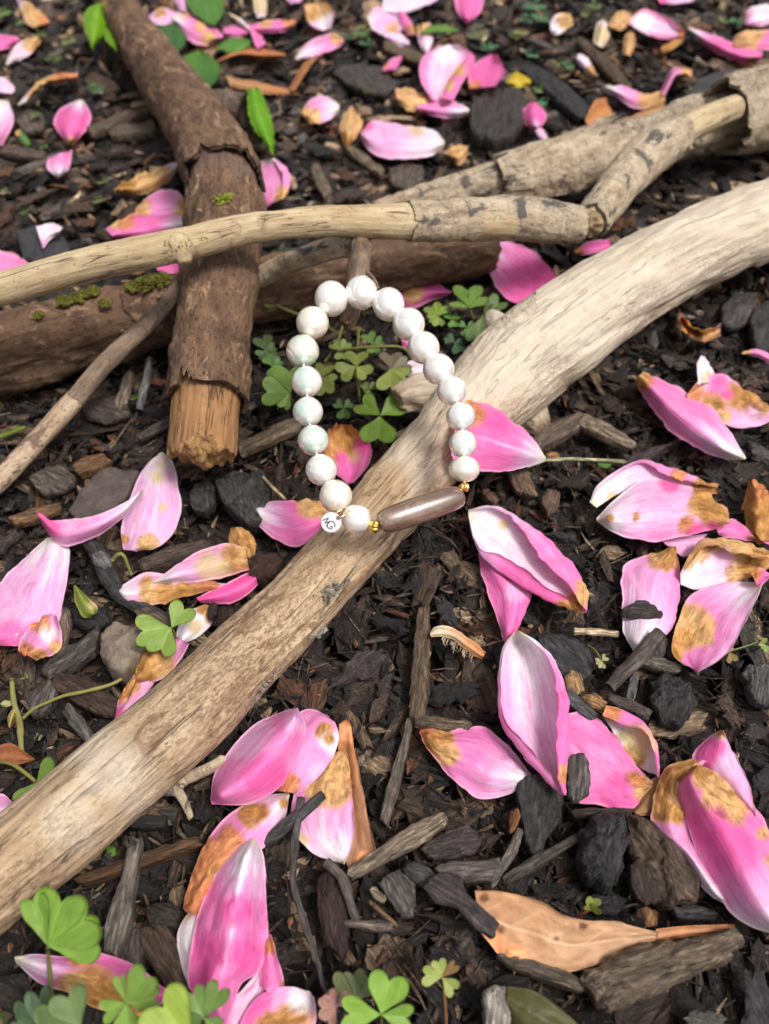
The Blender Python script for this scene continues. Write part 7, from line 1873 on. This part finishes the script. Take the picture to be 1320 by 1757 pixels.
TINTS = np.array([[0.022, 0.019, 0.019], [0.030, 0.025, 0.024], [0.042, 0.030, 0.024], [0.055, 0.042, 0.040], [0.072, 0.046, 0.032], [0.105, 0.068, 0.045], [0.135, 0.095, 0.068], [0.13, 0.118, 0.105], [0.20, 0.145, 0.095], [0.15, 0.066, 0.032], [0.30, 0.225, 0.15]])
TINTS = TINTS * np.array([0.30, 0.31, 0.36, 0.38, 0.45, 0.52, 0.58, 0.55, 0.85, 0.75, 1.0])[:, None] * np.array([0.80, 0.73, 0.67])
TW = np.array([0.15, 0.14, 0.16, 0.14, 0.13, 0.11, 0.08, 0.05, 0.055, 0.045, 0.03]); TW = TW / TW.sum()


def hwid(y):
    return 0.52 * (y * _cp + CAMH * _sp) + 3.0


def mulch(name, count, y0, y1, sizes, zr, nl, ncs, seed, tw=TW, tilt=0.35, ntmp=36, margin=8, gain=1.0, tints=None):
    """Ground cover that nobody could count: thousands of small chips joined in one body."""
    r = np.random.default_rng(seed)
    tw = tw / tw.sum()
    T = []
    for k in range(ntmp):
        kind = r.random()
        if kind < 0.35:
            asp, th = r.uniform(0.35, 0.65), r.uniform(0.10, 0.22)      # flakes
        elif kind < 0.75:
            asp, th = r.uniform(0.14, 0.30), r.uniform(0.08, 0.16)      # splinters
        else:
            asp, th = r.uniform(0.30, 0.50), r.uniform(0.25, 0.40)      # blocky
        T.append(chip_template(1.0, asp, th, nl, ncs, r, 2 + 2 * r.random(), r.uniform(-0.06, 0.10)))
    VV, QQ, TT, ST, TI = [], [], [], [], []
    off = 0
    ys = y0 + (y1 - y0) * r.random(count)
    for k in range(count):
        y = ys[k]
        hw = hwid(y) + margin
        x = r.uniform(-hw, hw)
        V, q, t = T[r.integers(ntmp)]
        s = sizes[0] * (sizes[1] / sizes[0]) ** (r.random() ** 1.4)
        c = (TINTS if tints is None else tints)[r.choice(len(tw), p=tw)] * (0.75 + 0.5 * r.random()) * gain
        z = r.uniform(*zr)
        pi, ro = r.normal() * tilt, r.normal() * tilt
        zf = zfree(x, y, s * 0.45)
        if zf < 50:
            z = min(z, zf - 0.10 - 0.28 * s * abs(math.sin(pi)) - 0.08 * s, 0.0)
            z = max(z, -0.75)
            pi *= 0.4; ro *= 0.4
        Rm = rotm(r.random() * 6.283, pi, ro)
        VV.append(V @ Rm.T * s + np.array([x, y, z]))
        QQ.append(q + off); TT.append(t + off)
        ST.append(V * s + r.random(3) * 60)
        TI.append(np.tile(np.r_[c, 1.0], (len(V), 1)))
        off += len(V)
    me = mesh(name, np.vstack(VV), np.vstack(QQ), np.vstack(TT), {"st": np.vstack(ST), "tint": np.vstack(TI)}, False, M["chip"])
    o = link(name, me, None, (0, 0, 0))
    o["kind"] = "stuff"
    o["label"] = label_of[name]
    return o


label_of = {"mulch_litter": "dense dark brown bark mulch covering the ground near", "far_mulch_litter": "dark bark mulch covering the ground farther off", "leaf_litter": "scraps of tan and rusty leaf litter over the far mulch", "fine_debris": "fine dark crumbs between the mulch chips", "straw_litter": "thin pale straws and fibres scattered over the mulch"}

# ---- individual chips: those that show largest between the named things
KIND_TINT = [("black", BLK), ("charcoal grey", (0.048, 0.046, 0.048)), ("dark brown", (0.046, 0.030, 0.023)), ("purple brown", (0.070, 0.052, 0.050)), ("mid brown", (0.105, 0.066, 0.044)), ("reddish brown", (0.14, 0.066, 0.036)), ("grey", (0.135, 0.122, 0.108)), ("tan", (0.22, 0.155, 0.10))]
KW = np.array([0.17, 0.14, 0.17, 0.16, 0.15, 0.08, 0.08, 0.05]); KW /= KW.sum()
SHAPES = [("flat", "bark_chip", "bark chip", "flake", lambda r: (r.uniform(0.40, 0.62), r.uniform(0.10, 0.16))),
          ("long thin", "wood_splinter", "wood splinter", "splinter", lambda r: (r.uniform(0.13, 0.22), r.uniform(0.08, 0.12))),
          ("blocky", "bark_chunk", "bark chunk", "chunk", lambda r: (r.uniform(0.34, 0.5), r.uniform(0.24, 0.34)))]
rI = np.random.default_rng(2024)
TPL = {}
for sname, nm_, ct_, noun, fn in SHAPES:
    TPL[sname] = []
    for k in range(7):
        asp, th = fn(rI)
        V, q, t = chip_template(1.0, asp, th, 9, 10, rI, 2.5, rI.uniform(-0.04, 0.08))
        V = V + 0.018 * np.stack([fbm(V * 6 + k, 2, 5), fbm(V * 6 + 30 + k, 2, 6), fbm(V * np.array([3, 9, 9]) + 60 + k, 2, 7)], 1)
        TPL[sname].append((V, mesh(nm_, V, q, t, {"st": V * 2.4, "tint": rgba((1, 1, 1), len(V))}, False, M["chip"])))
NCH = 190
made, tries, spots = [], 0, []
while len(made) < NCH and tries < 60000:
    tries += 1
    px = rI.uniform(5, 1315)
    py = 20 + 1730 * rI.random() ** 0.80
    jx, jy = int(px / 10), int(py / 10)
    if PXO[max(0, jx - 1):jx + 2, max(0, jy - 1):jy + 2].max() > 0:
        continue
    z = 0.18 + 0.12 * rI.random()
    c = P(px, py, z)
    scale = FPX / depth_of(py, z)
    sname, nm_, ct_, noun, fn = SHAPES[rI.choice(3, p=[0.40, 0.38, 0.22])]
    s = rI.uniform(0.9, 2.3) * (1.25 if sname == "long thin" else 0.85)
    rpx = s * scale * 0.38
    if any((px - a) ** 2 + (py - b) ** 2 < (rpx * 0.8 + d * 0.8) ** 2 for a, b, d in spots):
        continue
    if zfree(c[0], c[1], s * 0.35) < 90:
        continue
    spots.append((px, py, rpx))
    k = rI.choice(len(KIND_TINT), p=KW)
    V, me = TPL[sname][rI.integers(7)]
    o = bpy.data.objects.new(nm_, me)
    COL.objects.link(o)
    o.location = tuple(c)
    o.rotation_euler = (rI.normal() * 0.22, rI.normal() * 0.16, rI.random() * 6.283)
    o.scale = (s, s, s)
    tn = np.array(KIND_TINT[k][1]) * (0.50 + 0.22 * rI.random())
    o.color = (*tn, 1)
    o["category"] = ct_
    made.append((o, px, py, rpx, f"{sname} {KIND_TINT[k][0]} {noun}"))
    a = np.linspace(0, 6.283, 12)
    note(np.c_[c[0] + 0.3 * s * np.cos(a), c[1] + 0.3 * s * np.sin(a), np.full(12, z)], False)


def side_of(dx, dy):
    if abs(dx) > 1.8 * abs(dy):
        return "right of" if dx > 0 else "left of"
    return "below" if dy > 0 else "above"


byl = {}
for o, px, py, rpx, ds in made:
    d = sorted((math.hypot(px - a, py - b), a, b, ph) for a, b, ph in LAND)[0]
    byl.setdefault((ds, side_of(px - d[1], py - d[2]), d[3]), []).append((d[0], o))
ORD = ["nearest", "second", "third", "fourth", "fifth", "sixth", "seventh", "eighth"]
for (ds, sd_, ph), lst in byl.items():
    lst.sort(key=lambda t: t[0])
    for i, (_, o) in enumerate(lst):
        o["label"] = f"{ds} {sd_} {ph}" if len(lst) == 1 else f"{ds} {sd_} {ph}, {ORD[min(i, 7)]} one out from it"
        o["group"] = "mulch chips on the ground"

mulch("mulch_litter", 9500, -1, 30, (0.32, 2.0), (-0.48, 0.10), 4, 6, 501, tilt=0.42, gain=0.86)
mulch("far_mulch_litter", 8500, 28, 92, (0.7, 3.4), (-0.45, 0.25), 4, 6, 502, gain=1.25)
mulch("fine_debris", 13000, 0, 30, (0.07, 0.36), (-0.30, 0.18), 3, 4, 503, gain=1.35, tw=np.array([0.13, 0.13, 0.13, 0.12, 0.12, 0.11, 0.08, 0.04, 0.06, 0.05, 0.03]) / 1.0)
LT = np.array([[0.30, 0.19, 0.10], [0.24, 0.11, 0.045], [0.36, 0.27, 0.17], [0.14, 0.085, 0.05], [0.20, 0.16, 0.12]])
mulch("leaf_litter", 1900, 26, 85, (0.35, 1.5), (0.05, 0.32), 4, 6, 504, tw=np.array([0.24, 0.18, 0.14, 0.26, 0.18]), tints=LT, tilt=0.5)
# shredded fibres: thin splinters lying in every direction between the chips
rf = np.random.default_rng(91)
parts = []
for k in range(6500):
    near = k % 4 != 0
    y = rf.uniform(0, 28) if near else rf.uniform(26, 80)
    x = rf.uniform(-1, 1) * (hwid(y) + 4)
    L_ = (0.35 + 1.3 * rf.random() ** 2) * (1 if near else 1.7)
    zf = zfree(x, y, 0.25)
    z = rf.uniform(-0.15, 0.20) if zf > 50 else min(0.1, zf - 0.25)
    if z < -0.6:
        continue
    a = rf.random() * 6.283
    d = np.array([math.cos(a), math.sin(a), rf.normal() * 0.28 if zf > 50 else 0.0])
    w = np.array([-math.sin(a), math.cos(a), 0]) * rf.uniform(0.012, 0.05) * (1 if near else 1.6)
    h = np.array([0, 0, 1.0]) * rf.uniform(0.012, 0.035)
    c0 = np.array([x, y, z]); bend = (np.array([-math.sin(a), math.cos(a), 0]) * rf.normal() * 0.06 + np.array([0, 0, 0.04])) * L_
    pts = []
    for t, ww in ((-0.5, 0.35), (0.0, 1.0), (0.5, 0.25)):
        c = c0 + d * t * L_ + bend * (1 - 4 * t * t)
        pts += [c - w * ww, c + h * ww, c + w * ww]
    V = np.array(pts)
    q = np.array([[0, 3, 4, 1], [1, 4, 5, 2], [3, 6, 7, 4], [4, 7, 8, 5], [2, 5, 3, 0], [5, 8, 6, 3]])
    tr = np.array([[0, 1, 2], [6, 8, 7]])
    col = np.array([[0.010, 0.008, 0.007], [0.022, 0.015, 0.011], [0.045, 0.028, 0.018], [0.085, 0.053, 0.033], [0.16, 0.11, 0.068], [0.25, 0.185, 0.12]])[rf.choice(6, p=[0.24, 0.26, 0.22, 0.15, 0.09, 0.04])]
    parts.append((V, q, tr, {"st": (V - c0) * 2 + k, "tint": rgba(col * rf.uniform(0.55, 1.1), 9)}))
V, q, t, at = join(parts)
o = link("fibre_litter", mesh("fibre_litter", V, q, t, at, False, M["chip"]), None, (0, 0, 0))
o["kind"] = "stuff"
o["label"] = "shredded wood fibres and splinters strewn between the mulch chips"
# straws and fibres
rs = np.random.default_rng(77)
parts = []
for k in range(420):
    y = rs.uniform(1, 55) if k % 3 else rs.uniform(1, 24)
    x = rs.uniform(-1, 1) * (hwid(y) + 2)
    if zfree(x, y, 0.3) < 50:
        continue
    L_ = rs.uniform(0.5, 2.2); a = rs.random() * 6.283
    d = np.array([math.cos(a), math.sin(a), rs.normal() * 0.12])
    n = np.array([-d[1], d[0], 0]) * rs.normal() * 0.25
    t = np.linspace(-0.5, 0.5, 6)[:, None]
    C = np.array([x, y, rs.uniform(0.10, 0.35)]) + d * t * L_ + n * (0.25 - t ** 2) * L_ + np.array([0, 0, 1]) * (0.10 * (0.25 - t ** 2) * L_)
    V, q, tr, st = tube(C, rs.uniform(0.018, 0.045), 5)
    col = np.array([[0.34, 0.25, 0.15], [0.22, 0.14, 0.08], [0.12, 0.075, 0.05], [0.40, 0.33, 0.22], [0.06, 0.045, 0.035]][rs.integers(5)]) * rs.uniform(0.7, 1.1)
    parts.append((V, q, tr, {"st": st + k, "tint": rgba(col, len(V))}))
V, q, t, at = join(parts)
o = link("straw_litter", mesh("straw_litter", V, q, t, at, True, M["chip"]), None, (0, 0, 0))
o["kind"] = "stuff"
o["label"] = label_of["straw_litter"]
